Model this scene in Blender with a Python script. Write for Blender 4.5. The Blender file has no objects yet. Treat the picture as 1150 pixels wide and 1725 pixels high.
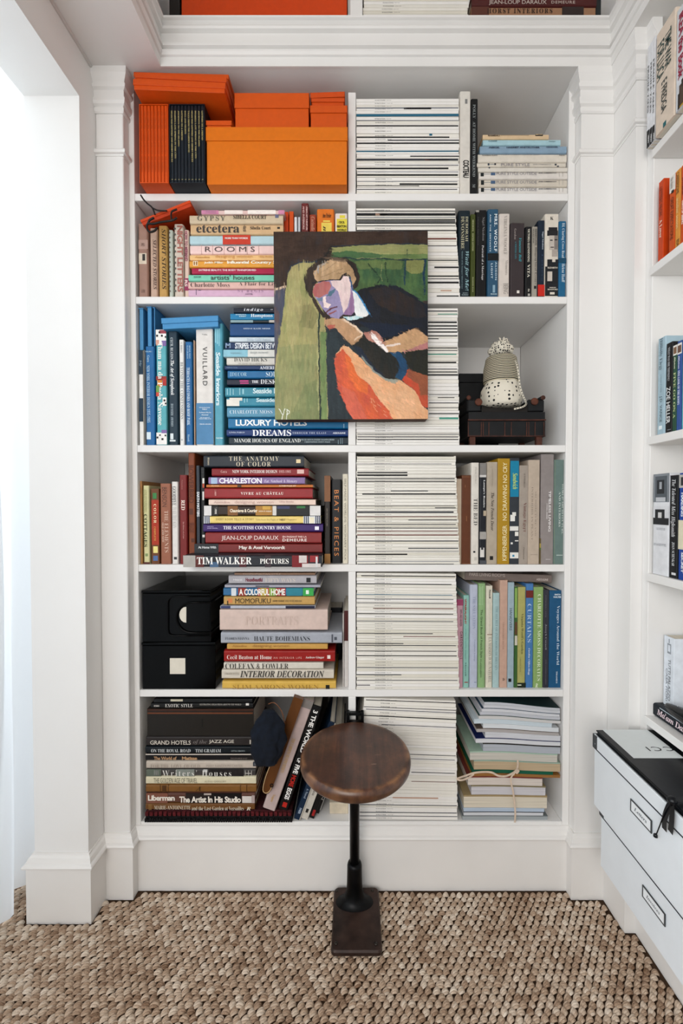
import bpy, math, random
import numpy as np
from mathutils import Vector, Matrix, Euler

random.seed(7)
rng = np.random.default_rng(7)
sc = bpy.context.scene
col = sc.collection

# ------------------------------------------------------------------ camera
FPX, CX, CY = 690.0, 597.0, 862.5
PITCH = math.radians(1.08)
CAMY, CAMZ = -1.1835, 1.123
cam_d = bpy.data.cameras.new('camera')
cam_d.sensor_fit = 'HORIZONTAL'
cam_d.sensor_width = 36.0
cam_d.lens = 36.0 * FPX / 1150.0
cam_d.shift_x = -(CX - 575.0) / 1150.0
cam_d.clip_start = 0.05
cam = bpy.data.objects.new('camera', cam_d)
cam.location = (0, CAMY, CAMZ)
cam.rotation_euler = (math.pi / 2 - PITCH, 0, 0)
col.objects.link(cam)
sc.camera = cam

# ------------------------------------------------------------------ light
sc.view_settings.view_transform = 'Standard'
sc.view_settings.look = 'None'
sc.view_settings.gamma = 1.0
sc.view_settings.use_curve_mapping = False
sc.view_settings.exposure = 0.0
w = bpy.data.worlds.new('daylight')
sc.world = w
w.use_nodes = True
w.node_tree.nodes['Background'].inputs[0].default_value = (0.86, 0.93, 1.0, 1)
w.node_tree.nodes['Background'].inputs[1].default_value = 0.47


def area(name, loc, target, sx, sy, power, color):
    d = bpy.data.lights.new(name, 'AREA')
    d.shape = 'RECTANGLE'
    d.size, d.size_y = sx, sy
    d.energy = power
    d.color = color
    o = bpy.data.objects.new(name, d)
    o.location = loc
    o.rotation_euler = (Vector(target) - Vector(loc)).to_track_quat('-Z', 'Y').to_euler()
    col.objects.link(o)
    return o


# the tall window behind the photographer, the open window on the left and an added lamp behind the sheer curtain that keeps its top white
area('window_light_behind', (-0.75, -2.75, 1.75), (0.1, 0.0, 1.1), 1.5, 1.9, 51, (1.0, 0.965, 0.93))
area('window_light_left', (-3.0, -2.7, 1.75), (0.35, -0.2, 1.0), 1.4, 2.0, 105, (0.86, 0.94, 1.0))
area('curtain_fill_light', (-2.1, -0.35, 2.15), (-0.95, -0.1, 1.7), 1.0, 1.0, 14, (0.88, 0.95, 1.0))


# ------------------------------------------------------------------ picture geometry -> places
def ray(u, v):
    a, b = (u - CX) / FPX, (CY - v) / FPX
    c, s = math.cos(PITCH), math.sin(PITCH)
    return a, c + s * b, -s + c * b


def at_y(u, v, y=0.0):
    a, b, c = ray(u, v)
    t = (y - CAMY) / b
    return a * t, CAMZ + c * t


def at_x(u, v, x):
    a, b, c = ray(u, v)
    t = x / a
    return CAMY + b * t, CAMZ + c * t


def at_z(u, v, z):
    a, b, c = ray(u, v)
    t = (z - CAMZ) / c
    return a * t, CAMY + b * t


# ------------------------------------------------------------------ materials
def lin(h):
    h = h.lstrip('#')
    r = []
    for i in (0, 2, 4):
        c = int(h[i:i + 2], 16) / 255
        r.append(c / 12.92 if c <= 0.04045 else ((c + 0.055) / 1.055) ** 2.4)
    return tuple(r)


MC = {}


def mat(h, rough=0.5, var=0.05, nscale=60, bump=0.0, metal=0.0, coat=0.0, spec=0.3, stretch=None):
    key = (h, rough, var, nscale, bump, metal, coat, spec, stretch)
    if key in MC:
        return MC[key]
    m = bpy.data.materials.new('m_' + h.strip('#'))
    m.use_nodes = True
    nt = m.node_tree
    b = nt.nodes['Principled BSDF']
    c = lin(h)
    lum = max(.2126 * c[0] + .7152 * c[1] + .0722 * c[2], 1e-4)
    c = tuple(min(.93, x * 1.05 * lum ** .14) for x in c)
    b.inputs['Roughness'].default_value = rough
    b.inputs['Metallic'].default_value = metal
    b.inputs['Specular IOR Level'].default_value = spec
    if coat:
        b.inputs['Coat Weight'].default_value = coat
        b.inputs['Coat Roughness'].default_value = 0.15
    b.inputs['Base Color'].default_value = (*c, 1)
    if var or bump:
        tc = nt.nodes.new('ShaderNodeTexCoord')
        mp = nt.nodes.new('ShaderNodeMapping')
        if stretch:
            mp.inputs['Scale'].default_value = stretch
        nz = nt.nodes.new('ShaderNodeTexNoise')
        nz.inputs['Scale'].default_value = nscale
        nz.inputs['Detail'].default_value = 4
        nt.links.new(tc.outputs['Object'], mp.inputs[0])
        nt.links.new(mp.outputs[0], nz.inputs['Vector'])
        if var:
            cr = nt.nodes.new('ShaderNodeValToRGB')
            cr.color_ramp.elements[0].position = 0.3
            cr.color_ramp.elements[1].position = 0.7
            cr.color_ramp.elements[0].color = (*[x * (1 - var * 1.6) for x in c], 1)
            cr.color_ramp.elements[1].color = (*[min(1, x * (1 + var)) for x in c], 1)
            nt.links.new(nz.outputs[0], cr.inputs[0])
            nt.links.new(cr.outputs[0], b.inputs['Base Color'])
        if bump:
            bp = nt.nodes.new('ShaderNodeBump')
            bp.inputs['Strength'].default_value = bump
            bp.inputs['Distance'].default_value = 0.002
            nt.links.new(nz.outputs[0], bp.inputs['Height'])
            nt.links.new(bp.outputs[0], b.inputs['Normal'])
    MC[key] = m
    return m


WHITE = mat('#e9e7e4', 0.42, 0.015, 3, 0.03)
WHITE2 = mat('#e6e4e1', 0.45, 0.02, 5, 0.03)


def pages_mat():
    """paper block: fine leaves drawn as relief and tone across the thickness"""
    if 'pages' in MC:
        return MC['pages']
    m = mat('#ded6c6', 0.85, 0.12, 9, 0.25, stretch=(1, 1, 120))
    MC['pages'] = m
    return m


PAGES = pages_mat()
PAGESV = mat('#d9d1c1', 0.85, 0.12, 9, 0.25, stretch=(120, 1, 1))


# ------------------------------------------------------------------ mesh helpers
class MB:
    def __init__(s):
        s.v, s.f, s.m, s.mats, s.sm = [], [], [], [], []

    def mi(s, m):
        if m not in s.mats:
            s.mats.append(m)
        return s.mats.index(m)

    def add(s, vs, fs, m, smooth=False):
        k = len(s.v)
        s.v += [tuple(p) for p in vs]
        i = s.mi(m)
        for f in fs:
            s.f.append(tuple(k + a for a in f))
            s.m.append(i)
            s.sm.append(smooth)

    def box(s, x0, x1, y0, y1, z0, z1, m, M=None):
        vs = [Vector((x, y, z)) for x in (x0, x1) for y in (y0, y1) for z in (z0, z1)]
        if M:
            vs = [M @ v for v in vs]
        s.add(vs, [(0, 1, 3, 2), (4, 6, 7, 5), (0, 4, 5, 1), (2, 3, 7, 6), (0, 2, 6, 4), (1, 5, 7, 3)], m)

    def rbox(s, x0, x1, y0, y1, z0, z1, r, m, M=None):
        """box with chamfered edges"""
        r = min(r, (x1 - x0) / 2.2, (y1 - y0) / 2.2, (z1 - z0) / 2.2)
        vs, idx = [], {}
        for i, (xa, xb, xs) in enumerate(((x0, x0 + r, 0), (x1, x1 - r, 1))):
            for j, (ya, yb, ys) in enumerate(((y0, y0 + r, 0), (y1, y1 - r, 1))):
                for k, (za, zb, zs) in enumerate(((z0, z0 + r, 0), (z1, z1 - r, 1))):
                    idx[i, j, k, 'x'] = len(vs); vs.append(Vector((xa, yb, zb)))
                    idx[i, j, k, 'y'] = len(vs); vs.append(Vector((xb, ya, zb)))
                    idx[i, j, k, 'z'] = len(vs); vs.append(Vector((xb, yb, za)))
        F = []
        for i in (0, 1):
            F.append([idx[i, a, b, 'x'] for a, b in ((0, 0), (1, 0), (1, 1), (0, 1))])
            F.append([idx[a, i, b, 'y'] for a, b in ((0, 0), (1, 0), (1, 1), (0, 1))])
            F.append([idx[a, b, i, 'z'] for a, b in ((0, 0), (1, 0), (1, 1), (0, 1))])
        for a in (0, 1):
            for b in (0, 1):
                F.append([idx[0, a, b, 'y'], idx[1, a, b, 'y'], idx[1, a, b, 'z'], idx[0, a, b, 'z']])
                F.append([idx[a, 0, b, 'x'], idx[a, 1, b, 'x'], idx[a, 1, b, 'z'], idx[a, 0, b, 'z']])
                F.append([idx[a, b, 0, 'x'], idx[a, b, 1, 'x'], idx[a, b, 1, 'y'], idx[a, b, 0, 'y']])
        for i in (0, 1):
            for j in (0, 1):
                for k in (0, 1):
                    F.append([idx[i, j, k, 'x'], idx[i, j, k, 'y'], idx[i, j, k, 'z']])
        cen = Vector(((x0 + x1) / 2, (y0 + y1) / 2, (z0 + z1) / 2))
        G = []
        for f in F:
            n = (vs[f[1]] - vs[f[0]]).cross(vs[f[2]] - vs[f[0]])
            c = sum((vs[q] for q in f), Vector()) / len(f)
            G.append(f if n.dot(c - cen) > 0 else f[::-1])
        if M:
            vs = [M @ v for v in vs]
        s.add(vs, G, m)

    def prism(s, prof, a0, a1, m, frame, smooth=False):
        """prof: closed list of (p,q); extruded from a0 to a1; frame(a,p,q)->xyz"""
        n = len(prof)
        vs = [frame(a0, p, q) for p, q in prof] + [frame(a1, p, q) for p, q in prof]
        fs = [(i, (i + 1) % n, n + (i + 1) % n, n + i) for i in range(n)]
        fs += [tuple(range(n))[::-1], tuple(range(n, 2 * n))]
        s.add(vs, fs, m, smooth)

    def tube(s, pts, rad, m, n=8, squash=1.0, caps=True):
        pts = [Vector(p) for p in pts]
        if not hasattr(rad, '__len__'):
            rad = [rad] * len(pts)
        vs, fs = [], []
        up = Vector((0, 0, 1))
        prev = None
        for i, p in enumerate(pts):
            t = (pts[min(i + 1, len(pts) - 1)] - pts[max(i - 1, 0)]).normalized()
            if prev is None:
                a = t.cross(up)
                if a.length < 0.1:
                    a = t.cross(Vector((1, 0, 0)))
                a.normalize()
            else:
                a = (prev - t * prev.dot(t)).normalized()
            prev = a
            b = t.cross(a)
            for k in range(n):
                th = 2 * math.pi * k / n
                vs.append(p + a * math.cos(th) * rad[i] + b * math.sin(th) * rad[i] * squash)
        for i in range(len(pts) - 1):
            for k in range(n):
                fs.append((i * n + k, i * n + (k + 1) % n, (i + 1) * n + (k + 1) % n, (i + 1) * n + k))
        if caps:
            fs.append(tuple(range(n))[::-1])
            fs.append(tuple(range((len(pts) - 1) * n, len(pts) * n)))
        s.add(vs, fs, m, True)

    def lathe(s, prof, m, c=(0, 0, 0), n=32, fn=None, smooth=True):
        """prof: list of (r,z) bottom to top"""
        vs, fs = [], []
        for r, z in prof:
            for k in range(n):
                th = 2 * math.pi * k / n
                p = Vector((c[0] + r * math.cos(th), c[1] + r * math.sin(th), c[2] + z))
                vs.append(fn(p, th) if fn else p)
        for i in range(len(prof) - 1):
            for k in range(n):
                fs.append((i * n + k, i * n + (k + 1) % n, (i + 1) * n + (k + 1) % n, (i + 1) * n + k))
        fs.append(tuple(range(n))[::-1])
        fs.append(tuple(range((len(prof) - 1) * n, len(prof) * n)))
        s.add(vs, fs, m, smooth)

    def mesh(s, name, off=None):
        me = bpy.data.meshes.new(name)
        v = s.v if off is None else [(a - off[0], b - off[1], c - off[2]) for a, b, c in s.v]
        me.from_pydata(v, [], s.f)
        for m in s.mats:
            me.materials.append(m)
        me.polygons.foreach_set('material_index', s.m)
        me.polygons.foreach_set('use_smooth', s.sm)
        me.update()
        return me

    def build(s, name, parent=None, off=None):
        o = bpy.data.objects.new(name, s.mesh(name, off))
        col.objects.link(o)
        if parent:
            o.parent = parent
        elif off is not None:
            o.location = off
        return o


def tag(o, label=None, cat=None, group=None, kind=None):
    if label:
        o['label'] = label
    if cat:
        o['category'] = cat
    if group:
        o['group'] = group
    if kind:
        o['kind'] = kind
    return o


def empty(name, loc, label, cat, group=None):
    o = bpy.data.objects.new(name, None)
    o.empty_display_size = 0.02
    o.location = loc
    col.objects.link(o)
    return tag(o, label, cat, group)


def struct(name, mb, parent=None):
    o = mb.build(name, parent)
    if not parent:
        o['kind'] = 'structure'
    return o


# ------------------------------------------------------------------ lettering (made in one batch at the end)
TEXTQ = []


def glyphs(s, st):
    base = {'b': (0x1D400, 0x1D41A, 0x1D7CE), 'i': (0x1D468, 0x1D482, None)}.get(st)
    if not base:
        return s
    r = ''
    for c in s:
        if 'A' <= c <= 'Z':
            c = chr(base[0] + ord(c) - 65)
        elif 'a' <= c <= 'z':
            c = chr(base[1] + ord(c) - 97)
        elif '0' <= c <= '9' and base[2]:
            c = chr(base[2] + ord(c) - 48)
        r += c
    return r


def text(parent, s, st, color, O, R, U, w, h, thin=0.0, name='spine_title', share=None):
    """lettering fitted to w x h, lower left corner O, reading along R, tops of letters toward U (parent space)"""
    TEXTQ.append((parent, s, st, color, Vector(O), Vector(R), Vector(U), w, h, thin, name))


ATLAS = {}


def cu_off(k):
    return k[1] + (.026 if k[0] == 'S' else 0)


def make_atlas(keys):
    """one run of glyphs per letter style, cut up into single letters"""
    objs = {}
    for k, chars in keys.items():
        cu = bpy.data.curves.new('lettering', 'FONT')
        chars = sorted(c for c in chars if c != ' ')
        cu.body = '\n'.join(glyphs(c, k[0]) + '.' for c in chars)
        cu.size = 1
        cu.space_line = 3
        cu.resolution_u = 2
        cu.offset = k[1] + (.026 if k[0] == 'S' else 0)
        o = bpy.data.objects.new('lettering', cu)
        col.objects.link(o)
        objs[k] = (o, chars)
    bpy.context.view_layer.update()
    dg = bpy.context.evaluated_depsgraph_get()
    trash = []
    for k, (o, chars) in objs.items():
        me = bpy.data.meshes.new_from_object(o.evaluated_get(dg), depsgraph=dg)
        n = len(me.vertices)
        a = np.empty(n * 3, np.float32); me.vertices.foreach_get('co', a); a = a.reshape(-1, 3)[:, :2]
        L = np.empty(len(me.loops), np.int32); me.loops.foreach_get('vertex_index', L)
        ls = np.empty(len(me.polygons), np.int32); me.polygons.foreach_get('loop_start', ls)
        lt = np.empty(len(me.polygons), np.int32); me.polygons.foreach_get('loop_total', lt)
        polys = [tuple(L[p:p + q]) for p, q in zip(ls, lt)]
        first = a[ls * 0 + L[ls]][:, 1]
        ymax = a[:, 1].max()
        # line pitch from the lowest dot to the highest
        N = len(chars)
        line = np.rint((0.3 - a[:, 1]) / 3.0).astype(int)
        pl = line[L[ls]]
        for i, c in enumerate(chars):
            vi = np.nonzero(line == i)[0]
            if len(vi) == 0:
                continue
            mx = a[vi, 0].max()
            # the trailing dot is the island that reaches farthest right
            vr = int(vi[np.argmax(a[vi, 0])])
            mine = [polys[p] for p in np.nonzero(pl == i)[0]]
            grp, grew = {vr}, True
            while grew:
                grew = False
                for t in mine:
                    if any(v in grp for v in t) and not all(v in grp for v in t):
                        grp.update(t); grew = True
            dot = np.array(sorted(grp))
            adv = a[dot, 0].min()
            ds = set(dot.tolist())
            keep = [v for v in vi.tolist() if v not in ds]
            mp = {v: j for j, v in enumerate(keep)}
            fs = [tuple(mp[v] for v in polys[p]) for p in np.nonzero(pl == i)[0] if all(v in mp for v in polys[p])]
            vv = a[keep].copy()
            vv[:, 1] += 3.0 * i
            ATLAS[k + (c,)] = (vv, fs, adv - DOTL)
        trash += [o, o.data, me]
    bpy.data.batch_remove(trash)


DOTW, DOTL = 0.11, 0.07


def compose(s, st, thin):
    k = (st[0].replace('s', 'i'), thin)
    x = 0.0
    V, F, n = [], [], 0
    sp = 0.16 if 'w' in st[1:] else 0.0
    for c in s:
        if c == ' ':
            x += .28 + sp
            continue
        g = ATLAS.get(k + (c,))
        if g is None:
            continue
        v, f, adv = g
        V.append(v + np.array([[x, 0]], np.float32))
        F += [tuple(i + n for i in t) for t in f]
        n += len(v)
        x += adv + sp
    if not V:
        return None
    V = np.concatenate(V)
    lo, hi = V.min(0), V.max(0)
    return (V - lo) / np.maximum(hi - lo, 1e-6), F


def qthin(t):
    return -.013 if t < -.004 else (.006 if t > 0 else 0.0)


def flush_text():
    cache = {}
    for (parent, s, st, color, O, R, U, w_, h_, thin, name) in TEXTQ:
        kk = (s, st, qthin(thin))
        if kk not in cache:
            cache[kk] = compose(*kk)
        if cache[kk] is None:
            continue
        b, F = cache[kk]
        co = np.array(O)[None] + b[:, :1] * np.array(R)[None] * w_ + b[:, 1:2] * np.array(U)[None] * h_
        m2 = bpy.data.meshes.new(name)
        m2.from_pydata(co.tolist(), [], F)
        m2.materials.append(mat(color, 0.5, 0))
        t = bpy.data.objects.new(name, m2)
        col.objects.link(t)
        t.parent = parent


# ------------------------------------------------------------------ books
class Face:
    """front of a shelf: R to the viewer's right, N out of the shelf toward the viewer"""

    def __init__(s, R, N):
        s.R, s.U, s.N = Vector(R), Vector((0, 0, 1)), Vector(N)

    def p(s, a, d, b):
        return s.R * a - s.N * d + s.U * b


MAIN = Face((1, 0, 0), (0, -1, 0))
SIDE = Face((0, -1, 0), (-1, 0, 0))
NUM = ['topmost', 'second', 'third', 'fourth', 'fifth', 'sixth', 'seventh', 'eighth', 'ninth', 'tenth', 'eleventh',
       'twelfth', 'thirteenth', 'fourteenth', 'fifteenth', 'sixteenth', 'seventeenth', 'eighteenth', 'nineteenth', 'twentieth']
NUM += ['twenty-' + x for x in ('first second third fourth fifth sixth seventh eighth ninth'.split())] + ['thirtieth']
NUM += ['thirty-' + x for x in ('first second third fourth fifth sixth seventh eighth ninth'.split())] + ['fortieth']
NUM += ['forty-' + x for x in ('first second third fourth fifth sixth seventh eighth ninth'.split())]


def book(face, a0, b0, a1, b1, d0, depth, color, orient, label, group=None, T=(), B=(), rnd=0.3, hard=True, tilt=0.0,
         name='book', rough=0.45, pg=True, cat='book', base=None, bulge=None):
    """a0..a1 across, b0..b1 up, on the shelf face; d0 = how far the spine sits behind the shelf front"""
    W, H = a1 - a0, b1 - b0
    base = base if base is not None else ((a0 + a1) / 2, b0)
    org = face.p(base[0], d0 + depth / 2, base[1])
    root = empty(name, org, label, cat, group)
    if tilt:
        root.rotation_euler = Matrix.Rotation(tilt, 3, face.N * -1).to_euler()
    bm_ = [((a0 + a1) / 2, b0)][0]

    def P(a, d, b):  # local coordinates
        return face.p(a - base[0], d - (d0 + depth / 2), b - base[1])

    th, ln = (H, W) if orient == 'h' else (W, H)
    c = 0.0022 if hard else 0.0006
    c = min(c, th * 0.2)
    ins = 0.003 if hard else 0.0004
    r = min(th * rnd, 0.008)
    g = 0.0003
    cm = mat(color, rough)

    def fr(l, t, d):
        if orient == 'h':
            return P(a0 + l, d0 + d, b0 + t)
        return P(a0 + t, d0 + d, b0 + l)
    prof = [(g, depth), (g, r)]
    K = 3
    for k in range(1, K + 1):
        an = math.pi / 2 * k / (K + 1)
        prof.append((g + r * (1 - math.cos(an)) * 0.6, r * (1 - math.sin(an))))
    prof.append((g + r * 0.6, 0))
    prof2 = [(th - t, d) for t, d in reversed(prof)]
    outer = prof + prof2
    inner = [(th - g - c, depth), (th - g - c, r + c), (g + c, r + c), (g + c, depth)]
    mb = MB()
    mb.prism(outer + inner, g, ln - g, cm, fr)
    mb.build('cover', root)
    if pg:
        mb = MB()
        pr = [(g + c + .0001, r + c), (th - g - c - .0001, r + c), (th - g - c - .0001, depth - ins), (g + c + .0001, depth - ins)]
        mb.prism(pr, g + ins, ln - g - ins, PAGES if orient == 'h' else PAGESV, fr)
        mb.build('pages', root)
    for i, q in enumerate(B):
        cc, x0, y0, x1, y1 = q[:5]
        e = -0.0004 - 0.00012 * i
        mb = MB()
        eps = 0.0002
        mb.prism([(x0, y0), (x1, y0), (x1, y1), (x0, y1)], e, e + 0.0012, mat(cc, rough), lambda a, p, q_: P(p, d0 + a, q_))
        mb.build('spine_panel', root)
    for q in T:
        s, st, cc, x0, y0, x1, y1 = q[:7]
        e = d0 - 0.0012
        thin = q[7] if len(q) > 7 else 0.0
        if 'h' in st[1:] or (orient == 'h' and 'v' not in st[1:]):
            text(root, s, st, cc, P(x0, e, y0), face.R, face.U, x1 - x0, y1 - y0, thin)
        elif 'u' in st[1:]:
            text(root, s, st, cc, P(x1, e, y0), face.U, -face.R, y1 - y0, x1 - x0, thin)
        else:
            text(root, s, st, cc, P(x0, e, y1), -face.U, face.R, y1 - y0, x1 - x0, thin)
    return root


CROPS = {'A1': (210, 100, 2.949), 'A2': (590, 100, 3.026), 'A3': (800, 205, 7.1875), 'B1': (220, 325, 4.423),
         'B2': (470, 325, 3.71), 'B3': (760, 335, 5.61), 'C1': (220, 505, 4.423), 'C2': (370, 505, 5.0),
         'C3': (590, 505, 6.053), 'C4': (760, 505, 5.476), 'D1': (225, 755, 5.897), 'D2': (300, 755, 3.833),
         'D3': (590, 755, 5.75), 'D4': (760, 755, 5.61), 'E1': (225, 955, 3.067), 'E2': (590, 955, 6.053),
         'E3': (760, 955, 5.61), 'F1': (225, 1165, 4.894), 'F2': (410, 1165, 5.75), 'F3': (590, 1165, 5.75),
         'F4': (755, 1165, 5.61), 'PX': (0, 0, 1.0), 'T1': (590, 0, 2.614)}


def cpx(crop, x, y):
    o = CROPS[crop]
    return o[0] + x / o[2], o[1] + y / o[2]


BOARD = [2.0085, 1.7175, 1.2935, 0.9480, 0.5820, 0.1925]   # tops of the shelf boards
BTH = 0.0203
XL, XR, DV0, DV1 = -0.6265, 0.6085, -0.0180, 0.0035
DEPTH = 0.33


def row(crop, items, place, group, orient, board=None, d0=0.004, depth=0.22, name='book', cat='book', ordinal=True):
    """items: (x0,y0,x1,y1,color,look,T,B,opts) in measured coordinates on the shelf face plane"""
    out = []
    n = len(items)
    for k, it in enumerate(items):
        x0, y0, x1, y1, c, look = it[:6]
        T = it[6] if len(it) > 6 else []
        B = it[7] if len(it) > 7 else []
        o = dict(it[8]) if len(it) > 8 else {}
        dd = o.pop('d0', d0)
        dp = o.pop('depth', depth)
        cr = o.pop('crop', crop)

        def q(x, y):
            u, v = cpx(cr, x, y)
            return at_y(u, v, dd)
        a0, b1 = q(x0, y0)
        a1, b0 = q(x1, y1)
        if board is not None and orient == 'v':
            b0 = board + 0.0003
        if board is not None and orient == 'h' and k == n - 1:
            b0 = board + 0.0003
        if board is not None:
            b0 = max(b0, board + 0.0003)
        a0 = max(a0, XL + .0006)
        a1 = min(a1, XR - .0006)
        if a0 < DV0:
            a1 = min(a1, DV0 - .0006)
        TT = []
        for t in T:
            p0, p1 = list(q(t[3], t[6])), list(q(t[5], t[4]))
            for ax, lo_, hi_ in ((0, a0 + .0006, a1 - .0006), (1, b0 + .0006, b1 - .0006)):
                p0[ax], p1[ax] = max(p0[ax], lo_), min(p1[ax], hi_)
                if p1[ax] - p0[ax] < .0005:
                    p0[ax], p1[ax] = (lo_ + hi_) / 2 - .0008, (lo_ + hi_) / 2 + .0008
            TT.append((t[0], t[1], t[2], p0[0], p0[1], p1[0], p1[1]) + tuple(t[7:]))
        BB = []
        for t in B:
            p0, p1 = q(t[1], t[4]), q(t[3], t[2])
            BB.append((t[0], max(p0[0], a0 + .0003), max(p0[1], b0 + .0003), min(p1[0], a1 - .0003), min(p1[1], b1 - .0003)))
        if orient == 'h':
            lab = f"{look}, {NUM[k]} {'in' if k == 0 else 'from top,'} {place}"
        else:
            lab = f"{look}, {'leftmost' if k == 0 else NUM[k] + ' from left'}, {place}"
        if not ordinal:
            lab = look
        out.append(book(MAIN, a0, b0, a1, b1, dd, dp, c, orient, lab, group, TT, BB, name=o.pop('name', name), cat=o.pop('cat', cat), **o))
    return out

# ================================================================== THE ROOM
ZS = 2.3144        # soffit level
HP = -0.046        # plane of the header over the bookcase
mb = MB(); mb.box(-3.2, 2.2, -3.6, 0.5, -0.05, -0.003, mat('#5c4431', 0.95, 0.2, 90, 0.6))
struct('floor', mb)
mb = MB(); mb.box(-3.2, 1.3, 0.345, 0.42, -0.05, 2.95, WHITE)
struct('wall_back', mb)
mb = MB(); mb.box(1.12, 1.2, -3.6, 0.345, -0.05, 2.95, WHITE)
struct('wall_right', mb)
mb = MB()
mb.box(-0.863, -0.718, -0.095, 0.345, 0, 2.188, WHITE)
mb.box(-0.863, -0.718, -3.6, 0.345, 2.188, 2.95, WHITE)
mb.box(-0.863, -0.718, -3.6, -2.9, 0, 2.188, WHITE)
struct('wall_left', mb)
mb = MB(); mb.box(-0.87, 1.2, -3.6, 0.42, 2.95, 3.0, WHITE)
mb.box(-3.2, -0.863, -3.6, 0.42, 2.75, 2.8, WHITE)
struct('ceiling', mb)
# dropped soffits on three sides of the raised middle, and the header over the bookcase
mb = MB()
mb.box(-0.718, -0.5282, -3.6, HP, ZS, 2.43, WHITE2)
struct('ceiling_soffit_left', mb)
mb = MB()
mb.box(0.698, 1.12, -3.6, HP, ZS, 2.43, WHITE2)
struct('ceiling_soffit_right', mb)
mb = MB()
mb.box(-0.718, 1.12, HP, 0.33, ZS, 2.40, WHITE2)
struct('ceiling_header', mb)
# thin bead where the soffit meets the left wall
mb = MB(); mb.tube([(-0.716, -3.5, ZS - 0.001), (-0.716, -0.044, ZS - 0.001)], 0.005, WHITE2, 6)
struct('trim_1', mb)


def sweep(path, prof, segs, m, close=True):
    """profile (off, z) swept along plan path; outward = right of travel; mitred corners"""
    n = len(path)
    P = [Vector(p) for p in path]
    nor = []
    for i in range(n - 1):
        d = (P[i + 1] - P[i]).normalized()
        nor.append(Vector((d.y, -d.x)))
    mb = MB()
    rings = []
    for i in range(n):
        a = nor[max(i - 1, 0)]
        b = nor[min(i, n - 2)]
        mm = (a + b)
        mm = mm / max(mm.dot(a), 1e-6) if mm.length > 1e-6 else a
        rings.append([(P[i].x + mm.x * o, P[i].y + mm.y * o, z) for o, z in prof])
    k = len(prof)
    for i in segs:
        vs = rings[i] + rings[i + 1]
        fs = [(j, k + j, k + (j + 1) % k, (j + 1) % k) for j in range(k if close else k - 1)]
        fs += [tuple(range(k)), tuple(range(2 * k - 1, k - 1, -1))]
        mb.add(vs, fs, m)
    return mb


basep = [(-.004, 0), (.014, 0), (.014, .1475), (.0165, .149), (.0205, .1525), (.0215, .157), (.019, .161), (.0135, .1635),
         (.0125, .168), (.010, .175), (.005, .1795), (.004, .184), (-.004, .184)]
bpath = [(-.863, .2), (-.863, -.095), (-.718, -.095), (-.718, -.028), (-.642, -.028), (-.642, -.0005), (.628, -.0005),
         (.628, -.028), (.7195, -.028), (.7195, -.118), (.7489, -.118), (.7489, -1.7)]
BASEW = mat('#e9e6e2', 0.4, 0.015, 8, 0.05)
struct('baseboard_left', sweep(bpath, basep, [0, 1, 2, 3, 4], BASEW))
struct('baseboard_back', sweep(bpath, basep, [5], BASEW))
struct('baseboard_right', sweep(bpath, basep, [6, 7, 8, 9, 10], BASEW))
capp = [(-.004, 2.2036), (.003, 2.2036), (.006, 2.207), (.006, 2.216), (.003, 2.218), (.003, 2.221), (.009, 2.225), (.0115, 2.232), (.0115, 2.240),
        (.0075, 2.242), (.0075, 2.262), (.014, 2.266), (.015, 2.274), (.0105, 2.2765), (.0115, 2.283), (.017, 2.292), (.0205, 2.298), (.0205, ZS), (-.004, ZS)]
neckp = [(-.003, 2.0885), (.002, 2.0885), (.003, 2.092), (.0085, 2.0935), (.011, 2.0985), (.0085, 2.1035), (-.003, 2.104)]
lp = [(-.7179, -.028), (-.642, -.028), (-.642, 0.0)]
rp = [(.628, 0.0), (.628, -.028), (.7195, -.028), (.7195, -.118), (.7489, -.118), (.7489, -.16)]
struct('trim_2', sweep(lp, capp, [0, 1], WHITE))
struct('trim_3', sweep(lp, neckp, [0, 1], WHITE))
struct('trim_4', sweep(rp, capp, [0, 1, 2, 3, 4], WHITE))
struct('trim_5', sweep(rp, neckp, [0, 1, 2, 3, 4], WHITE))
frp = [(-.004, ZS - .0006), (.0012, ZS - .0006), (.0012, 2.338), (.006, 2.3395), (.0095, 2.345), (.010, 2.350), (.0045, 2.352), (.0045, 2.355), (.0125, 2.3575), (.0125, 2.365),
       (.002, 2.368), (.002, 2.4005), (.0115, 2.403), (.0135, 2.4075), (.0115, 2.412), (.0055, 2.4135), (.0065, 2.418), (.0125, 2.423),
       (.0175, 2.425), (.0175, 2.4307), (-.004, 2.4307)]
fpath = [(-.5282, -3.5), (-.5282, HP), (.698, HP), (.698, -3.5)]
struct('trim_6', sweep(fpath, frp, [0], WHITE2))
struct('trim_7', sweep(fpath, frp, [1], WHITE2))
struct('trim_8', sweep(fpath, frp, [2], WHITE2))

# ================================================================== BOOKCASES
bc = empty('bookcase', (0, 0.16, 0), 'tall white built-in bookcase facing the viewer behind the stool', 'bookcase')


def part(name, x0, x1, y0, y1, z0, z1, root=bc, m=WHITE, r=0.0012):
    mb = MB(); mb.rbox(x0, x1, y0, y1, z0, z1, r, m)
    o = mb.build(name, root)
    o.location = -root.location
    return o


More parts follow.
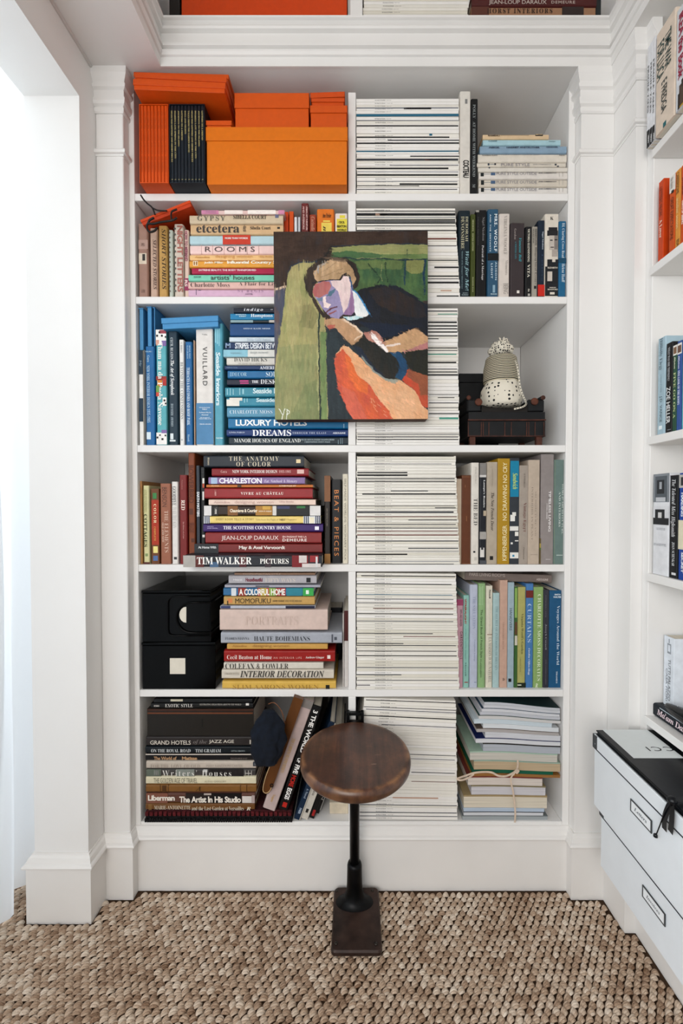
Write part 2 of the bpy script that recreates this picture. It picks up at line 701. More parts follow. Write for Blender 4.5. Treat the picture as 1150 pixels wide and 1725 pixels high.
part('side_panel', -0.642, XL, 0.0, DEPTH, 0.17, ZS - .0005)
part('side_panel', XR, 0.6275, 0.0, DEPTH, 0.17, ZS - .0005)
part('back_panel', XL, XR, DEPTH, DEPTH + 0.012, 0.17, ZS - .0005)
for k, zt in enumerate(BOARD):
    part('shelf_board', XL + .0004, XR - .0004, 0.0002, DEPTH, zt - BTH, zt)
    top = 2.292 if k == 0 else BOARD[k - 1] - BTH
    part('divider', DV0, DV1, 0.0004, DEPTH, zt + .0002, top - .0002)
part('pilaster', -0.7178, -0.642, -0.028, 0.33, 0.0, ZS - .0005, r=.002)
part('pilaster', 0.628, 0.7195, -0.028, 0.33, 0.0, ZS - .0005, r=.0003)
part('base_panel', -0.642, 0.628, 0.0, 0.02, 0.0, BOARD[5] - BTH, r=.0005)

rb = empty('bookcase', (0.93, -0.8, 0), 'white built-in bookcase along the right wall beside the storage boxes', 'bookcase')
part('pilaster', 0.7196, 1.10, -0.118, -0.0276, 0.0, ZS - .0005, rb, r=.0003)
part('side_panel', 0.7489, 1.10, -0.142, -0.1185, 0.17, ZS - .0005, rb)
part('side_panel', 0.7489, 1.10, -1.62, -1.60, 0.17, ZS - .0005, rb)
part('back_panel', 1.08, 1.10, -1.6, -.142, 0.17, ZS - .0005, rb)
part('base_panel', 0.7489, 0.76, -1.6, -.1185, 0.0, BOARD[5] - BTH, rb, r=.0005)
for zt in BOARD:
    part('shelf_board', 0.7427, 1.08, -1.6, -.1422, zt - BTH, zt, rb)

# the shelves above the cornice, in the raised middle of the ceiling
ub = empty('bookcase', (0.08, 0.16, 2.40), 'white upper shelf above the cornice, holding books near the ceiling', 'bookcase')
UZ = 2.425
part('shelf_board', -0.56, 0.72, -0.03, DEPTH, UZ - .02, UZ, ub)
part('side_panel', -0.60, -0.56, -0.03, DEPTH, UZ - .02, 2.945, ub)
part('side_panel', 0.72, 0.76, -0.03, DEPTH, UZ - .02, 2.945, ub)
part('divider', -0.012, 0.022, -0.03, DEPTH, UZ, 2.945, ub)
part('back_panel', -0.56, 0.72, DEPTH, DEPTH + .012, UZ, 2.945, ub)

# ================================================================== CARPET (thick plaited sisal)
def carpet():
    """every knot is three bowed strands of a plait, laid in staggered rows"""
    PXS, PYS = 0.0192, 0.0128
    xs = (-1.25, 1.10)
    ys = (-0.80, 0.30)
    knots = []
    r = 0
    y = ys[0]
    while y < ys[1]:
        x = xs[0] + ((r % 2) * .5 + r * .045) % 1.0 * PXS
        while x < xs[1]:
            if not (x > (.727 if y < -.139 else .698) or (-.892 < x < -.702 and -0.113 < y) or (y > -.0195 and x > -.9) or (y > -.0455 and (x > .607 or -.9 < x < -.622))):
                knots.append((x + random.uniform(-.0012, .0012), y + random.uniform(-.0008, .0008)))
            x += PXS
        y += PYS
        r += 1
    K = np.array(knots)
    n = len(K)
    # one knot: 3 strands, each a 5x4 arched patch
    base_v, base_f, base_s = [], [], []
    for s in range(3):
        k0 = len(base_v)
        off = (s - 1) * 0.0040
        for i in range(7):
            t = i / 6.0
            X = (t - 0.5) * 0.0203
            for j in range(5):
                an = math.pi * j / 4.0
                Y = off * 1.1 * (.5 + .5 * math.sin(math.pi * t) ** .6) + (t - 0.5) * 0.0072 + math.cos(an) * 0.0031 * (0.5 + 0.5 * math.sin(math.pi * t) ** .6)
                Z = math.sin(an) * 0.0030 * (0.45 + .55 * math.sin(math.pi * t) ** .6) + 0.0078 * math.sin(math.pi * t) ** 0.55 + (0.0012 if s == 1 else 0)
                base_v.append((X, Y, Z))
        for i in range(6):
            for j in range(4):
                a = k0 + i * 5 + j
                base_f.append((a, a + 5, a + 6, a + 1))
                base_s.append(s)
    BV = np.array(base_v)
    BF = np.array(base_f)
    nv, nf = len(BV), len(BF)
    ang = rng.normal(0, .16, n)
    scl = rng.uniform(.93, 1.08, n)
    ca, sa = np.cos(ang) * scl, np.sin(ang) * scl
    X = K[:, 0:1] + BV[None, :, 0] * ca[:, None] - BV[None, :, 1] * sa[:, None]
    Y = K[:, 1:2] + BV[None, :, 0] * sa[:, None] + BV[None, :, 1] * ca[:, None]
    Z = BV[None, :, 2] * rng.uniform(.8, 1.15, n)[:, None] - 0.0035 + np.zeros_like(X)
    V = np.stack([X, Y, Z], -1).reshape(-1, 3)
    F = (BF[None] + (np.arange(n) * nv)[:, None, None]).reshape(-1, 4)
    me = bpy.data.meshes.new('carpet')
    me.vertices.add(len(V)); me.vertices.foreach_set('co', V.astype(np.float32).ravel())
    me.loops.add(F.size); me.loops.foreach_set('vertex_index', F.astype(np.int32).ravel())
    me.polygons.add(len(F))
    me.polygons.foreach_set('loop_start', np.arange(0, F.size, 4, dtype=np.int32))
    me.polygons.foreach_set('loop_total', np.full(len(F), 4, np.int32))
    me.polygons.foreach_set('use_smooth', np.ones(len(F), bool))
    at = me.attributes.new('tone', 'FLOAT', 'FACE')
    tn = np.repeat(rng.uniform(0, 1, n), nf) * .6 + np.repeat(rng.uniform(0, 1, n * 3), nf // 3) * .4
    at.data.foreach_set('value', tn.astype(np.float32))
    me.update(calc_edges=True)
    m = bpy.data.materials.new('m_sisal')
    m.use_nodes = True
    nt = m.node_tree
    b = nt.nodes['Principled BSDF']
    b.inputs['Roughness'].default_value = 0.8
    b.inputs['Specular IOR Level'].default_value = 0.25
    a = nt.nodes.new('ShaderNodeAttribute'); a.attribute_name = 'tone'
    tc = nt.nodes.new('ShaderNodeTexCoord')
    mp = nt.nodes.new('ShaderNodeMapping'); mp.inputs['Scale'].default_value = (220, 2600, 900)
    mp.inputs['Rotation'].default_value = (0, 0, math.radians(-15))
    nz = nt.nodes.new('ShaderNodeTexNoise'); nz.inputs['Scale'].default_value = 1.0; nz.inputs['Detail'].default_value = 3
    n2 = nt.nodes.new('ShaderNodeTexNoise'); n2.inputs['Scale'].default_value = 5; n2.inputs['Detail'].default_value = 2
    nt.links.new(tc.outputs['Object'], mp.inputs[0]); nt.links.new(mp.outputs[0], nz.inputs['Vector'])
    nt.links.new(tc.outputs['Object'], n2.inputs['Vector'])
    mx = nt.nodes.new('ShaderNodeMath'); mx.operation = 'MULTIPLY_ADD'; mx.inputs[1].default_value = .55
    nt.links.new(nz.outputs[0], mx.inputs[0]); 
    m3 = nt.nodes.new('ShaderNodeMath'); m3.operation = 'MULTIPLY'; m3.inputs[1].default_value = .35
    nt.links.new(a.outputs['Fac'], m3.inputs[0]); nt.links.new(m3.outputs[0], mx.inputs[2])
    m4 = nt.nodes.new('ShaderNodeMath'); m4.operation = 'MULTIPLY_ADD'; m4.inputs[1].default_value = .35
    nt.links.new(n2.outputs[0], m4.inputs[0]); nt.links.new(mx.outputs[0], m4.inputs[2])
    cr = nt.nodes.new('ShaderNodeValToRGB')
    e = cr.color_ramp.elements
    e[0].position = .38; e[0].color = (*lin('#6a4a32'), 1)
    e[1].position = .86; e[1].color = (*lin('#e9dccb'), 1)
    q = e.new(.6); q.color = (*lin('#b89e86'), 1)
    nt.links.new(m4.outputs[0], cr.inputs[0]); nt.links.new(cr.outputs[0], b.inputs['Base Color'])
    bp = nt.nodes.new('ShaderNodeBump'); bp.inputs['Strength'].default_value = .5; bp.inputs['Distance'].default_value = .001
    nt.links.new(nz.outputs[0], bp.inputs['Height']); nt.links.new(bp.outputs[0], b.inputs['Normal'])
    me.materials.append(m)
    o = bpy.data.objects.new('carpet', me)
    col.objects.link(o)
    tag(o, 'chunky plaited brown sisal carpet covering the floor', 'carpet', kind='stuff')


carpet()

# ================================================================== CURTAIN
def curtain():
    m = bpy.data.materials.new('m_sheer')
    m.use_nodes = True
    nt = m.node_tree
    out = nt.nodes['Material Output']
    nt.nodes.remove(nt.nodes['Principled BSDF'])
    df = nt.nodes.new('ShaderNodeBsdfDiffuse'); df.inputs[0].default_value = (.9, .92, .94, 1)
    tl = nt.nodes.new('ShaderNodeBsdfTranslucent'); tl.inputs[0].default_value = (.9, .93, .96, 1)
    mx = nt.nodes.new('ShaderNodeMixShader'); mx.inputs[0].default_value = .55
    nt.links.new(df.outputs[0], mx.inputs[1]); nt.links.new(tl.outputs[0], mx.inputs[2]); nt.links.new(mx.outputs[0], out.inputs[0])
    NY, NZ = 150, 60
    vs, fs = [], []
    for j in range(NZ + 1):
        t = j / NZ
        z = 2.62 - t * 2.604
        for i in range(NY + 1):
            s = i / NY
            y = 0.30 - s * 1.75
            amp = 0.012 + 0.020 * t
            bil = 0.012 * max(0, t - .62) / .38
            x = -0.947 + amp * math.sin(y * 46 + 1.2 * math.sin(t * 3)) + 0.5 * amp * math.sin(y * 83 + 2 * t)
            x += bil * math.sin((y + .45) * 5.2 + t * 2.5)
            yy = y + 0.03 * math.sin(z * 2.2 + y * 3) * t
            vs.append((x, yy, z + (0.006 * math.sin(y * 20) if j == NZ else 0)))
    for j in range(NZ):
        for i in range(NY):
            a = j * (NY + 1) + i
            fs.append((a, a + 1, a + NY + 2, a + NY + 1))
    mb = MB(); mb.add(vs, fs, m, True)
    o = mb.build('curtain')
    tag(o, 'white sheer floor-length curtain hanging behind the left column', 'curtain')
    mb = MB(); mb.tube([(-1.0, .3, 2.63), (-1.0, -1.5, 2.63)], .012, mat('#d8d6d2', .35), 12)
    tag(mb.build('curtain_rod'), 'pale curtain rod above the sheer white curtain', 'curtain rod')


curtain()

# ================================================================== TOP SHELF, LEFT: orange boxes and slipcases
OR, OR2, NAVY = '#de520a', '#ef6f0a', '#16202c'


def flatbox(crop, x0, y0, x1, y1, ysplit, color, label, d0, depth, group=None, tilt=0.0, up=0.0, name='storage_box', cat='box',
            tray=None, board=None, rough=0.5, dlid=0.0024):
    """a lidded box: the lid's skirt overlaps the tray; the split shows as a line"""
    u0, v0 = cpx(crop, x0, y0); u1, v1 = cpx(crop, x1, y1)
    a0, b1 = at_y(u0, v0, d0); a1, b0 = at_y(u1, v1, d0)
    if board is not None:
        b0 = board + .0004
    a0 = max(a0, XL + .0008); a1 = min(a1, XR - .0008)
    if crop[0] in 'ABCDEF' and a0 < DV0 < a1 and a1 < 0.03:
        a1 = DV0 - .0008
    us, vs_ = cpx(crop, x0, ysplit)
    bs = at_y(us, vs_, d0)[1]
    c = ((a0 + a1) / 2, d0 + depth / 2, b0)
    root = empty(name, c, label, cat, group)
    if tilt:
        root.rotation_euler = (0, tilt, 0)
    hw = (a1 - a0) / 2
    hd = depth / 2
    m = mat(color, rough, .03, 90, .05)
    mt = mat(tray or color, rough, .03, 90, .05)
    if bs < b1 - .001:
        mb = MB(); mb.rbox(-hw + dlid, hw - dlid, -hd + dlid, hd - dlid, 0, b1 - b0 - .0015, .0006, mt)
        mb.build('tray', root)
    mb = MB()
    lo = max(0.0, bs - b0)
    t = .0016
    M_ = m
    mb.rbox(-hw, hw, -hd, hd, b1 - b0 - .0014, b1 - b0, .0006, M_)
    mb.rbox(-hw, hw, -hd, -hd + t, lo, b1 - b0 - .0012, .0005, M_)
    mb.rbox(-hw, hw, hd - t, hd, lo, b1 - b0 - .0012, .0005, M_)
    mb.rbox(-hw, -hw + t, -hd, hd, lo, b1 - b0 - .0012, .0005, M_)
    mb.rbox(hw - t, hw, -hd, hd, lo, b1 - b0 - .0012, .0005, M_)
    mb.build('lid', root)
    return root


def slipcase(crop, x0, y0, x1, y1, color, n, xs0, xs1, ys0, ys1, bc_, label, notelab, d0, txt=None, shade=0.6):
    a0, b1 = at_y(*cpx(crop, x0, y0), d0)
    a1, b0 = at_y(*cpx(crop, x1, y1), d0)
    b0 = BOARD[0] + .0004
    a0 = max(a0, XL + .0008)
    D = .235
    root = empty('slipcase', ((a0 + a1) / 2, d0 + D / 2, b0), label, 'slipcase')
    hw = (a1 - a0) / 2 - .0004
    hh = b1 - b0
    m = mat(color, .5, .03, 90, .05)
    t = .0018
    mb = MB()
    mb.box(-hw, -hw + t, -D / 2, D / 2, 0, hh, m); mb.box(hw - t, hw, -D / 2, D / 2, 0, hh, m)
    mb.box(-hw + t, hw - t, -D / 2, D / 2, 0, t, m); mb.box(-hw + t, hw - t, -D / 2, D / 2, hh - t, hh, m)
    mb.box(-hw + t, hw - t, D / 2 - t, D / 2, t, hh - t, m)
    mb.build('case', root)
    A0, A1 = a0 + t + .0008, a1 - t - .0008
    w_ = (A1 - A0) / n
    rs = random.Random(n)
    for k in range(n):
        tt = []
        if txt:
            L = txt[k % len(txt)]
            top = b1 - .018
            tt = [(L, 'b', '#c9b878', A0 + k * w_ + w_ * .3, top - .0042 * len(L), A0 + k * w_ + w_ * .72, top),
                  ('1', 'b', '#c9b878', A0 + k * w_ + w_ * .3, b0 + .008, A0 + k * w_ + w_ * .72, b0 + .011)]
        else:
            L = 'carnet de notes ' * 2
            tt = [(L.strip(), 'x', '#a33c08', A0 + k * w_ + w_ * .35, b0 + .03, A0 + k * w_ + w_ * .62, b1 - .02)]
        lab = f"{notelab}, {'leftmost' if k == 0 else NUM[k] + ' from left'} in its slipcase"
        book(MAIN, A0 + k * w_, b0 + t + .0004, A0 + (k + 1) * w_, b1 - t - .0012, d0 + .001, D - .012, bc_, 'v', lab,
             None, tt, rnd=.38, hard=False, name='notebook', cat='notebook')
    return root


slipcase('A1', 70, 222, 218.5, 612, '#e0520c', 8, 78, 215, 230, 612, '#dc500a',
         'orange cardboard slipcase packed with thin orange notebooks, top shelf', 'thin orange notebook', -.037)
slipcase('A1', 219.5, 222, 400, 612, NAVY, 10, 228, 395, 230, 612, '#18232f',
         'navy slipcase holding gilt-lettered volumes, beside the large orange box', 'slim navy volume with gilt lettering', -.037,
         txt=['SELECTED LETTERS AND SHORT PIECES', 'DIARIES LATE SPRING IN THE CITY', 'JOURNEYS TO THE ISLANDS', 'LETTERS TO A FRIEND',
              'DAYS AND NIGHTS', 'TALES FROM THE GARDEN HOUSE'])
# placed on the shelf and on one another
flatbox('A1', 401, 335, 1109, 622, 403, '#e6760a', 'largest orange lidded box, on the top shelf by the divider', -.034, .30, board=BOARD[0])
flatbox('A1', 402, 303, 532, 333.5, 326, '#de550a', 'small flat orange box lying on the largest orange box', -.034, .12)
flatbox('A1', 543, 166, 917, 333.5, 241, '#df580a', 'medium orange box on top of the largest orange box', -.03, .26)
flatbox('A1', 919, 228, 1106, 333.5, 264, '#dd560a', 'small orange box beside the divider, under two flatter ones', -.03, .2)
flatbox('A1', 925, 192, 1092, 226.5, 210, '#dc500a', 'thin flat orange box, middle of three by the divider', -.03, .17)
flatbox('A1', 921, 162, 1094, 191, 188, '#dc500a', 'topmost thin orange box of three by the divider', -.03, .17, tilt=math.radians(-2))
zt_ = at_y(300, cpx('A1', 0, 222)[1], -.037)[1]


def lidbox(x0, x1, zb, hgt, d0, depth, yaw, label, tilt, c='#de520a'):
    a0 = at_y(x0, 160, d0)[0]; a1 = at_y(x1, 160, d0)[0]
    root = empty('storage_box', ((a0 + a1) / 2, d0 + depth / 2, zb), label, 'box')
    root.rotation_euler = (0, tilt, yaw)
    hw, hd = (a1 - a0) / 2, depth / 2
    m = mat(c, .5, .03, 90, .05)
    mb = MB(); mb.rbox(-hw + .002, hw - .002, -hd + .002, hd - .002, 0, hgt * .9, .0008, m); mb.build('tray', root)
    mb = MB(); mb.rbox(-hw, hw, -hd, hd, hgt * .42, hgt, .0008, m); mb.build('lid', root)


lidbox(223.5, 379, zt_ + .0062, .0255, -.068, .235, 0, 'flat orange box across the slipcases, bottom of three', math.radians(2.4))
lidbox(227, 380, zt_ + .0345, .0235, -.058, .225, .012, 'flat orange box across the slipcases, middle of three', math.radians(2.4))
lidbox(225, 386, zt_ + .0605, .020, -.040, .205, -.015, 'flat orange box across the slipcases, topmost of three', math.radians(2.4), '#d9540c')

# ------------------------------------------------------------------ magazines
MAGM = [mat('#ece8df', .45, .02, 40), mat('#e6e2d8', .45, .02, 40), mat('#eeebe6', .4, .02, 40), mat('#e0dbcd', .5, .02, 40)]
MT0 = 0.0085
MAGL, MAGD = 0.300, 0.222


def mag_mesh(mi, k):
    mb = MB()
    L, T, D = MAGL, MT0, MAGD
    g = .0002
    prof = [(g, D), (g, .0004), (g + .0004, 0), (T - g - .0004, 0), (T - g, .0004), (T - g, D), (T - g - .0004, D), (T - g - .0004, .0012), (g + .0004, .0012), (g + .0004, D)]
    mb.prism(prof, -L / 2, L / 2, mi, lambda l, t, d: (l, d - D / 2, t))
    me = mb.mesh('magazine')
    mb = MB()
    mb.box(-L / 2 + .0002, L / 2 - .0002, -D / 2 + .0013, D / 2 - .0005, g + .0005, T - g - .0005, PAGES)
    return me, mb.mesh('pages')


MAGS = [mag_mesh(m, i) for i, m in enumerate(MAGM)]
MAGTXT = []


def magstack(n, v0, v1, leftf, rightf, board, shelfname, strips, seed, d0=.002, tiltf=None, L=None, tone=(0, 1, 2, 0, 2), stopz=None, xoff=0):
    """n magazines lying flat; strips: list of (v, u0, u1, color, thickness_px)"""
    rs = random.Random(seed)
    _, ztop = at_y(685, v0, d0)
    tot = ztop - board
    wts = [rs.uniform(.75, 1.3) for _ in range(n)]
    S = sum(wts)
    z = board + .0004
    used = set()
    for k in range(n):
        t = tot * wts[k] / S
        f = (z + t / 2 - board) / tot          # 0 at bottom
        v = v1 + (v0 - v1) * f
        uc = (leftf(f) + rightf(f)) / 2 + rs.uniform(-.7, .7)
        wd = (rightf(f) - leftf(f))
        a0 = at_y(uc - wd / 2, v, d0)[0]; a1 = at_y(uc + wd / 2, v, d0)[0]
        mesh, pg = MAGS[tone[rs.randrange(len(tone))] % 4]
        own = []
        zv0 = z; zv1 = z + t
        for q in strips:
            zz = at_y(685, q[0], d0)[1]
            if zv0 <= zz < zv1:
                own.append(q)
        if own:
            nm = {'#14171a': 'black', '#2a6f8c': 'blue', '#4fa08c': 'green', '#7a3f33': 'brown', '#8d9096': 'grey', '#c7a28c': 'tan',
                  '#3d4048': 'dark grey', '#1c3f5a': 'navy'}[own[0][3]]
            idx = n - k
            lab = f"white-spined magazine with {nm} line, {NUM[idx - 1]}{'' if idx == 1 else ' from top'}, {shelfname}"
            grp = shelfname
        else:
            lab = f"plain white-spined magazine in the {shelfname}"
            grp = f"plain magazines, {shelfname}"
        o = bpy.data.objects.new('magazine', mesh)
        col.objects.link(o)
        yo = d0 + MAGD / 2 + rs.uniform(0, .0015)
        o.location = ((a0 + a1) / 2, yo, z)
        o.scale = ((a1 - a0) / MAGL, 1, (t - .00015) / MT0)
        tl = tiltf(f) if tiltf else 0
        o.rotation_euler = (0, tl, rs.uniform(-.003, .003))
        tag(o, lab, 'magazine', grp)
        p = bpy.data.objects.new('pages', pg)
        col.objects.link(p); p.parent = o
        MAGTXT.append(o)
        for q in own:
            x0, z0 = at_y(q[1], q[0], d0); x1, _ = at_y(q[2], q[0], d0)
            th = q[4] * 1.3 / 583.0
            mb = MB()
            sx = 1.0 / o.scale[0]; szz = 1.0 / o.scale[2]
            cx_ = o.location[0]
            zl = min(max((z0 - z) * szz, .0002 + th * szz / 2), MT0 - .0002 - th * szz / 2)
            la, lb = max((x0 - cx_) * sx, -MAGL / 2 + .0003), min((x1 - cx_) * sx, MAGL / 2 - .0003)
            mb.box(la, lb, -MAGD / 2 - .0003, -MAGD / 2 + .0004, max(zl - th * szz / 2, .0001), min(zl + th * szz / 2, MT0 - .0001), mat(q[3], .5, 0))
            mb.build('cover_edge', o)
        z += t


def S_(crop, *ls):
    r = []
    for x0, x1, y, c, th in ls:
        u0, v = cpx(crop, x0, y); u1, _ = cpx(crop, x1, y)
        r.append((v, u0, u1, c, th))
    return r


K_, BL_, GN_, BR_, GR_, TN_, DG_, NV_ = '#14171a', '#2a6f8c', '#4fa08c', '#7a3f33', '#8d9096', '#c7a28c', '#3d4048', '#1c3f5a'
CROPS['M1'] = (590, 150, 6.053); CROPS['M2'] = (590, 340, 6.053)
magstack(29, 166, 325.3, lambda f: 600.3, lambda f: 773, BOARD[0], 'top shelf magazine stack',
         S_('M1', (60, 1100, 192, GR_, 1.6), (545, 825, 197, K_, 2), (60, 1110, 275, BL_, 3), (60, 1110, 320, GR_, .9), (60, 1100, 374, K_, 1.5),
            (805, 835, 462, BL_, 2.5), (60, 1010, 490, K_, 1.4), (380, 1110, 520, DG_, 1), (60, 1110, 548, K_, 1.8), (60, 1110, 634, BL_, 1.6),
            (610, 1110, 683, K_, 1.3), (60, 1100, 718, DG_, 2.6), (760, 1000, 722, BR_, 1.2), (400, 1100, 776, DG_, .8), (60, 1000, 808, K_, 2), (60, 1100, 843, GR_, .9),
            (60, 1095, 876, K_, 1.9), (60, 1090, 940, GR_, .9), (500, 1090, 968, K_, 2), (60, 700, 986, K_, .9), (60, 1090, 1020, DG_, 1)), 1)
magstack(26, 351, 498.6, lambda f: 600.4, lambda f: 774.5 - 8 * f + 7 * (f > .9) * 0, BOARD[1], 'second shelf magazine stack',
         S_('M2', (50, 1070, 95, K_, 1.1), (50, 1070, 132, K_, 3), (255, 380, 128, TN_, 3), (50, 1070, 158, GR_, 1), (50, 1070, 184, K_, 1.6), (50, 1070, 200, DG_, 1.2),
            (50, 1070, 215, K_, 1.7), (50, 1070, 245, K_, .9), (50, 1080, 288, K_, 1), (780, 1080, 376, BR_, 2), (780, 1080, 447, DG_, .7),
            (780, 1095, 593, K_, 1.2), (855, 1105, 666, K_, 2), (785, 1105, 755, K_, 1.4), (785, 1100, 782, DG_, .8), (785, 1105, 822, K_, 2),
            (920, 1030, 905, TN_, 1.6), (880, 1105, 960, K_, 1.3)), 2)
CROPS['M3'] = (590, 505, 6.053)
magstack(41, 519, 749.6, lambda f: 600.0, lambda f: 773.5 - 3 * f, BOARD[2], 'third shelf magazine stack',
         S_('M3', (790, 1090, 113, K_, 1.3), (890, 1090, 146, GN_, 1), (790, 1085, 228, K_, 2), (790, 1090, 266, K_, 1.7), (790, 1090, 292, K_, 1.4),
            (790, 1090, 325, K_, 1.4), (790, 1090, 368, K_, 1.2), (790, 900, 396, K_, 1), (790, 1090, 490, K_, 1.3), (790, 1090, 518, DG_, .8),
            (790, 1080, 553, GN_, 1.3), (790, 1080, 638, K_, 1.8), (790, 1090, 705, DG_, .9), (790, 1090, 735, K_, 1.3), (790, 1100, 765, K_, 1.8),
            (800, 1100, 968, DG_, .7), (890, 1060, 997, K_, 1), (800, 1100, 1050, DG_, .9), (800, 1100, 1102, DG_, .7), (800, 1110, 1160, K_, 1.2),
            (905, 1100, 1200, GN_, 2.4), (70, 1110, 1370, DG_, .9), (70, 1100, 1398, DG_, 1.1), (70, 1100, 1425, K_, 1)), 3)
magstack(39, 768, 951.4, lambda f: 600.5, lambda f: 774 - 7 * f, BOARD[3], 'fourth shelf magazine stack',
         S_('D3', (65, 1000, 75, K_, .8), (60, 980, 153, DG_, .7), (65, 550, 236, K_, 1.6), (65, 553, 262, K_, 2), (70, 1010, 295, K_, 1.1), (65, 1010, 322, K_, 1.2), (390, 750, 412, DG_, 1),
            (115, 1020, 444, K_, 1.5), (60, 1010, 560, DG_, .6), (820, 1020, 578, K_, 1), (65, 1000, 619, DG_, 2), (65, 1030, 660, BR_, .8), (560, 1030, 692, DG_, .9), (70, 1020, 738, DG_, 1),
            (75, 1040, 773, DG_, .9), (65, 1040, 802, BR_, .9), (65, 1040, 842, BR_, 1.2), (75, 1045, 900, DG_, 1), (560, 1045, 970, DG_, 1.2), (70, 1050, 1000, DG_, .7),
            (70, 550, 1028, K_, 1.6), (60, 1050, 1095, GR_, .8), (70, 1000, 1122, DG_, .7)), 4, tone=(0, 3, 1, 0, 1))
magstack(43, 966, 1162.3, lambda f: 600.5, lambda f: 773.5 - 6 * f, BOARD[4], 'fifth shelf magazine stack',
         S_('E2', (110, 1070, 92, K_, 1), (60, 1030, 178, K_, 1), (60, 1040, 285, BL_, .8), (60, 1050, 330, DG_, .8), (60, 1050, 370, DG_, .8), (230, 1050, 425, BR_, 1),
            (60, 1050, 480, K_, 1), (60, 1050, 555, DG_, .8), (60, 840, 680, DG_, 1), (540, 1070, 712, BR_, .9), (60, 540, 782, DG_, .9), (60, 1075, 802, DG_, .8), (60, 1080, 860, K_, .9),
            (60, 1085, 908, K_, 1), (60, 1095, 1028, DG_, .9), (60, 520, 1100, DG_, .9), (60, 1090, 1160, DG_, .8), (60, 200, 1205, K_, 1)), 5, tone=(3, 1, 0, 3, 2, 1), tiltf=lambda f: .011 * f)


def tl6(f):
    return .006 + .040 * min(1, f / .75) * (1 if f < .85 else 1 - (f - .85) * 2)


magstack(40, 1178.5, 1384.0, lambda f: 603 + (11 * max(0, f - .6) / .4), lambda f: 770.5 - 3 * f + (4 if .75 < f else 0) * 0, BOARD[5] + .0028, 'bottom shelf magazine stack',
         S_('F3', (150, 1060, 95, K_, 1), (120, 1045, 165, DG_, .8), (150, 1030, 190, DG_, .8), (130, 1050, 255, K_, 1.2), (300, 1030, 330, DG_, .8), (560, 1020, 610, DG_, .8),
            (580, 1010, 650, DG_, .7), (590, 1010, 780, DG_, .7), (590, 1020, 870, BR_, .7), (410, 850, 1030, '#c7a28c', 1.8), (90, 1030, 1100, DG_, .9), (90, 1030, 1175, DG_, .9), (90, 1035, 1210, DG_, .8)), 6, tiltf=tl6)
# upper shelf stack by the ceiling
def magup():
    rs = random.Random(9)
    z = UZ + .0004
    k = 0
    while z < 2.60:
        t = rs.uniform(.007, .0105)
        mesh, pg = MAGS[k % 4]
        o = bpy.data.objects.new('magazine', mesh); col.objects.link(o)
        a0, _ = at_y(612, 20, -.02); a1, _ = at_y(788, 20, -.02)
        o.location = ((a0 + a1) / 2 + rs.uniform(-.002, .002), -.02 + MAGD / 2, z)
        o.scale = ((a1 - a0) / MAGL, 1, (t - .0002) / MT0)
        tag(o, 'plain white-spined magazine in the stack above the cornice', 'magazine', 'magazines above the cornice')
        p = bpy.data.objects.new('pages', pg); col.objects.link(p); p.parent = o
        MAGTXT.append(o)
        z += t; k += 1


magup()


def magtitles():
    """the journal's name on each magazine spine, one mesh shared by all"""
    ms = []
    for i, s in enumerate(('THE WORLD OF INTERIORS', 'MARCH 2004', 'AUGUST 2009')):
        b, F = compose(s, 'b' if i == 0 else 'x', 0.0)
        x0, wd = ((-.096, .031), (-.062, .014), (-.061, .017))[i]
        h = .0024 if i == 0 else .0019
        c = np.stack([x0 + b[:, 0] * wd, np.full(len(b), -MAGD / 2 - .0002), MT0 / 2 - h / 2 + b[:, 1] * h], -1)
        me = bpy.data.meshes.new('spine_title'); me.from_pydata(c.tolist(), [], F)
        me.materials.append(mat('#4b4a48' if i == 0 else '#77746f', .5, 0))
        ms.append(me)
    for k, o in enumerate(MAGTXT):
        for me in (ms[0], ms[1 + k % 2]):
            t = bpy.data.objects.new('spine_title', me); col.objects.link(t); t.parent = o


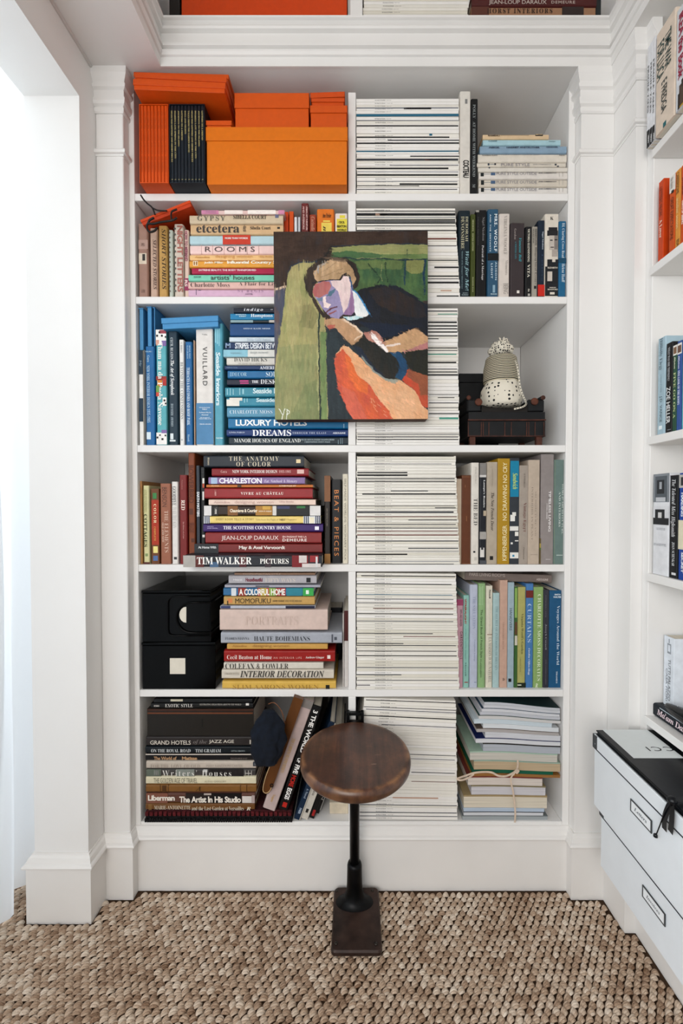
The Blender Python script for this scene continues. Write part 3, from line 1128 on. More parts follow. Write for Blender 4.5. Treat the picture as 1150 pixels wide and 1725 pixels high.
# ================================================================== ROW 1 RIGHT
row('A2', [
    (557, 163, 612, 686, '#ded9d0', 'tall white book with black block capitals', [('COCTEAU', 'S', '#1b1b1b', 573, 515, 604, 604)], [('#8a8a88', 584, 203, 596, 226)], dict(hard=False, rnd=.2, depth=.24)),
    (613, 201, 649, 686, '#15181b', 'tall black book with faint white capitals', [('POLLY   AT HOME WITH WEEKEND', 'b', '#9aa0a0', 622, 232, 637, 600), ('M', 'b', '#9aa0a0', 622, 638, 635, 655)], [], dict(depth=.22)),
], 'top shelf pair', 'upright pair, top shelf', 'v', BOARD[0])
PS = lambda y: [('PURE STYLE OUTSIDE', 'x', '#8f8c92', 255, y, 745, y + 34), ('JANE CUMBERBATCH', 'S', '#45454d', 765, y + 4, 980, y + 20)]
row('A3', [
    (92, 150, 892, 213, '#dcc09a', 'short tan book with black lettering', [('RAMEAU', 'S', '#4b3f33', 155, 163, 300, 180), ('E', 'S', '#c9b089', 730, 155, 815, 165)], [('#2b2a2c', 728, 152, 820, 174), ('#6d6253', 310, 164, 650, 167)], {}),
    (95, 213, 1035, 287, '#a9cdd6', 'pale turquoise book', [('CLARISSE', 'S', '#5c7f8c', 155, 230, 265, 244), ('Fabrique', 'b', '#3d5560', 890, 236, 970, 252)]),
    (58, 287, 1108, 383, '#8ea9bf', 'slate blue hardback with dark capitals', [('ABIGIL', 'S', '#3f4f66', 160, 305, 300, 325), ('HARRIET ANSTRUTHER', 'S', '#33425a', 380, 305, 780, 325), ('HANOVER', 'S', '#3f4f66', 860, 302, 1000, 320)]),
    (33, 385, 1108, 496, '#ddd5c8', 'thick cream hardback with tiny capitals', [('FLOWERING PLANTS', 'S', '#5d5a55', 85, 405, 268, 418), ('PHAIDON', 'S', '#5d5a55', 1015, 405, 1080, 417), ('a book of sketches and pages of the seasons', 'x', '#a79c92', 310, 402, 780, 412)]),
    (20, 498, 1098, 548, '#d8d0c2', 'worn cream book with flower sketch', [('PURE STYLE', 'x', '#8a8790', 312, 508, 660, 540), ('JANE CUMBERBATCH', 'x', '#6d6b70', 700, 515, 915, 530)], [('#2f4156', 152, 505, 172, 530), ('#6d7f90', 172, 516, 240, 520), ('#3a3f49', 232, 505, 252, 525), ('#4a4f58', 962, 512, 985, 530), ('#5a5f68', 990, 535, 1012, 546)]),
    (35, 549, 1120, 607, '#dad4c9', 'cream book repeating the title above', [('PURE STYLE', 'x', '#98949a', 318, 551, 668, 556), ('flowers and gardens', 'x', '#98949a', 720, 551, 930, 558)], [('#2f4156', 164, 550, 180, 566)]),
    (43, 608, 1118, 698, '#ddd7cf', 'white book with blue flowerpot emblem', PS(614), [('#1f2a2c', 66, 620, 105, 662), ('#7c8790', 105, 634, 190, 637), ('#4f6a8c', 190, 617, 243, 650), ('#b7b0a8', 1015, 612, 1019, 665), ('#b7b0a8', 1058, 612, 1062, 665)]),
    (43, 699, 1112, 790, '#d3cabb', 'beige book with blue flowerpot emblem', PS(718), [('#1f2a2c', 70, 710, 107, 765), ('#7c8790', 107, 736, 190, 739), ('#4f6a8c', 190, 716, 243, 752), ('#b7b0a8', 1015, 706, 1019, 765), ('#b7b0a8', 1058, 706, 1062, 765)]),
    (43, 791, 1114, 876, '#dedad4', 'whitest book with blue flowerpot emblem', PS(806), [('#1f2a2c', 70, 803, 107, 850), ('#7c8790', 107, 822, 190, 825), ('#4f6a8c', 190, 806, 243, 838), ('#b7b0a8', 1015, 800, 1019, 850), ('#b7b0a8', 1058, 800, 1062, 850)]),
], 'top shelf right pile', 'books lying at the right of the top shelf', 'h', BOARD[0])


# ================================================================== SECOND SHELF
row('B1', [
    (52, 228, 132, 762, '#a88272', 'glossy mauve-brown jacketed book', [('NANCY', 'x', '#6d5044', 80, 375, 105, 400), ('MITFORD', 'x', '#6d5044', 80, 722, 108, 745)], [('#b9978a', 60, 350, 128, 420), ('#d9c9b4', 62, 450, 118, 530), ('#3a332e', 88, 456, 108, 505)], dict(rnd=.45)),
    (140, 262, 202, 762, '#c9a994', 'pinkish speckled jacketed book', [('SELECTED STORIES', 'i', '#5a4038', 170, 350, 192, 720)], [], dict(rnd=.4)),
    (204, 244, 276, 762, '#c69a55', 'mustard patterned jacketed book', [('SHORT STORIES', 'i', '#4f3b22', 236, 270, 262, 720)], [], dict(rnd=.45)),
    (282, 276, 318, 762, '#b9bfb2', 'thin grey-green jacketed book', [('. . . . . . . . . . . . .', 'S', '#6d5a55', 286, 290, 296, 740)], [], dict(rnd=.4)),
    (320, 232, 396, 762, '#d2c3b4', 'cream jacketed book with faded red letters', [('NIGHT LETTERS', 'S', '#b36d60', 350, 245, 388, 740), ('. . . . . . . . . . . .', 'S', '#5f605a', 326, 260, 338, 740)], [], dict(rnd=.45)),
    (398, 276, 437, 762, '#dcc0b0', 'pink jacketed book with magenta foot', [('HOW TO MERMAID', 'S', '#a5536b', 404, 285, 424, 510), ('RS', 'S', '#ead0c8', 404, 650, 424, 700)], [('#a3345f', 398, 636, 437, 728)], dict(rnd=.4)),
], 'second shelf row', 'old jacketed books on the second shelf', 'v', BOARD[1], d0=.006, depth=.16)
row('B1', [
    (526, 128, 1146, 160, '#e3c3bd', 'thin pink floral book', [('PIERRE', 'b', '#c08aa5', 560, 133, 640, 153), ('Thamaique', 'i', '#b08a98', 935, 112, 1005, 128)], [('#d98fb0', 1100, 128, 1146, 158), ('#d98fb0', 528, 130, 655, 158), ('#efe4dc', 700, 130, 835, 158), ('#f3ece4', 872, 129, 1080, 158)], dict(depth=.2)),
    (438, 161, 1136, 231, '#d2bfa2', 'tan hardback with spaced capitals', [('GYPSY', 'bw', '#7a7466', 497, 172, 705, 208), ('SIBELLA COURT', 'b', '#3a352e', 765, 166, 1012, 196)], [('#6d7291', 1076, 160, 1102, 186)]),
    (445, 232, 1137, 312, '#d8b387', 'peach hardback in patterned bold lettering', [('etcetera', 'b', '#4a4644', 490, 238, 810, 298), ('etc', 'b', '#5a5048', 838, 236, 860, 290), ('Sibella Court', 'b', '#4a3f36', 890, 250, 1042, 274)], [('#33302c', 1092, 254, 1112, 268)]),
    (440, 313, 1150, 384, '#b7d3da', 'pale blue book with red panel', [('MORE THAN WORDS', 'S', '#f3e5df', 703, 332, 873, 346)], [('#d8422c', 686, 314, 893, 384)]),
    (442, 386, 1150, 458, '#f1cfc9', 'pale pink book with spaced initials', [('R O O M S', 'x', '#5c4a48', 555, 402, 925, 440)], [('#c8a49e', 526, 388, 529, 456), ('#c8a49e', 608, 388, 611, 456), ('#c8a49e', 694, 388, 697, 456), ('#c8a49e', 780, 388, 783, 456), ('#c8a49e', 866, 388, 869, 456), ('#c8a49e', 952, 388, 955, 456)]),
    (440, 459, 1150, 503, '#efc183', 'thin apricot book', [('designing women', 'x', '#d1924a', 632, 464, 908, 490), ('Assouline', 'S', '#d8a058', 480, 472, 590, 486), ('Libby Books', 'S', '#d8a058', 955, 470, 1055, 484)]),
    (438, 504, 1150, 556, '#e8a23e', 'orange book with white lettering', [('Judith Miller', 'S', '#f7ead2', 548, 512, 692, 532), ('Influential Country Style', 'S', '#f9efdc', 720, 506, 1144, 536)], [('#f2e4c8', 465, 508, 500, 542), ('#a5702e', 470, 512, 480, 538), ('#a5702e', 486, 512, 496, 538)]),
    (455, 557, 1150, 605, '#be1f4e', 'crimson book with small white capitals', [('EXTREME BEAUTY: THE BODY TRANSFORMED', 'S', '#f3d8dd', 508, 570, 935, 584)]),
    (430, 606, 1150, 658, '#7ecfb4', 'mint green book', [("artists' houses", 'x', '#4a4c48', 597, 614, 922, 648, .01), ('VENDOME', 'S', '#4a8c78', 468, 622, 525, 632)]),
    (428, 659, 1150, 716, '#e3b9ae', 'dusty pink book with brown serif letters', [('Charlotte Moss', 'b', '#4c3a3e', 447, 670, 738, 702, -.01), ('A Flair for Living', 'b', '#4c3a3e', 805, 666, 1140, 698, -.01)]),
    (430, 717, 1150, 762, '#d8b0c9', 'pale lilac book', [('ST REGIS', 'bw', '#a57f9c', 797, 720, 988, 742, -.01), ('HOTEL', 'S', '#8f6f8c', 855, 750, 912, 760)], [('#6d5a78', 486, 716, 490, 760), ('#6d5a78', 505, 724, 525, 728)]),
], 'second shelf pile', 'lying books on the second shelf', 'h', BOARD[1], depth=.21)
# short upright books seen over the top of the painting
row('B2', [
    (28, 118, 60, 645, '#d9480f', 'orange folder edge', [], [], dict(rnd=.1, hard=False, d0=.03)),
    (62, 115, 92, 645, '#e85a18', 'bright orange folder edge', [], [], dict(rnd=.1, hard=False, d0=.03)),
    (94, 150, 114, 645, '#dfe0e2', 'narrow white spine', [], [], dict(hard=False, d0=.02)),
    (117, 150, 135, 645, '#cfd2d6', 'narrow grey-white spine', [], [], dict(hard=False, d0=.02)),
    (137, 64, 186, 645, '#7c2f2e', 'dark red book with white capitals', [('URBAN ART FURNITURE', 'S', '#d8b5ae', 168, 84, 178, 235), ('AND INTERIORS', 'S', '#d8b5ae', 148, 84, 158, 230)], []),
    (188, 135, 233, 645, '#a5452b', 'rust brown book with script', [('Cocinelle', 's', '#d89a80', 200, 150, 222, 240)], []),
    (234, 101, 346, 645, '#e87a22', 'orange book with yellow vase emblem', [('Ann Parker', 'sh', '#33231a', 270, 128, 325, 156), ('B', 's', '#33231a', 275, 205, 290, 240)], [('#ecd05c', 264, 186, 328, 245), ('#ecd05c', 275, 172, 318, 182)]),
    (348, 128, 428, 645, '#e8dcd4', 'pale pink book with yellow label', [('CECIL', 'Sh', '#3c3a22', 372, 178, 410, 192), ('BEATON', 'Sh', '#3c3a22', 362, 202, 420, 218), ('WORLD', 'Sh', '#3c3a22', 362, 226, 420, 240)], [('#e6d649', 360, 162, 424, 245), ('#e6d649', 378, 140, 412, 158)]),
], 'row above the painting', 'upright books behind the painting, second shelf', 'v', BOARD[1], depth=.17)
row('B3', [
    (65, 110, 178, 920, '#122733', 'dark navy book with tall cream capitals', [('DEBORAH', 'b', '#cfc9a6', 132, 168, 158, 405, -.012), ('DEVONSHIRE', 'b', '#cfc9a6', 90, 168, 122, 478, -.012), ('Wait for Me!', 's', '#8fb3b8', 122, 495, 165, 868), ('Memoirs of the Youngest Mitford Sister', 'b', '#7d98a0', 92, 495, 108, 852), ('JOHN', 'Sh', '#9fb0b4', 105, 888, 152, 898), ('MURRAY', 'Sh', '#9fb0b4', 98, 904, 160, 914)], [], dict(rnd=.25)),
    (182, 145, 228, 920, '#48521c', 'slim olive book', [('HERMIONE   EDITED LETTERS', 'b', '#b9bd8c', 195, 200, 210, 495), ('HAMISH HAM', 'b', '#b9bd8c', 197, 740, 208, 882)], []),
    (230, 105, 334, 920, '#0e0f12', 'glossy black book with white title', [('Nigel Nicolson', 'b', '#9a9a9c', 286, 175, 312, 398, -.014), ('Edited by Nigel Nicolson', 'b', '#5a5a60', 245, 175, 258, 440, -.01), ('Portrait of a Marriage', 'b', '#e3e3e3', 280, 442, 306, 770, -.012)], [('#a8a49a', 232, 108, 262, 126)], {}),
    (342, 97, 445, 920, '#2f5d7c', 'steel blue book with white capitals', [('MRS. WOOLF', 'Sw', '#dfe8ec', 402, 145, 432, 498), ('AND THE SERVANTS', 'Sw', '#cfdde4', 360, 148, 374, 500), ('ALISON', 'Sw', '#c3d5de', 412, 596, 428, 770), ('LIGHT', 'Sw', '#c3d5de', 372, 612, 390, 755), ('PENGUIN', 'Sh', '#b9cfd9', 370, 895, 428, 908)], [('#10151a', 342, 514, 445, 582), ('#8fb0c2', 390, 815, 412, 885)], {}),
    (449, 140, 551, 920, '#d9cfc6', 'cream book with pale grey lettering', [('VIRGINIA WOOLF', 'b', '#a8a098', 492, 160, 526, 530, -.02), ('Moments', 'b', '#a8a098', 508, 580, 532, 720, -.02), ('BEING', 'x', '#a8a098', 490, 800, 536, 900)], [], dict(hard=False)),
    (555, 228, 692, 920, '#43393b', 'wide dark brown book with teal lettering', [('Gordon', 'b', '#b5a9a4', 592, 285, 612, 385, -.012), ('Vanessa Bell', 'i', '#3fa3ad', 636, 372, 662, 595), ('A WRITERS LIFE', 'b', '#3f8c96', 598, 405, 614, 570)], [('#e3ddd4', 618, 866, 642, 892)], dict(rnd=.2)),
    (697, 262, 760, 920, '#15161a', 'black book with cream capitals', [('VICTORIA GLENDINNING', 'b', '#ded9c9', 718, 285, 740, 600), ('VITA', 'b', '#ded9c9', 716, 620, 740, 745), ('the', 'b', '#ded9c9', 722, 852, 738, 880)], [('#b9b5ae', 722, 896, 742, 918)], {}),
    (763, 262, 813, 920, '#a8a195', 'grey-beige book with dark lettering', [('Biographical Essays', 'b', '#3f4145', 782, 460, 806, 810, -.015), ('HIDDEN LIVES', 'b', '#3f4145', 788, 285, 806, 440), ('SELECTED', 'b', '#3f4145', 768, 285, 780, 420)], [('#26282b', 780, 822, 802, 850)], {}),
    (817, 203, 880, 920, '#14293f', 'dark blue book with red foot', [('Nigel Nicolson', 'b', '#c3cfd9', 852, 310, 870, 480), ('Letters', 'b', '#3a5068', 850, 520, 864, 780)], [('#d82a1c', 817, 812, 880, 920)], {}),
    (884, 142, 1010, 920, '#dcd4c6', 'white book with black portrait print', [('ELIZABETH', 'Sh', '#dcd4c6', 908, 645, 1000, 660), ('SARAH', 'Sh', '#dcd4c6', 925, 835, 985, 845), ('BRADFORD', 'Sh', '#dcd4c6', 908, 852, 1004, 864), ('K', 'bh', '#22252a', 932, 172, 964, 200)], [('#23272b', 884, 640, 1008, 918), ('#dcd4c6', 930, 882, 974, 904), ('#26262a', 905, 300, 1006, 350), ('#26262a', 918, 270, 1000, 302), ('#c3bab0', 924, 348, 1004, 480), ('#8a827c', 970, 348, 1006, 500), ('#33302f', 930, 388, 955, 398), ('#33302f', 974, 384, 1000, 394), ('#5a504c', 935, 455, 966, 464), ('#b3aaa0', 950, 480, 1000, 545), ('#23272b', 905, 575, 1006, 642), ('#d8d0c2', 950, 560, 980, 600), ('#cfc6ba', 905, 690, 950, 780)], dict(rnd=.12, hard=False)),
    (1014, 210, 1083, 920, '#1c6a96', 'bright blue book with white lettering', [('84, Charing Cross Road', 'b', '#dbeaf0', 1034, 232, 1070, 560, -.012), ('Helene Hanff', 'b', '#dbeaf0', 1040, 615, 1070, 790, -.012)], [('#15506f', 1014, 560, 1083, 605)], {}),
], 'second shelf, right', 'upright biographies, second shelf right', 'v', BOARD[1], depth=.17)

# ================================================================== THIRD SHELF
row('C1', [
    (58, 375, 98, 1078, '#e9e7e2', 'striped navy and white spine', [('Mr', 'x', '#8aa0b0', 66, 455, 82, 500)], [('#173a52', 58, 376, 90, 556), ('#173a52', 58, 734, 92, 908)], dict(hard=False)),
    (99, 370, 105, 1078, '#8fc8d9', 'hair-thin pale turquoise booklet', [], [], dict(hard=False, rnd=.1)),
    (106, 347, 184, 1078, '#1f6fae', 'bright blue book with silver lettering', [('NEW YORK INTERIOR DESIGN 1935-1985', 'b', '#a9c9df', 124, 490, 144, 915), ('Gura', 'b', '#a9c9df', 124, 415, 142, 465), ('VOLUME I', 'Sh', '#a9c9df', 110, 382, 158, 392)], [('#dbe9f0', 120, 986, 150, 1040)], dict(rnd=.35)),
    (186, 222, 272, 1078, '#5fb3bd', 'multicoloured collage-covered book', [('Tham ma da', 'b', '#f6f3ec', 206, 320, 238, 590), ('Paola Navone', 'b', '#f6f3ec', 206, 615, 238, 935)], [('#f0ede8', 186, 222, 272, 330), ('#b04a58', 214, 226, 270, 252), ('#8b6fb0', 232, 305, 270, 345), ('#d8a08c', 190, 300, 212, 340), ('#a8352c', 190, 570, 272, 600), ('#e08a30', 200, 600, 236, 650), ('#c8342c', 240, 590, 272, 640), ('#6ba04a', 190, 640, 214, 690), ('#d84a35', 186, 690, 212, 720), ('#f0ede8', 186, 990, 272, 1078), ('#f0ede8', 240, 730, 272, 790), ('#8b6fb0', 232, 970, 272, 995),
                                                  ('#15181b', 192, 262, 204, 276), ('#15181b', 228, 262, 240, 276), ('#15181b', 210, 238, 220, 250), ('#15181b', 256, 272, 266, 284), ('#15181b', 196, 1020, 208, 1034), ('#15181b', 232, 1032, 246, 1046), ('#15181b', 216, 1004, 226, 1014), ('#15181b', 256, 1006, 266, 1018), ('#15181b', 248, 744, 260, 758), ('#15181b', 258, 768, 268, 780)], dict(hard=False, rnd=.2)),
    (276, 235, 355, 1078, '#1c3a4c', 'dark slate blue jacketed book', [('CECIL BEATON', 'b', '#dfe6e8', 298, 284, 316, 446, -.01), ('The Art of Scrapbook', 's', '#f0f4f4', 294, 452, 324, 712), ('HUGO VICKERS   AND DESIGN', 'b', '#a9bac2', 302, 775, 318, 945)], [('#dfe6e8', 296, 996, 318, 1040), ('#dfe6e8', 292, 1044, 334, 1056)], dict(rnd=.35)),
    (360, 297, 401, 1078, '#e6e4df', 'slim white book with grey capitals', [('BEYOND THE CONFESSIONS', 'b', '#8a8f92', 374, 465, 392, 890, -.01), ('G. Roberts', 'b', '#8a8f92', 374, 318, 384, 395)], [('#b9bcbd', 376, 1036, 388, 1050)], {}),
    (403, 312, 465, 1078, '#1a6cab', 'saturated blue book with white capitals', [('TERRACES & BALCONIES AND ROOF PARK', 'b', '#cfe2ee', 422, 505, 440, 935), ('MICHAEL WOLFE', 'b', '#a9cbe0', 436, 340, 446, 440), ('ALAN GRAHAM', 'b', '#a9cbe0', 420, 340, 430, 440), ('Rizzoli', 'b', '#a9cbe0', 426, 1004, 440, 1056)], [], dict(rnd=.35)),
    (468, 300, 481, 1078, '#c9a88c', 'thin tan booklet', [], [], dict(hard=False, rnd=.1)),
    (483, 212, 617, 1078, '#dfdad4', 'wide white book with blue lower third', [('VUILLARD', 'xw', '#26282a', 538, 352, 570, 640), ('Yale', 'xh', '#8a8a88', 530, 254, 570, 264)] + [(t, 'Sh', '#dbe6ee', x0, y, x1, y + 8) for t, x0, x1, y in (('Kimberley Jones', 512, 592, 800), ('Editor', 535, 572, 812), ('The Museum of Fine Arts', 510, 600, 836), ('Montreal', 530, 578, 854), ('with the support of', 518, 588, 875), ('National Gallery of Art', 512, 602, 884), ('Galeries nationales', 515, 600, 922))], [('#4f8ab8', 484, 770, 617, 1078)], dict(hard=False, rnd=.1)),
    (618, 176, 692, 1078, '#55a5bb', 'turquoise jacketed book with white lettering', [('Seaside Interiors', 'S', '#d6ecf0', 638, 392, 668, 790), ('TASCHEN', 'Sh', '#d6ecf0', 635, 1026, 688, 1036)], [('#8fcbd9', 628, 190, 636, 320), ('#8fcbd9', 642, 200, 650, 330), ('#8fcbd9', 656, 188, 662, 345)], dict(rnd=.4)),
], 'third shelf row', 'upright blue books on the third shelf', 'v', BOARD[2], depth=.19)
row('C2', [
    (115, 65, 960, 111, '#152338', 'navy book with white italic word', [('indigo', 'iw', '#e3e6ea', 205, 70, 365, 102), ('..', 'b', '#e3e6ea', 430, 80, 446, 88)]),
    (88, 112, 930, 170, '#1985b8', 'sky blue book with white serif word', [('Hamptons', 'b', '#e3f0f4', 262, 120, 446, 154), ('BARBARA', 'S', '#bfdde8', 135, 122, 225, 131), ('KIRBY', 'S', '#bfdde8', 165, 136, 225, 146)]),
    (90, 171, 900, 193, '#2c3a40', 'thin dark photo-covered book', [], [('#8aa6ac', 90, 171, 280, 193), ('#c3bdb5', 415, 171, 900, 193)]),
    (85, 194, 960, 307, '#15508c', 'thick cobalt jacketed book', [('KATE MOSS', 'b', '#c9d8e6', 285, 238, 425, 250), ('EDITED BY', 'b', '#c9d8e6', 200, 239, 278, 249)], [], dict(rnd=.35)),
    (80, 311, 960, 355, '#cfdbe2', 'pale icy blue book', [('Tricia Guild Pattern', 'i', '#b3c4d0', 228, 325, 430, 355)]),
    (45, 356, 985, 418, '#14396a', 'navy book with tall white capitals', [('STRIPES: DESIGN BETWEEN THE LINES', 'S', '#e6ecf2', 130, 364, 700, 414), ('M', 'S', '#8fa9c9', 50, 366, 92, 408)]),
    (30, 420, 960, 482, '#c9dbe0', 'pale book with light blue end', [('Inspirations', 'b', '#8cb4c2', 90, 440, 185, 460), ('design moments', 'i', '#b0b6b5', 255, 432, 410, 460)], [('#8cc3d4', 30, 421, 235, 480), ('#dcdcd6', 237, 421, 960, 481)], dict(rnd=.4)),
    (57, 484, 960, 551, '#d8d4cb', 'off-white book with thin serif capitals', [('DAVID HICKS', 'b', '#4a4a48', 122, 489, 398, 522, -.025), ('MY KIND OF GARDEN', 'b', '#a8a49a', 155, 533, 358, 544)]),
    (40, 553, 985, 590, '#123b70', 'thin dark blue book', [('AMERICAN STYLE', 'b', '#dfe6ee', 338, 560, 660, 588), ('THOMAS JAYNE', 'b', '#7fa3c6', 55, 569, 150, 577)]),
    (65, 592, 960, 664, '#1f74ac', 'mid blue book with paired capitals', [('DECOR', 'b', '#a9d0e2', 105, 612, 228, 644, -.02), ('SOUTHERN', 'b', '#d6e8f0', 390, 606, 640, 650, -.02)], [('#a9d0e2', 86, 614, 102, 618), ('#a9d0e2', 86, 626, 102, 630), ('#a9d0e2', 86, 638, 102, 642)]),
    (60, 666, 960, 722, '#141f3c', 'midnight blue book with pink daub', [('THE', 'b', '#eef0f4', 272, 680, 326, 702), ('DESK BOOK', 'b', '#eef0f4', 345, 671, 640, 710, -.02)], [('#d0408c', 168, 678, 242, 690), ('#c93a84', 172, 697, 244, 708)]),
    (44, 733, 960, 820, '#3a92a8', 'turquoise book, upper of a matching pair', [('Seaside Interiors', 'S', '#cfe6ea', 280, 745, 640, 790)], [('#8fc6d1', 60, 750, 68, 800), ('#8fc6d1', 85, 745, 92, 805), ('#8fc6d1', 110, 752, 118, 800), ('#8fc6d1', 165, 745, 173, 800), ('#8fc6d1', 190, 752, 205, 795)], dict(rnd=.4)),
    (55, 822, 960, 900, '#3590aa', 'turquoise book with torn white jacket end', [('Seaside Interiors', 'S', '#cfe6ea', 308, 828, 660, 862)], [('#e4dfd4', 58, 840, 165, 895), ('#e4dfd4', 82, 826, 190, 850), ('#8fc6d1', 205, 830, 212, 866), ('#8fc6d1', 228, 830, 235, 862)], dict(rnd=.4)),
    (60, 902, 960, 992, '#5a9bbb', 'grey-blue book with white serif capitals', [('CHARLOTTE MOSS', 'b', '#d3e3ec', 85, 930, 444, 960, -.02)]),
    (70, 993, 1085, 1087, '#1478ae', 'thick blue book with large white capitals', [('LUXURY HOTELS', 'S', '#eef4f6', 135, 1010, 735, 1062)], [('#a9cfe2', 1042, 1045, 1048, 1080)]),
    (57, 1088, 1086, 1152, '#123c80', 'royal blue book with large white letters', [('DREAMS', 'b', '#eef0f6', 275, 1095, 602, 1148), ('THROUGH THE GLASS', 'bw', '#b9c6de', 612, 1115, 895, 1130), ('LINDA FARGO', 'b', '#c3cfe4', 80, 1112, 210, 1124), ('ASSOULINE', 'S', '#dfe6f2', 952, 1116, 1058, 1130)], [], dict(rnd=.35)),
    (76, 1153, 1087, 1225, '#18303e', 'dark teal book with white capitals', [('MANOR HOUSES OF ENGLAND', 'b', '#eef0ec', 122, 1170, 680, 1202, -.01), ('HUGH MONTGOMERY-MASSINGBERD', 'b', '#9fb0b6', 685, 1172, 965, 1186), ('CHRISTOPHER SIMON SYKES', 'b', '#9fb0b6', 715, 1192, 930, 1204)], [('#7f98a2', 995, 1180, 1000, 1215), ('#7f98a2', 1015, 1165, 1019, 1215), ('#7f98a2', 1030, 1165, 1034, 1215)]),
], 'third shelf pile', 'lying blue books on the third shelf', 'h', BOARD[2], depth=.21)
# pale blue card boxes
flatbox('C1', 56, 60, 98, 372, 68, '#4f94c6', 'pale blue flat box leaning upright, nearest the left side', .008, .20, up=0)
flatbox('C1', 116, 50, 160, 344, 56, '#4a93c9', 'taller pale blue flat box standing behind the blue book', .008, .20)
flatbox('C1', 163, 54, 186, 345, 62, '#4288bd', 'slim pale blue flat box standing third from left', .008, .20)
flatbox('C1', 228, 126, 658, 206, 168, '#4b96cc', 'pale blue lidded box lying across the upright blue books', -.012, .20, tilt=-math.radians(2.8))

# ================================================================== FOURTH SHELF
row('D1', [
    (40, 326, 90, 1150, '#b5824c', 'light tan wood-coloured book', [('Fontaine', 'b', '#8a5a2c', 52, 385, 64, 450)], [], dict(hard=True, rnd=.2)),
    (92, 370, 160, 1150, '#d8d39f', 'pale yellow-green book', [('COTTAGES', 'b', '#4f5a36', 106, 655, 134, 980), ('PRINCIPLES OF COUNTRY STYLE', 'b', '#a3a56d', 96, 410, 112, 640), ('AND INTERIORS', 'b', '#a3a56d', 118, 410, 130, 630)], [('#6b2c2a', 96, 1132, 166, 1150), ('#8fa06a', 116, 1046, 142, 1074)], {}),
    (168, 402, 258, 1150, '#7c4a28', 'brown book with red title panel', [('COLOR', 'bw', '#f3e3b8', 202, 555, 226, 745), ('COMPLETE', 'bw', '#e8b45a', 204, 780, 222, 920)], [('#c03a1c', 182, 515, 248, 960), ('#3f8c4a', 190, 445, 228, 502), ('#efe08c', 196, 975, 240, 1040), ('#5a7ab0', 196, 1068, 240, 1118)], dict(rnd=.15)),
    (262, 350, 372, 1150, '#a86a50', 'dusty terracotta book with pale capitals', [('BENSON', 'x', '#4f3a34', 285, 388, 328, 582, -.01), ('THE ELEMENTS', 'b', '#e0c3ae', 310, 620, 345, 1035, -.02), ('OLD AND NEW', 'b', '#e0c3ae', 285, 740, 300, 935)], [], dict(rnd=.15)),
    (374, 332, 446, 1150, '#e3dfd9', 'white book with tall grey capitals', [('GOODBYE', 'b', '#4a4a4c', 385, 380, 422, 570, -.01), ('TO ALL THAT AGAIN', 'b', '#b3b0ac', 390, 585, 425, 790, -.02)], [('#3a3a3c', 402, 1080, 430, 1106)], dict(hard=False)),
    (450, 265, 536, 1150, '#8c2826', 'deep red book', [('RED', 'b', '#f0dcd0', 474, 515, 510, 615), ('The History of a Color', 'b', '#d8a8a0', 488, 730, 502, 900, -.01), ('Princeton', 'b', '#c08078', 478, 315, 488, 410)], [], {}),
    (538, 47, 615, 1150, '#8c4420', 'tall rust-brown book with embossed letters', [('BOWERBIRD', 'x', '#5f2a12', 548, 170, 595, 545), ('SIBELLA COURT', 'x', '#5f2a12', 555, 740, 600, 840)], [('#64301a', 552, 600, 590, 660), ('#64301a', 572, 895, 606, 935)], dict(hard=False)),
    (619, 172, 662, 1150, '#363e48', 'grey-blue book with bold white capitals', [('EARTH MATTERS', 'S', '#e3e6e8', 630, 435, 654, 680)], [], {}),
    (664, 190, 712, 1150, '#15181b', 'black book with scattered white marks', [('BUTTER', 'S', '#3a3d40', 672, 205, 700, 250)], [('#dcdad4', 684, 298, 702, 350), ('#c8502c', 684, 352, 702, 392), ('#dcdad4', 684, 430, 700, 515), ('#dcdad4', 684, 860, 706, 885)], {}),
], 'fourth shelf row', 'upright books at the left of the fourth shelf', 'v', BOARD[3], depth=.20, d0=.012)
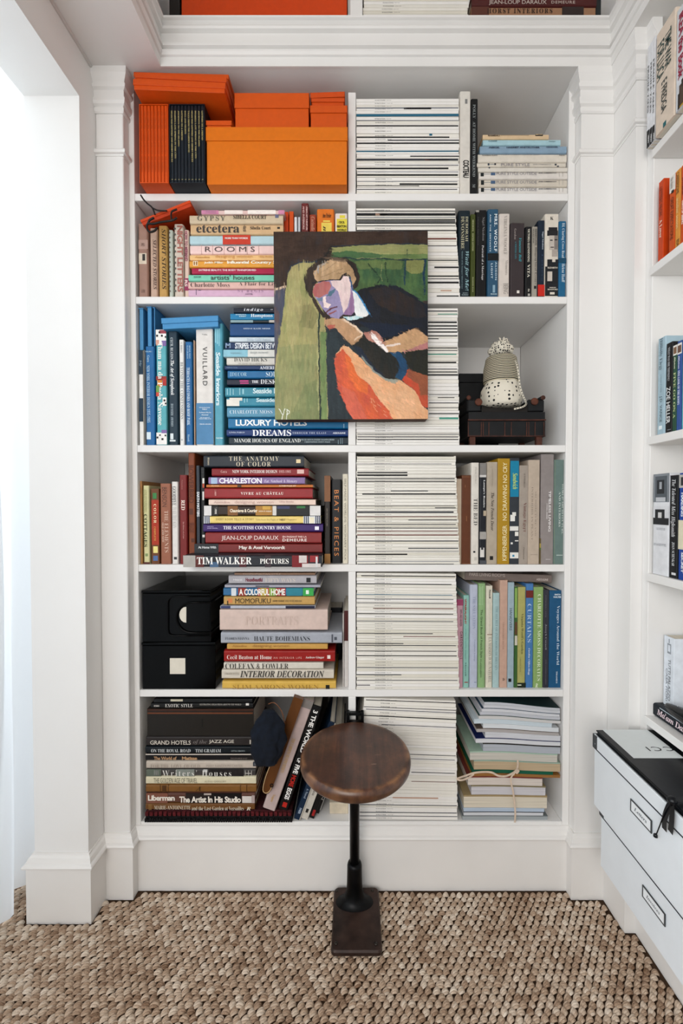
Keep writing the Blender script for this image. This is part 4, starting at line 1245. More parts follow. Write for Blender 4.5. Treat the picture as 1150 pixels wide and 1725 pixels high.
row('D2', [
    (163, 45, 812, 125, '#242d38', 'charcoal blue book with cream capitals', [('THE ANATOMY', 'bw', '#d9cdb4', 330, 53, 650, 82, -.01), ('OF COLOR', 'bw', '#d9cdb4', 376, 88, 598, 118, -.02), ('BATY', 'S', '#c9bda4', 192, 60, 202, 110)], [('#e3cfa0', 762, 72, 790, 96)], dict(rnd=.4, depth=.2)),
    (216, 128, 842, 182, '#96171f', 'bright red book with white serif line', [('NEW YORK INTERIOR DESIGN', 'b', '#ecd8d2', 350, 141, 640, 161), ('1935-1985', 'b', '#e0a8a4', 650, 143, 728, 159), ('Gura', 'b', '#e0b0a8', 276, 142, 315, 160, -.01)], [('#e0b8b0', 768, 138, 812, 164)]),
    (195, 186, 818, 233, '#8f75a8', 'lilac book with chunky white word', [('CHARLESTON', 'S', '#f0ecf2', 265, 192, 540, 228), ('Eat, Notebook & Memory', 'i', '#d8cce4', 555, 203, 768, 228)], [('#a9c0dc', 212, 190, 252, 230)]),
    (181, 235, 870, 254, '#c87028', 'very thin orange magazine', [('AUTHENTIQUE ART', 'S', '#f0d8b8', 650, 239, 762, 249), ('FRANK', 'S', '#e0b080', 215, 238, 268, 248)], [('#3a2a1c', 382, 238, 408, 251)], dict(hard=False)),
    (169, 256, 868, 326, '#a5262a', 'wide red book with centred capitals', [('VIVRE AU CHÂTEAU', 'bw', '#f2e0d8', 405, 279, 680, 301), ('Ariel', 'S', '#e0a09a', 236, 268, 246, 308)]),
    (196, 330, 888, 369, '#e8cfc0', 'blush pink book with faint lettering', [('designing women', 'x', '#c9a89c', 365, 338, 615, 362), ('Assouline', 'S', '#d0b0a4', 230, 342, 335, 356), ('Libby Books', 'S', '#d0b0a4', 652, 340, 745, 354)]),
    (166, 371, 920, 436, '#3a281c', 'dark photo-covered book with white ends', [('Chaumieres & Courtier', 'S', '#efe0c8', 335, 392, 512, 414), ('maison de campagne', 'i', '#efe0c8', 520, 400, 604, 414), ('Actuel', 'i', '#e8e0d8', 236, 380, 250, 425)], [('#dedbd8', 166, 371, 214, 436), ('#1a1512', 216, 373, 258, 434), ('#8c5a24', 320, 373, 385, 434), ('#b5802e', 500, 373, 608, 434), ('#d8a848', 545, 373, 595, 396), ('#d6d2cc', 610, 373, 634, 434), ('#15181a', 636, 373, 848, 434), ('#2f7a3e', 765, 373, 820, 388), ('#3a3f6a', 640, 373, 720, 392), ('#dedbd8', 850, 371, 920, 436)], {}),
    (165, 438, 920, 487, '#ecd07a', 'yellow book with striped navy ends', [('EVERY ROOM TELLS A STORY', 'xw', '#9a854a', 245, 452, 488, 466), ('Tales from the Pages of', 'x', '#b8a468', 500, 455, 648, 470), ('NEST', 'S', '#8a7640', 655, 455, 695, 468), ('Magazine', 'x', '#b8a468', 700, 455, 765, 468)], [('#dfe0e4', 165, 438, 205, 487), ('#dfe0e4', 808, 438, 920, 487)] + [('#2a3a5c', x, 438, x + 6, 487) for x in (172, 184, 196, 812, 824, 836, 886, 898, 910)] + [('#efe6cc', 848, 446, 878, 484)], {}),
    (161, 489, 935, 542, '#47287a', 'purple book with white serif capitals', [('THE SCOTTISH COUNTRY HOUSE', 'b', '#efeaf4', 292, 502, 728, 524), ('JAMES KNOX', 'S', '#b8a8d4', 188, 504, 230, 511), ('JAMES FENNELL', 'S', '#b8a8d4', 188, 514, 258, 521)], [('#eceaf2', 882, 505, 908, 528)], dict(rnd=.4)),
    (175, 543, 925, 616, '#9c3433', 'brick red book with thin white capitals', [('JEAN-LOUP DARAUX', 'x', '#ecd9d2', 280, 565, 648, 600, -.004), ('EN PASSANT PAR LA', 'S', '#ecc8c0', 674, 566, 830, 578), ('DEMEURE', 'Sw', '#ecd9d2', 674, 584, 830, 602)]),
    (104, 617, 930, 678, '#8c3230', 'maroon book with dark grey end', [('May & Axel Vervoordt', 'S', '#f0e4dc', 393, 630, 690, 658), ('At Home With', 'S', '#dcdcdc', 130, 632, 246, 648)], [('#33363a', 105, 617, 260, 678)], dict(rnd=.4)),
    (32, 692, 928, 783, '#2a2e36', 'thickest book, photo spine and grey end', [('TIM WALKER', 'b', '#f3f0ea', 122, 703, 475, 750), ('PICTURES', 'b', '#f3f0ea', 528, 713, 714, 746)], [('#b0aba4', 32, 684, 112, 780), ('#6b2c26', 112, 684, 165, 780), ('#4a6a8c', 205, 735, 260, 770), ('#3a3f4a', 262, 684, 400, 780), ('#5c1f24', 395, 684, 440, 780), ('#44333a', 560, 684, 600, 780), ('#8c1c24', 735, 684, 840, 780), ('#d8cfcb', 780, 690, 830, 740), ('#d8cfcb', 800, 745, 920, 780), ('#a82a30', 850, 684, 905, 735), ('#d8d8d8', 888, 700, 900, 775)], dict(rnd=.4, d0=-.05)),
], 'fourth shelf pile', 'lying books in the middle of the fourth shelf', 'h', BOARD[3], depth=.22)
row('D2', [
    (942, 176, 984, 752, '#2b211a', 'dark brown book with copper ends', [('ARCHITECTURE', 'b', '#8a8070', 957, 385, 965, 505)], [('#8c5a34', 944, 178, 982, 345), ('#a87840', 944, 682, 982, 752)], {}),
    (988, 200, 1056, 752, '#1b1b1e', 'black book with spaced orange capitals', [('BEAT & PIECES', 'xw', '#d88a4a', 1008, 270, 1036, 695)], [('#5a5854', 990, 742, 1056, 752)], {}),
    (1060, 166, 1098, 752, '#dcd4c0', 'cream book with small grey capitals', [('SELF-MADE WORLDS: VISIONARY FOLK', 'x', '#8f8a7c', 1072, 195, 1084, 725)], [], {}),
], 'trio beside the divider, fourth shelf', 'upright trio right of the red pile', 'v', BOARD[3], depth=.22, d0=.02)
row('D4', [
    (45, 288, 95, 1110, '#b8a58f', 'plain beige book', [], [], dict(rnd=.15, hard=False)),
    (97, 254, 182, 1110, '#6e3c20', 'scuffed brown leather book', [], [('#8c5a38', 100, 268, 180, 274), ('#8c5a38', 100, 1088, 180, 1094), ('#94623e', 128, 345, 134, 372), ('#94623e', 140, 640, 146, 690)], dict(rnd=.15)),
    (186, 136, 262, 1110, '#dcd6cc', 'cream book with thin black capitals', [('THE BED', 'b', '#3a3a3a', 210, 475, 246, 728, -.025), ('Diane Fisher', 'b', '#b0aaa0', 222, 180, 240, 335, -.01)], [('#26282a', 206, 972, 226, 988), ('#c8c2b8', 215, 1030, 240, 1060)], {}),
    (266, 138, 330, 1110, '#20242c', 'black and white photo book', [("Lampe's Routes", 'b', '#e6e6e4', 298, 300, 318, 560)], [('#8a8682', 268, 140, 330, 250), ('#d0ccc8', 268, 252, 330, 275), ('#a8a49e', 268, 790, 330, 860), ('#b9a890', 302, 590, 330, 640), ('#dad6d0', 270, 940, 310, 1030), ('#33363c', 280, 930, 300, 960), ('#55585e', 268, 1060, 330, 1105)], {}),
    (334, 130, 434, 1110, '#b5a896', 'taupe book with italic lettering', [('The New French Decor', 'i', '#4f463c', 372, 420, 404, 780), ('CECILE DAVID-WEILL', 'b', '#9a8f80', 382, 195, 392, 360)], [('#26241f', 362, 1020, 394, 1056)], dict(rnd=.15)),
    (438, 96, 549, 1110, '#b58c1c', 'mustard yellow book with white capitals', [('KIPPENBERGER   NO DRAWING NO CRY', 'xu', '#f0e4b4', 480, 135, 526, 1062, .003)], [], dict(rnd=.1, hard=False)),
    (552, 92, 638, 1110, '#3a3f46', 'grey book with turquoise slanted top', [('Sandwich', 's', '#c3dc70', 578, 235, 624, 388)], [('#0d87ad', 556, 120, 638, 460), ('#e6e3dc', 556, 630, 600, 690), ('#e6e3dc', 575, 605, 610, 640), ('#e6e3dc', 552, 738, 632, 780), ('#e6e3dc', 600, 790, 632, 830), ('#e6e3dc', 560, 890, 578, 908), ('#e6e3dc', 600, 870, 632, 880), ('#e6e3dc', 552, 985, 632, 1040), ('#3a8cb0', 574, 1006, 594, 1026)], dict(rnd=.1, hard=False)),
    (641, 162, 724, 1110, '#a89c90', 'grey-brown book with maroon title', [('Vintage Egypt', 'b', '#7a3a30', 672, 515, 708, 790, -.025), ('AUTOMOBILES', 'b', '#6a5f55', 682, 235, 698, 372, -.01), ('Flammarion', 'b', '#6a5f55', 676, 935, 690, 1050, -.01)], [], dict(rnd=.15)),
    (727, 110, 830, 1110, '#bfae9c', 'pinkish taupe book with faint capitals', [('INTERIORS IN PLANT', 'b', '#9a8c80', 752, 365, 772, 870, -.02), ('ARCHITECTURE AND', 'b', '#9a8c80', 786, 400, 804, 825, -.02)], [('#9a8c80', 748, 1004, 812, 1008)], dict(rnd=.1)),
    (833, 850, 846, 1110, '#6a5a3a', 'sliver of a low patterned booklet', [], [('#b09a48', 833, 900, 846, 940), ('#5a7a3a', 833, 941, 846, 960)], dict(hard=False, rnd=.1)),
    (848, 56, 962, 1110, '#958c89', 'mauve-grey book with white capitals', [('TIMELESS LIVING', 'S', '#e6e2e0', 914, 402, 940, 788, -.01), ('1930-2000', 'S', '#d0cac8', 894, 525, 908, 670)], [('#c8c2c0', 890, 1048, 934, 1052)], dict(hard=False, rnd=.08)),
    (970, 108, 1088, 1110, '#6f857f', 'sage green book with pale capitals', [('WORLD ARCHITECTURE', 'b', '#d3dcd6', 1038, 335, 1064, 812, -.02), ('AND INTERIORS', 'b', '#d3dcd6', 1010, 410, 1032, 742, -.02)], [('#c3cec8', 992, 1008, 1060, 1014), ('#8f9a5a', 970, 110, 978, 1110)], dict(hard=False, rnd=.08)),
], 'fourth shelf, right', 'upright books at the right of the fourth shelf', 'v', BOARD[3], depth=.22, d0=.008)

# ================================================================== FIFTH SHELF
row('E1', [
    (520, 31, 938, 42, '#9c7a62', 'brown book touching the shelf above', [('COSMOPOLITAN STYLE', 'x', '#d8bca8', 565, 33, 760, 40)], [], dict(hard=False)),
    (490, 43, 945, 88, '#b9b6bb', 'pale grey book with magenta title', [('HouseBeautiful', 'S', '#8c3348', 578, 56, 666, 76), ('FIFTY WAYS', 'b', '#d9cfc6', 680, 58, 835, 78), ('Hearst', 'S', '#e0dee0', 515, 60, 562, 70)], [('#22242a', 892, 56, 914, 80)]),
    (470, 92, 965, 107, '#a9a9b4', 'thin glossy grey magazine', [], [('#3a3a44', 630, 97, 700, 102)], dict(hard=False)),
    (463, 108, 930, 150, '#3a78a8', 'colourful striped book with bold white title', [('A COLORFUL HOME', 'S', '#f3f0e8', 545, 113, 782, 146)], [('#a83a2c', 540, 109, 580, 149), ('#c8503a', 640, 109, 700, 149), ('#c8b04a', 655, 109, 685, 149), ('#8cb04a', 700, 109, 735, 149), ('#b8423a', 735, 109, 785, 149), ('#2f8a9c', 790, 109, 870, 149), ('#d8dce0', 505, 109, 530, 149), ('#3fae52', 874, 109, 930, 149), ('#e8efe6', 890, 120, 905, 140)], {}),
    (465, 152, 935, 198, '#c9a05c', 'tan book with thin dark capitals', [('MOMOFUKU', 'x', '#4a3a24', 525, 162, 708, 188), ('DAVID CHANG', 'S', '#7a6238', 718, 171, 778, 180), ('AND PETER MEEHAN', 'S', '#9a8050', 782, 171, 868, 180)], [('#e08a50', 486, 163, 510, 185), ('#4a3a24', 483, 175, 489, 196)]),
    (447, 200, 938, 216, '#b9bcc6', 'thin blue-grey patterned book', [], [('#3f4a7a', 450, 202, 500, 214), ('#23284a', 785, 202, 935, 214)], dict(hard=False)),
    (444, 219, 1002, 329, '#d6bfb4', 'thick pale pink cloth slipcased volume', [('PORTRAITS', 'b', '#cdb6aa', 575, 255, 850, 300, -.01)], [], dict(rnd=.12)),
    (450, 338, 1077, 397, '#a9adb6', 'silver-grey book with thin serif capitals', [('HAUTE BOHEMIANS', 'b', '#2f3138', 622, 358, 910, 382, -.025), ('FLORES-VIANNA', 'b', '#3f424a', 473, 363, 597, 376, -.01)], [('#5a5e68', 1022, 348, 1030, 390), ('#5a5e68', 1036, 362, 1050, 378)]),
    (482, 398, 1002, 427, '#cf9f52', 'thin golden book', [('designing women', 'x', '#a8783a', 615, 400, 803, 418), ('Assouline', 'S', '#b8863f', 510, 402, 585, 414)], [], {}),
    (466, 431, 1040, 492, '#a8201c', 'vivid red book with white lettering', [('Cecil Beaton at Home', 'b', '#f6e8e0', 483, 455, 714, 476, -.01), ('AN INTERIOR LIFE', 'xw', '#e8b0a4', 722, 464, 868, 474), ('Andrew Ginger', 'b', '#f0dcd4', 888, 461, 984, 475)], [('#f0dcd4', 1000, 456, 1016, 474)]),
    (465, 494, 980, 529, '#d5cfc2', 'white book with heavy black capitals', [('COLEFAX & FOWLER', 'b', '#33312e', 474, 498, 800, 526, -.01)], [], {}),
    (454, 530, 1034, 580, '#d2c9ba', 'cream book with slanted black capitals', [('INTERIOR DECORATION', 'i', '#3f3c38', 550, 536, 985, 570), ('A TREASURY OF STYLE', 'b', '#b0a898', 470, 546, 545, 556)], [], {}),
    (457, 590, 1045, 643, '#dcb354', 'yellow book with gold capitals', [('SLIM AARONS WOMEN', 'b', '#b0883a', 512, 608, 955, 638, -.02)], [('#26241c', 992, 610, 1012, 632)]),
], 'fifth shelf pile', 'lying books on the fifth shelf', 'h', BOARD[4], depth=.22, d0=.006)
row('E1', [
    (1004, 212, 1076, 640, '#26262c', 'black book standing behind the pile', [], [('#4a4a52', 1010, 260, 1040, 330)], dict(hard=False, d0=.229, depth=.09)),
    (1079, 240, 1086, 645, '#c9c3bc', 'thin white book by the divider', [], [], dict(hard=False, rnd=.1, d0=.02)),
    (1087, 225, 1111, 645, '#cfc9c4', 'white spine with dark red top', [], [('#5a2624', 1088, 226, 1110, 382)], dict(hard=False, rnd=.1, d0=.02)),
], 'group by the divider, fifth shelf', 'upright books by the divider on the fifth shelf', 'v', BOARD[4], depth=.2)
row('E3', [
    (50, 306, 112, 1137, '#c79aa6', 'mauve-pink slim book with black title', [('GARDENTOOLS', 'xw', '#33252a', 80, 608, 104, 870, .004), ('SMITH AND HAWKEN', 'x', '#33252a', 78, 400, 100, 560)], [('#a5476b', 50, 308, 112, 365)], {}),
    (115, 268, 168, 1137, '#8fc0b4', 'pale mint slim book', [('VITRERALIGHT', 'S', '#b03a30', 122, 300, 142, 540), ('a garden of earthly delights', 'b', '#5f9486', 128, 560, 140, 870), ('Merrell', 'b', '#3f6a60', 128, 900, 140, 1030)], [('#a5302a', 124, 1086, 156, 1094)], {}),
    (174, 167, 250, 1137, '#b9bfd0', 'lavender grey book with faint lettering', [('THE SALUTATION', 'b', '#8f98b4', 200, 280, 228, 585, -.02), ('Vaughan Young', 'i', '#8f98b4', 210, 685, 226, 890)], [('#8f98b4', 215, 1086, 235, 1094)], {}),
    (254, 155, 322, 1137, '#8fb37c', 'fresh green jacketed book', [('The Grand Book of French Style', 'x', '#33502c', 268, 402, 294, 860, .006), ('FLAMMARION', 'b', '#4a6a40', 270, 870, 284, 1045)], [('#a9c79a', 262, 180, 268, 360), ('#a9c79a', 276, 190, 282, 360), ('#a9c79a', 290, 180, 296, 360)], dict(rnd=.35)),
    (328, 178, 388, 1137, '#d8d2c0', 'cream slim book with grey capitals', [('LA MAISON D AU NATUREL', 'b', '#8c8a80', 348, 665, 378, 1090, -.02), ('Rizzoli', 'S', '#4a443a', 356, 216, 370, 298), ('Interiors inspired by nature and', 'x', '#9c988c', 358, 340, 368, 630)], [('#8c6a4a', 338, 636, 384, 642)], {}),
    (393, 246, 455, 1137, '#a9c3c3', 'pale duck-egg blue book', [('THE SECRET OF INTERIORS OF BRITAIN', 'b', '#7f9c9e', 412, 370, 438, 975, -.015)], [], {}),
    (459, 125, 529, 1137, '#c9a592', 'pale salmon book', [('VISIONNAIRES DECOR', 'b', '#a88674', 482, 520, 496, 780)], [('#3a3230', 486, 1050, 492, 1075), ('#3a3230', 500, 1055, 504, 1072)], dict(rnd=.2)),
    (533, 146, 594, 1137, '#9fb3bc', 'grey-blue slim book', [('HANOVERS', 'x', '#4f6068', 548, 390, 572, 600)], [('#15181a', 538, 1055, 566, 1086)], {}),
    (598, 185, 622, 1150, '#3f6a34', 'dark green photo spine sliver', [], [('#8cb05a', 598, 200, 622, 480), ('#6a4a30', 598, 520, 622, 640), ('#c9c3b4', 598, 650, 622, 740)], dict(hard=False, rnd=.1)),
    (624, 190, 702, 1150, '#b0ab66', 'olive yellow book with dark green foot', [("Virginia Woolf's Garden", 'b', '#3a3c20', 652, 440, 682, 822, -.02), ('CAROLINE ZOOB', 'b', '#8a884c', 644, 850, 658, 990)], [('#1f2d1c', 624, 1095, 702, 1150), ('#dfe0c8', 624, 1112, 660, 1120)], {}),
    (705, 158, 774, 1160, '#4a7fb8', 'cornflower blue book with white capitals', [('CURTAINS', 'b', '#bcd2e8', 716, 348, 754, 712, -.02), ('Caroline Clifton-Mogg', 'i', '#dbe6f2', 720, 768, 742, 1020)], [('#7c2c24', 706, 222, 773, 292)], {}),
    (777, 190, 866, 1160, '#8cab68', 'leaf green book with tall pale capitals', [('CHARLOTTE MOSS DECORATES', 'b', '#e3ebd2', 808, 258, 846, 1075, -.015), ('R', 'ih', '#e3ebd2', 790, 1100, 815, 1140)], [], dict(rnd=.2)),
    (868, 216, 922, 1155, '#3a3a44', 'charcoal book with silver lettering', [('Joseph Cornell', 'b', '#a9a6ac', 880, 540, 900, 782, -.01), ('INTERVIEWS WITH', 'b', '#6d6a72', 884, 265, 896, 475), ('AND COMMENTARIES', 'b', '#6d6a72', 884, 870, 896, 1110)], [], {}),
    (926, 222, 1056, 1155, '#1c5c88', 'wide blue book with white serif title', [('Voyages Around the World', 'b', '#dbe6ec', 985, 365, 1022, 925, -.01), ('WALTER', 'Sh', '#dbe6ec', 960, 276, 1038, 292), ('SMITH', 'Sh', '#dbe6ec', 972, 254, 1028, 268), ('THAMES', 'b', '#dbe6ec', 986, 985, 1000, 1098)], [], dict(rnd=.12)),
], 'fifth shelf, right', 'upright pastel books on the fifth shelf', 'v', BOARD[4], depth=.23, d0=.014)

# ================================================================== SECOND SHELF: tied red box
def px3(u, v, y):
    x, z = at_y(u, v, y)
    return Vector((x, y, z))


def cp3(crop, x, y, d):
    u, v = cpx(crop, x, y)
    return px3(u, v, d)


CROPS['B0'] = (225, 325, 9.583)
p = cp3('B0', 120, 497, -.012)
tb = empty('gift_box', (p.x + .075, .05, p.z + .0310), 'tilted red-orange box tied with black cord, on the second shelf', 'box')
tb.rotation_euler = (0, -math.radians(21.5), 0)
mo = mat('#cf4014', .5, .04, 90)
mb = MB(); mb.rbox(-.078, .070, -.062, .062, -.008, .006, .0008, mo); mb.build('tray', tb)
mb = MB(); mb.rbox(-.0795, .0715, -.0635, .0635, .001, .0085, .0008, mat('#dd4a14', .5, .04, 90)); mb.build('lid', tb)
CORD = mat('#231c1a', .6, .1, 200)
def cordmesh(pts, r, name='cord', root=None, m=CORD, sq=1.0):
    # smooth the run of points
    P = [Vector(q) for q in pts]
    out = []
    for i in range(len(P) - 1):
        p0, p1, p2, p3 = P[max(i - 1, 0)], P[i], P[i + 1], P[min(i + 2, len(P) - 1)]
        for k in range(6):
            t = k / 6
            out.append(.5 * ((2 * p1) + (-p0 + p2) * t + (2 * p0 - 5 * p1 + 4 * p2 - p3) * t * t + (-p0 + 3 * p1 - 3 * p2 + p3) * t ** 3))
    out.append(P[-1])
    mb = MB()
    if root is None:
        inv = (Matrix.Translation(tb.location) @ tb.rotation_euler.to_matrix().to_4x4()).inverted()
        mb.tube([inv @ q for q in out], r, m, 8, sq)
        return mb.build(name, tb)
    mb.tube([q - root.location for q in out], r, m, 8, sq)
    return mb.build(name, root)


c_ = lambda x, y, d=-.022: cp3('B0', x, y, d)
cordmesh([c_(115, 35), c_(160, 105), c_(220, 170), c_(300, 240), c_(345, 350)], .0022)
cordmesh([c_(300, 240), c_(400, 285), c_(540, 290)], .002)
cordmesh([c_(700, 265), c_(620, 300), c_(605, 370), c_(625, 440), c_(700, 400)], .0024)
cordmesh([c_(700, 400), c_(620, 445), c_(450, 470), c_(320, 500), c_(230, 500), c_(215, 570), c_(260, 630), c_(340, 610), c_(380, 560)], .0028)
cordmesh([c_(230, 500), c_(260, 440), c_(330, 400)], .003)

# ================================================================== THIRD SHELF RIGHT: bench, ribbons, dark box
CB = lambda x, y, d=.03: cp3('C4', x, y, d)
BLK = mat('#15171a', .5, .25, 30, .2)
WORN = mat('#5f3426', .6, .35, 60, .2)
KNOB = mat('#6a3a28', .65, .3, 60, .3)
bx0, bx1 = CB(150, 1100).x, CB(868, 1100).x
zf = BOARD[2] + .0005
Zc = lambda y: CB(400, y).z
b_ = empty('bench', ((bx0 + bx1) / 2, .10, zf), 'miniature black bench with worn brown edges and scrolled arms', 'bench')


def bpart(name, x0, x1, y0, y1, z0, z1, m, r=.001):
    mb = MB(); mb.rbox(x0, x1, y0, y1, z0, z1, r, m)
    o = mb.build(name, b_); o.location = -b_.location
    return o


YF, YB = .03, .17
for xa, xb in ((CB(178, 0).x, CB(232, 0).x), (CB(797, 0).x, CB(853, 0).x)):
    for ya in (YF + .002, YB - .014):
        bpart('leg', xa, xb, ya, ya + .012, zf, Zc(1262), WORN)
bpart('apron', bx0, bx1, YF, YB, Zc(1262), Zc(1118), BLK)
bpart('seat', bx0 + .002, bx1 - .002, YF - .002, YB, Zc(1117.5), Zc(1035), BLK)
for xx in (162, 282, 300, 352, 500, 560, 702, 722, 780, 862):
    q = CB(xx, 0).x
    bpart('moulding_strip', q - .0012, q + .0012, YF - .0018, YF - .0002, Zc(1255), Zc(1128), WORN, .0004)
bpart('moulding_strip', bx0, bx1, YF - .004, YF - .0022, Zc(1116), Zc(1105), WORN, .0004)
bpart('moulding_strip', bx0, bx1, YF - .0018, YF - .0002, Zc(1262), Zc(1254), WORN, .0004)
for s, xa, xb, kx, ky in ((1, 150, 285, 250, 945), (-1, 712, 868, 765, 940)):
    xa_, xb_ = CB(xa, 0).x, CB(xb, 0).x
    bpart('arm', xa_, xb_, YF, YB, Zc(1034), Zc(918), BLK, .004)
    k = CB(kx, ky)
    mb = MB(); mb.tube([(k.x, YF - .005, k.z), (k.x, YF - .004, k.z), (k.x, YF - .0012, k.z)], [.007, .0105, .0112], KNOB, 16); mb.tube([(k.x, YF - .001, k.z), (k.x, YB, k.z)], .0105, BLK, 16)
    o = mb.build('arm_roll', b_); o.location = -b_.location
    mb = MB(); mb.tube([(xa_ + .004 if s > 0 else xb_ - .006, YF - .002, Zc(905)), (xa_ + .004 if s > 0 else xb_ - .006, YB, Zc(905))], .0065, BLK, 12); mb.tube([(xa_ + .004 if s > 0 else xb_ - .006, YF - .0035, Zc(905)), (xa_ + .004 if s > 0 else xb_ - .006, YF - .0021, Zc(905))], .0067, WORN, 12)
    o = mb.build('arm_roll', b_); o.location = -b_.location
# sagging middle
vs, fs = [], []
N_ = 20
for i in range(N_ + 1):
    t = i / N_
    x = CB(285, 0).x + (CB(712, 0).x - CB(285, 0).x) * t
    z = Zc(1000) + .010 * (abs(t - .5) * 2) ** 2
    for y, zz in ((YF + .001, Zc(1036) - .001), (YF + .001, z), (YB - .002, z), (YB - .002, Zc(1036) - .001)):
        vs.append((x, y, zz))
for i in range(N_):
    for k in range(3):
        a = i * 4 + k
        fs.append((a, a + 1, a + 5, a + 4))
mb = MB(); mb.add(vs, fs, mat('#241f1b', .6, .3, 50, .3), True)
o = mb.build('seat_cover', b_); o.location = -b_.location
dx0, dx1 = cp3('C4', 72, 700, .19).x, cp3('C4', 440, 700, .19).x
db = empty('storage_box', ((dx0 + dx1) / 2, .25, zf), 'plain black box in shadow behind the miniature bench', 'box')
ztb = cp3('C4', 150, 680, .19).z
mb = MB(); mb.rbox(-(dx1 - dx0) / 2, (dx1 - dx0) / 2, -.06, .06, 0, ztb - zf - .03, .001, BLK); mb.build('tray', db)
mb = MB(); mb.rbox(-(dx1 - dx0) / 2 - .001, (dx1 - dx0) / 2 + .001, -.061, .061, ztb - zf - .0295, ztb - zf, .001, BLK); mb.build('lid', db)


def patmat(kind):
    m = bpy.data.materials.new('m_' + kind)
    m.use_nodes = True
    nt = m.node_tree
    b = nt.nodes['Principled BSDF']; b.inputs['Roughness'].default_value = .8
    tc = nt.nodes.new('ShaderNodeTexCoord')
    mp = nt.nodes.new('ShaderNodeMapping')
    cr = nt.nodes.new('ShaderNodeValToRGB'); cr.color_ramp.interpolation = 'CONSTANT'
    e = cr.color_ramp.elements
    nt.links.new(tc.outputs['UV' if kind == 'ribbon' else 'Object'], mp.inputs[0])
    if kind == 'stripes':
        t = nt.nodes.new('ShaderNodeTexWave'); t.bands_direction = 'Z'; t.inputs['Scale'].default_value = 62; t.inputs['Distortion'].default_value = 0.0
        nt.links.new(mp.outputs[0], t.inputs['Vector'])
        nt.links.new(t.outputs['Fac'], cr.inputs[0])
        e[0].color = (*lin('#12100d'), 1); e[1].position = .5; e[1].color = (*lin('#cfc6ac'), 1)
    else:
        t = nt.nodes.new('ShaderNodeTexVoronoi'); t.inputs['Scale'].default_value = {'dots': 78, 'knot': 150}.get(kind, 100)
        t.inputs['Randomness'].default_value = .35
        nt.links.new(mp.outputs[0], t.inputs['Vector'])
        nt.links.new(t.outputs['Distance'], cr.inputs[0])
        e[0].color = (*lin('#151414'), 1); e[1].position = {'dots': .27, 'knot': .36}.get(kind, .3); e[1].color = (*lin('#e3dccb'), 1)
    nt.links.new(cr.outputs[0], b.inputs['Base Color'])
    return m


DOTS, KNOT, STR = patmat('dots'), patmat('knot'), patmat('stripes')
cc = CB(455, 850, .085)
zb_ = Zc(1000) + .011
tw = empty('ribbon_bundle', (cc.x, .085, zb_), 'stack of polka-dot cloth bundle and striped ribbon reel on the black bench', 'ribbon bundle')
rr = (CB(645, 850, .085).x - CB(262, 850, .085).x) / 2 * .94
hb = cp3('C4', 455, 745, .085).z - zb_
from mathutils import noise as mnoise


def lump(p, th, a=.004, f=60):
    n = mnoise.noise(Vector(p) * f) * a
    d = Vector((p.x, p.y, 0))
    if d.length > 1e-6:
        d.normalize()
    return p + d * n + Vector((0, 0, n * .4))


mb = MB()
prof = [(rr * .70, 0.0)] + [(rr * (1 - .30 * (abs(t - .38) / .62) ** 2.2 * (1 if t > .38 else .7)), hb * t) for t in (.06, .15, .25, .38, .5, .62, .74, .86, .96)] + [(rr * .5, hb * 1.04), (.001, hb * 1.05)]
mb.lathe(prof, DOTS, (0, 0, 0), 48, fn=lambda p, th: lump(p, th, .0035 + .003 * max(0, math.cos(th + .6)), 45))
mb.build('dotted_bundle', tw)
hs = cp3('C4', 455, 540, .085).z - zb_
r0, r1 = (CB(612, 740, .085).x - CB(296, 740, .085).x) / 2, (CB(588, 530, .085).x - CB(322, 530, .085).x) / 2
mb = MB()
prof = [(r0 * .8, hb * .86), (r0, hb * .93), (r0 * .99, hb * 1.1), (r0 * .98, hb + (hs - hb) * .5), (r1 * 1.06, hb + (hs - hb) * .8), (r1 * 1.03, hs - .004), (r1 * .98, hs), (r1 * .90, hs + .002), (.001, hs + .004)]
pr2 = []
for i in range(len(prof) - 1):
    for k in range(4):
        t = k / 4
        pr2.append((prof[i][0] * (1 - t) + prof[i + 1][0] * t, prof[i][1] * (1 - t) + prof[i + 1][1] * t))
pr2.append(prof[-1])
mb.lathe(pr2, STR, (0, 0, 0), 40)
mb.build('striped_reel', tw)
hk = cp3('C4', 455, 375, .085).z - zb_
rk = (CB(560, 450, .085).x - CB(345, 450, .085).x) / 2
mb = MB()
prof = [(rk * .6, hs + .0042)] + [(rk * math.sin(math.pi * (0.22 + .70 * t)) ** .7, hs + .004 + (hk - hs - .004) * t) for t in (.1, .25, .4, .55, .7, .82, .92)] + [(.002, hk)]
mb.lathe(prof, KNOT, (0, 0, 0), 40, fn=lambda p, th: lump(p, th, .009, 55))
for k, (ax, az, an) in enumerate(((-.018, .7, 2.2), (.003, .96, 1.2), (.010, .92, .8), (-.004, .93, 1.9))):
    p0 = Vector((ax, -.006, hs + (hk - hs) * az))
    mb.tube([p0, p0 + Vector((math.cos(an) * .008, -.003, math.sin(an) * .007)), p0 + Vector((math.cos(an) * .012, .002, math.sin(an) * .012))], [.003, .0025, .001], KNOT, 6)
mb.tube([(-rk * .75, -.018, hs + .012), (-rk * .1, -rk * .95, hs + .020), (rk * .55, -rk * .75, hs + .008)], [.004, .0055, .004], KNOT, 8)
mb.build('dotted_knot', tw)


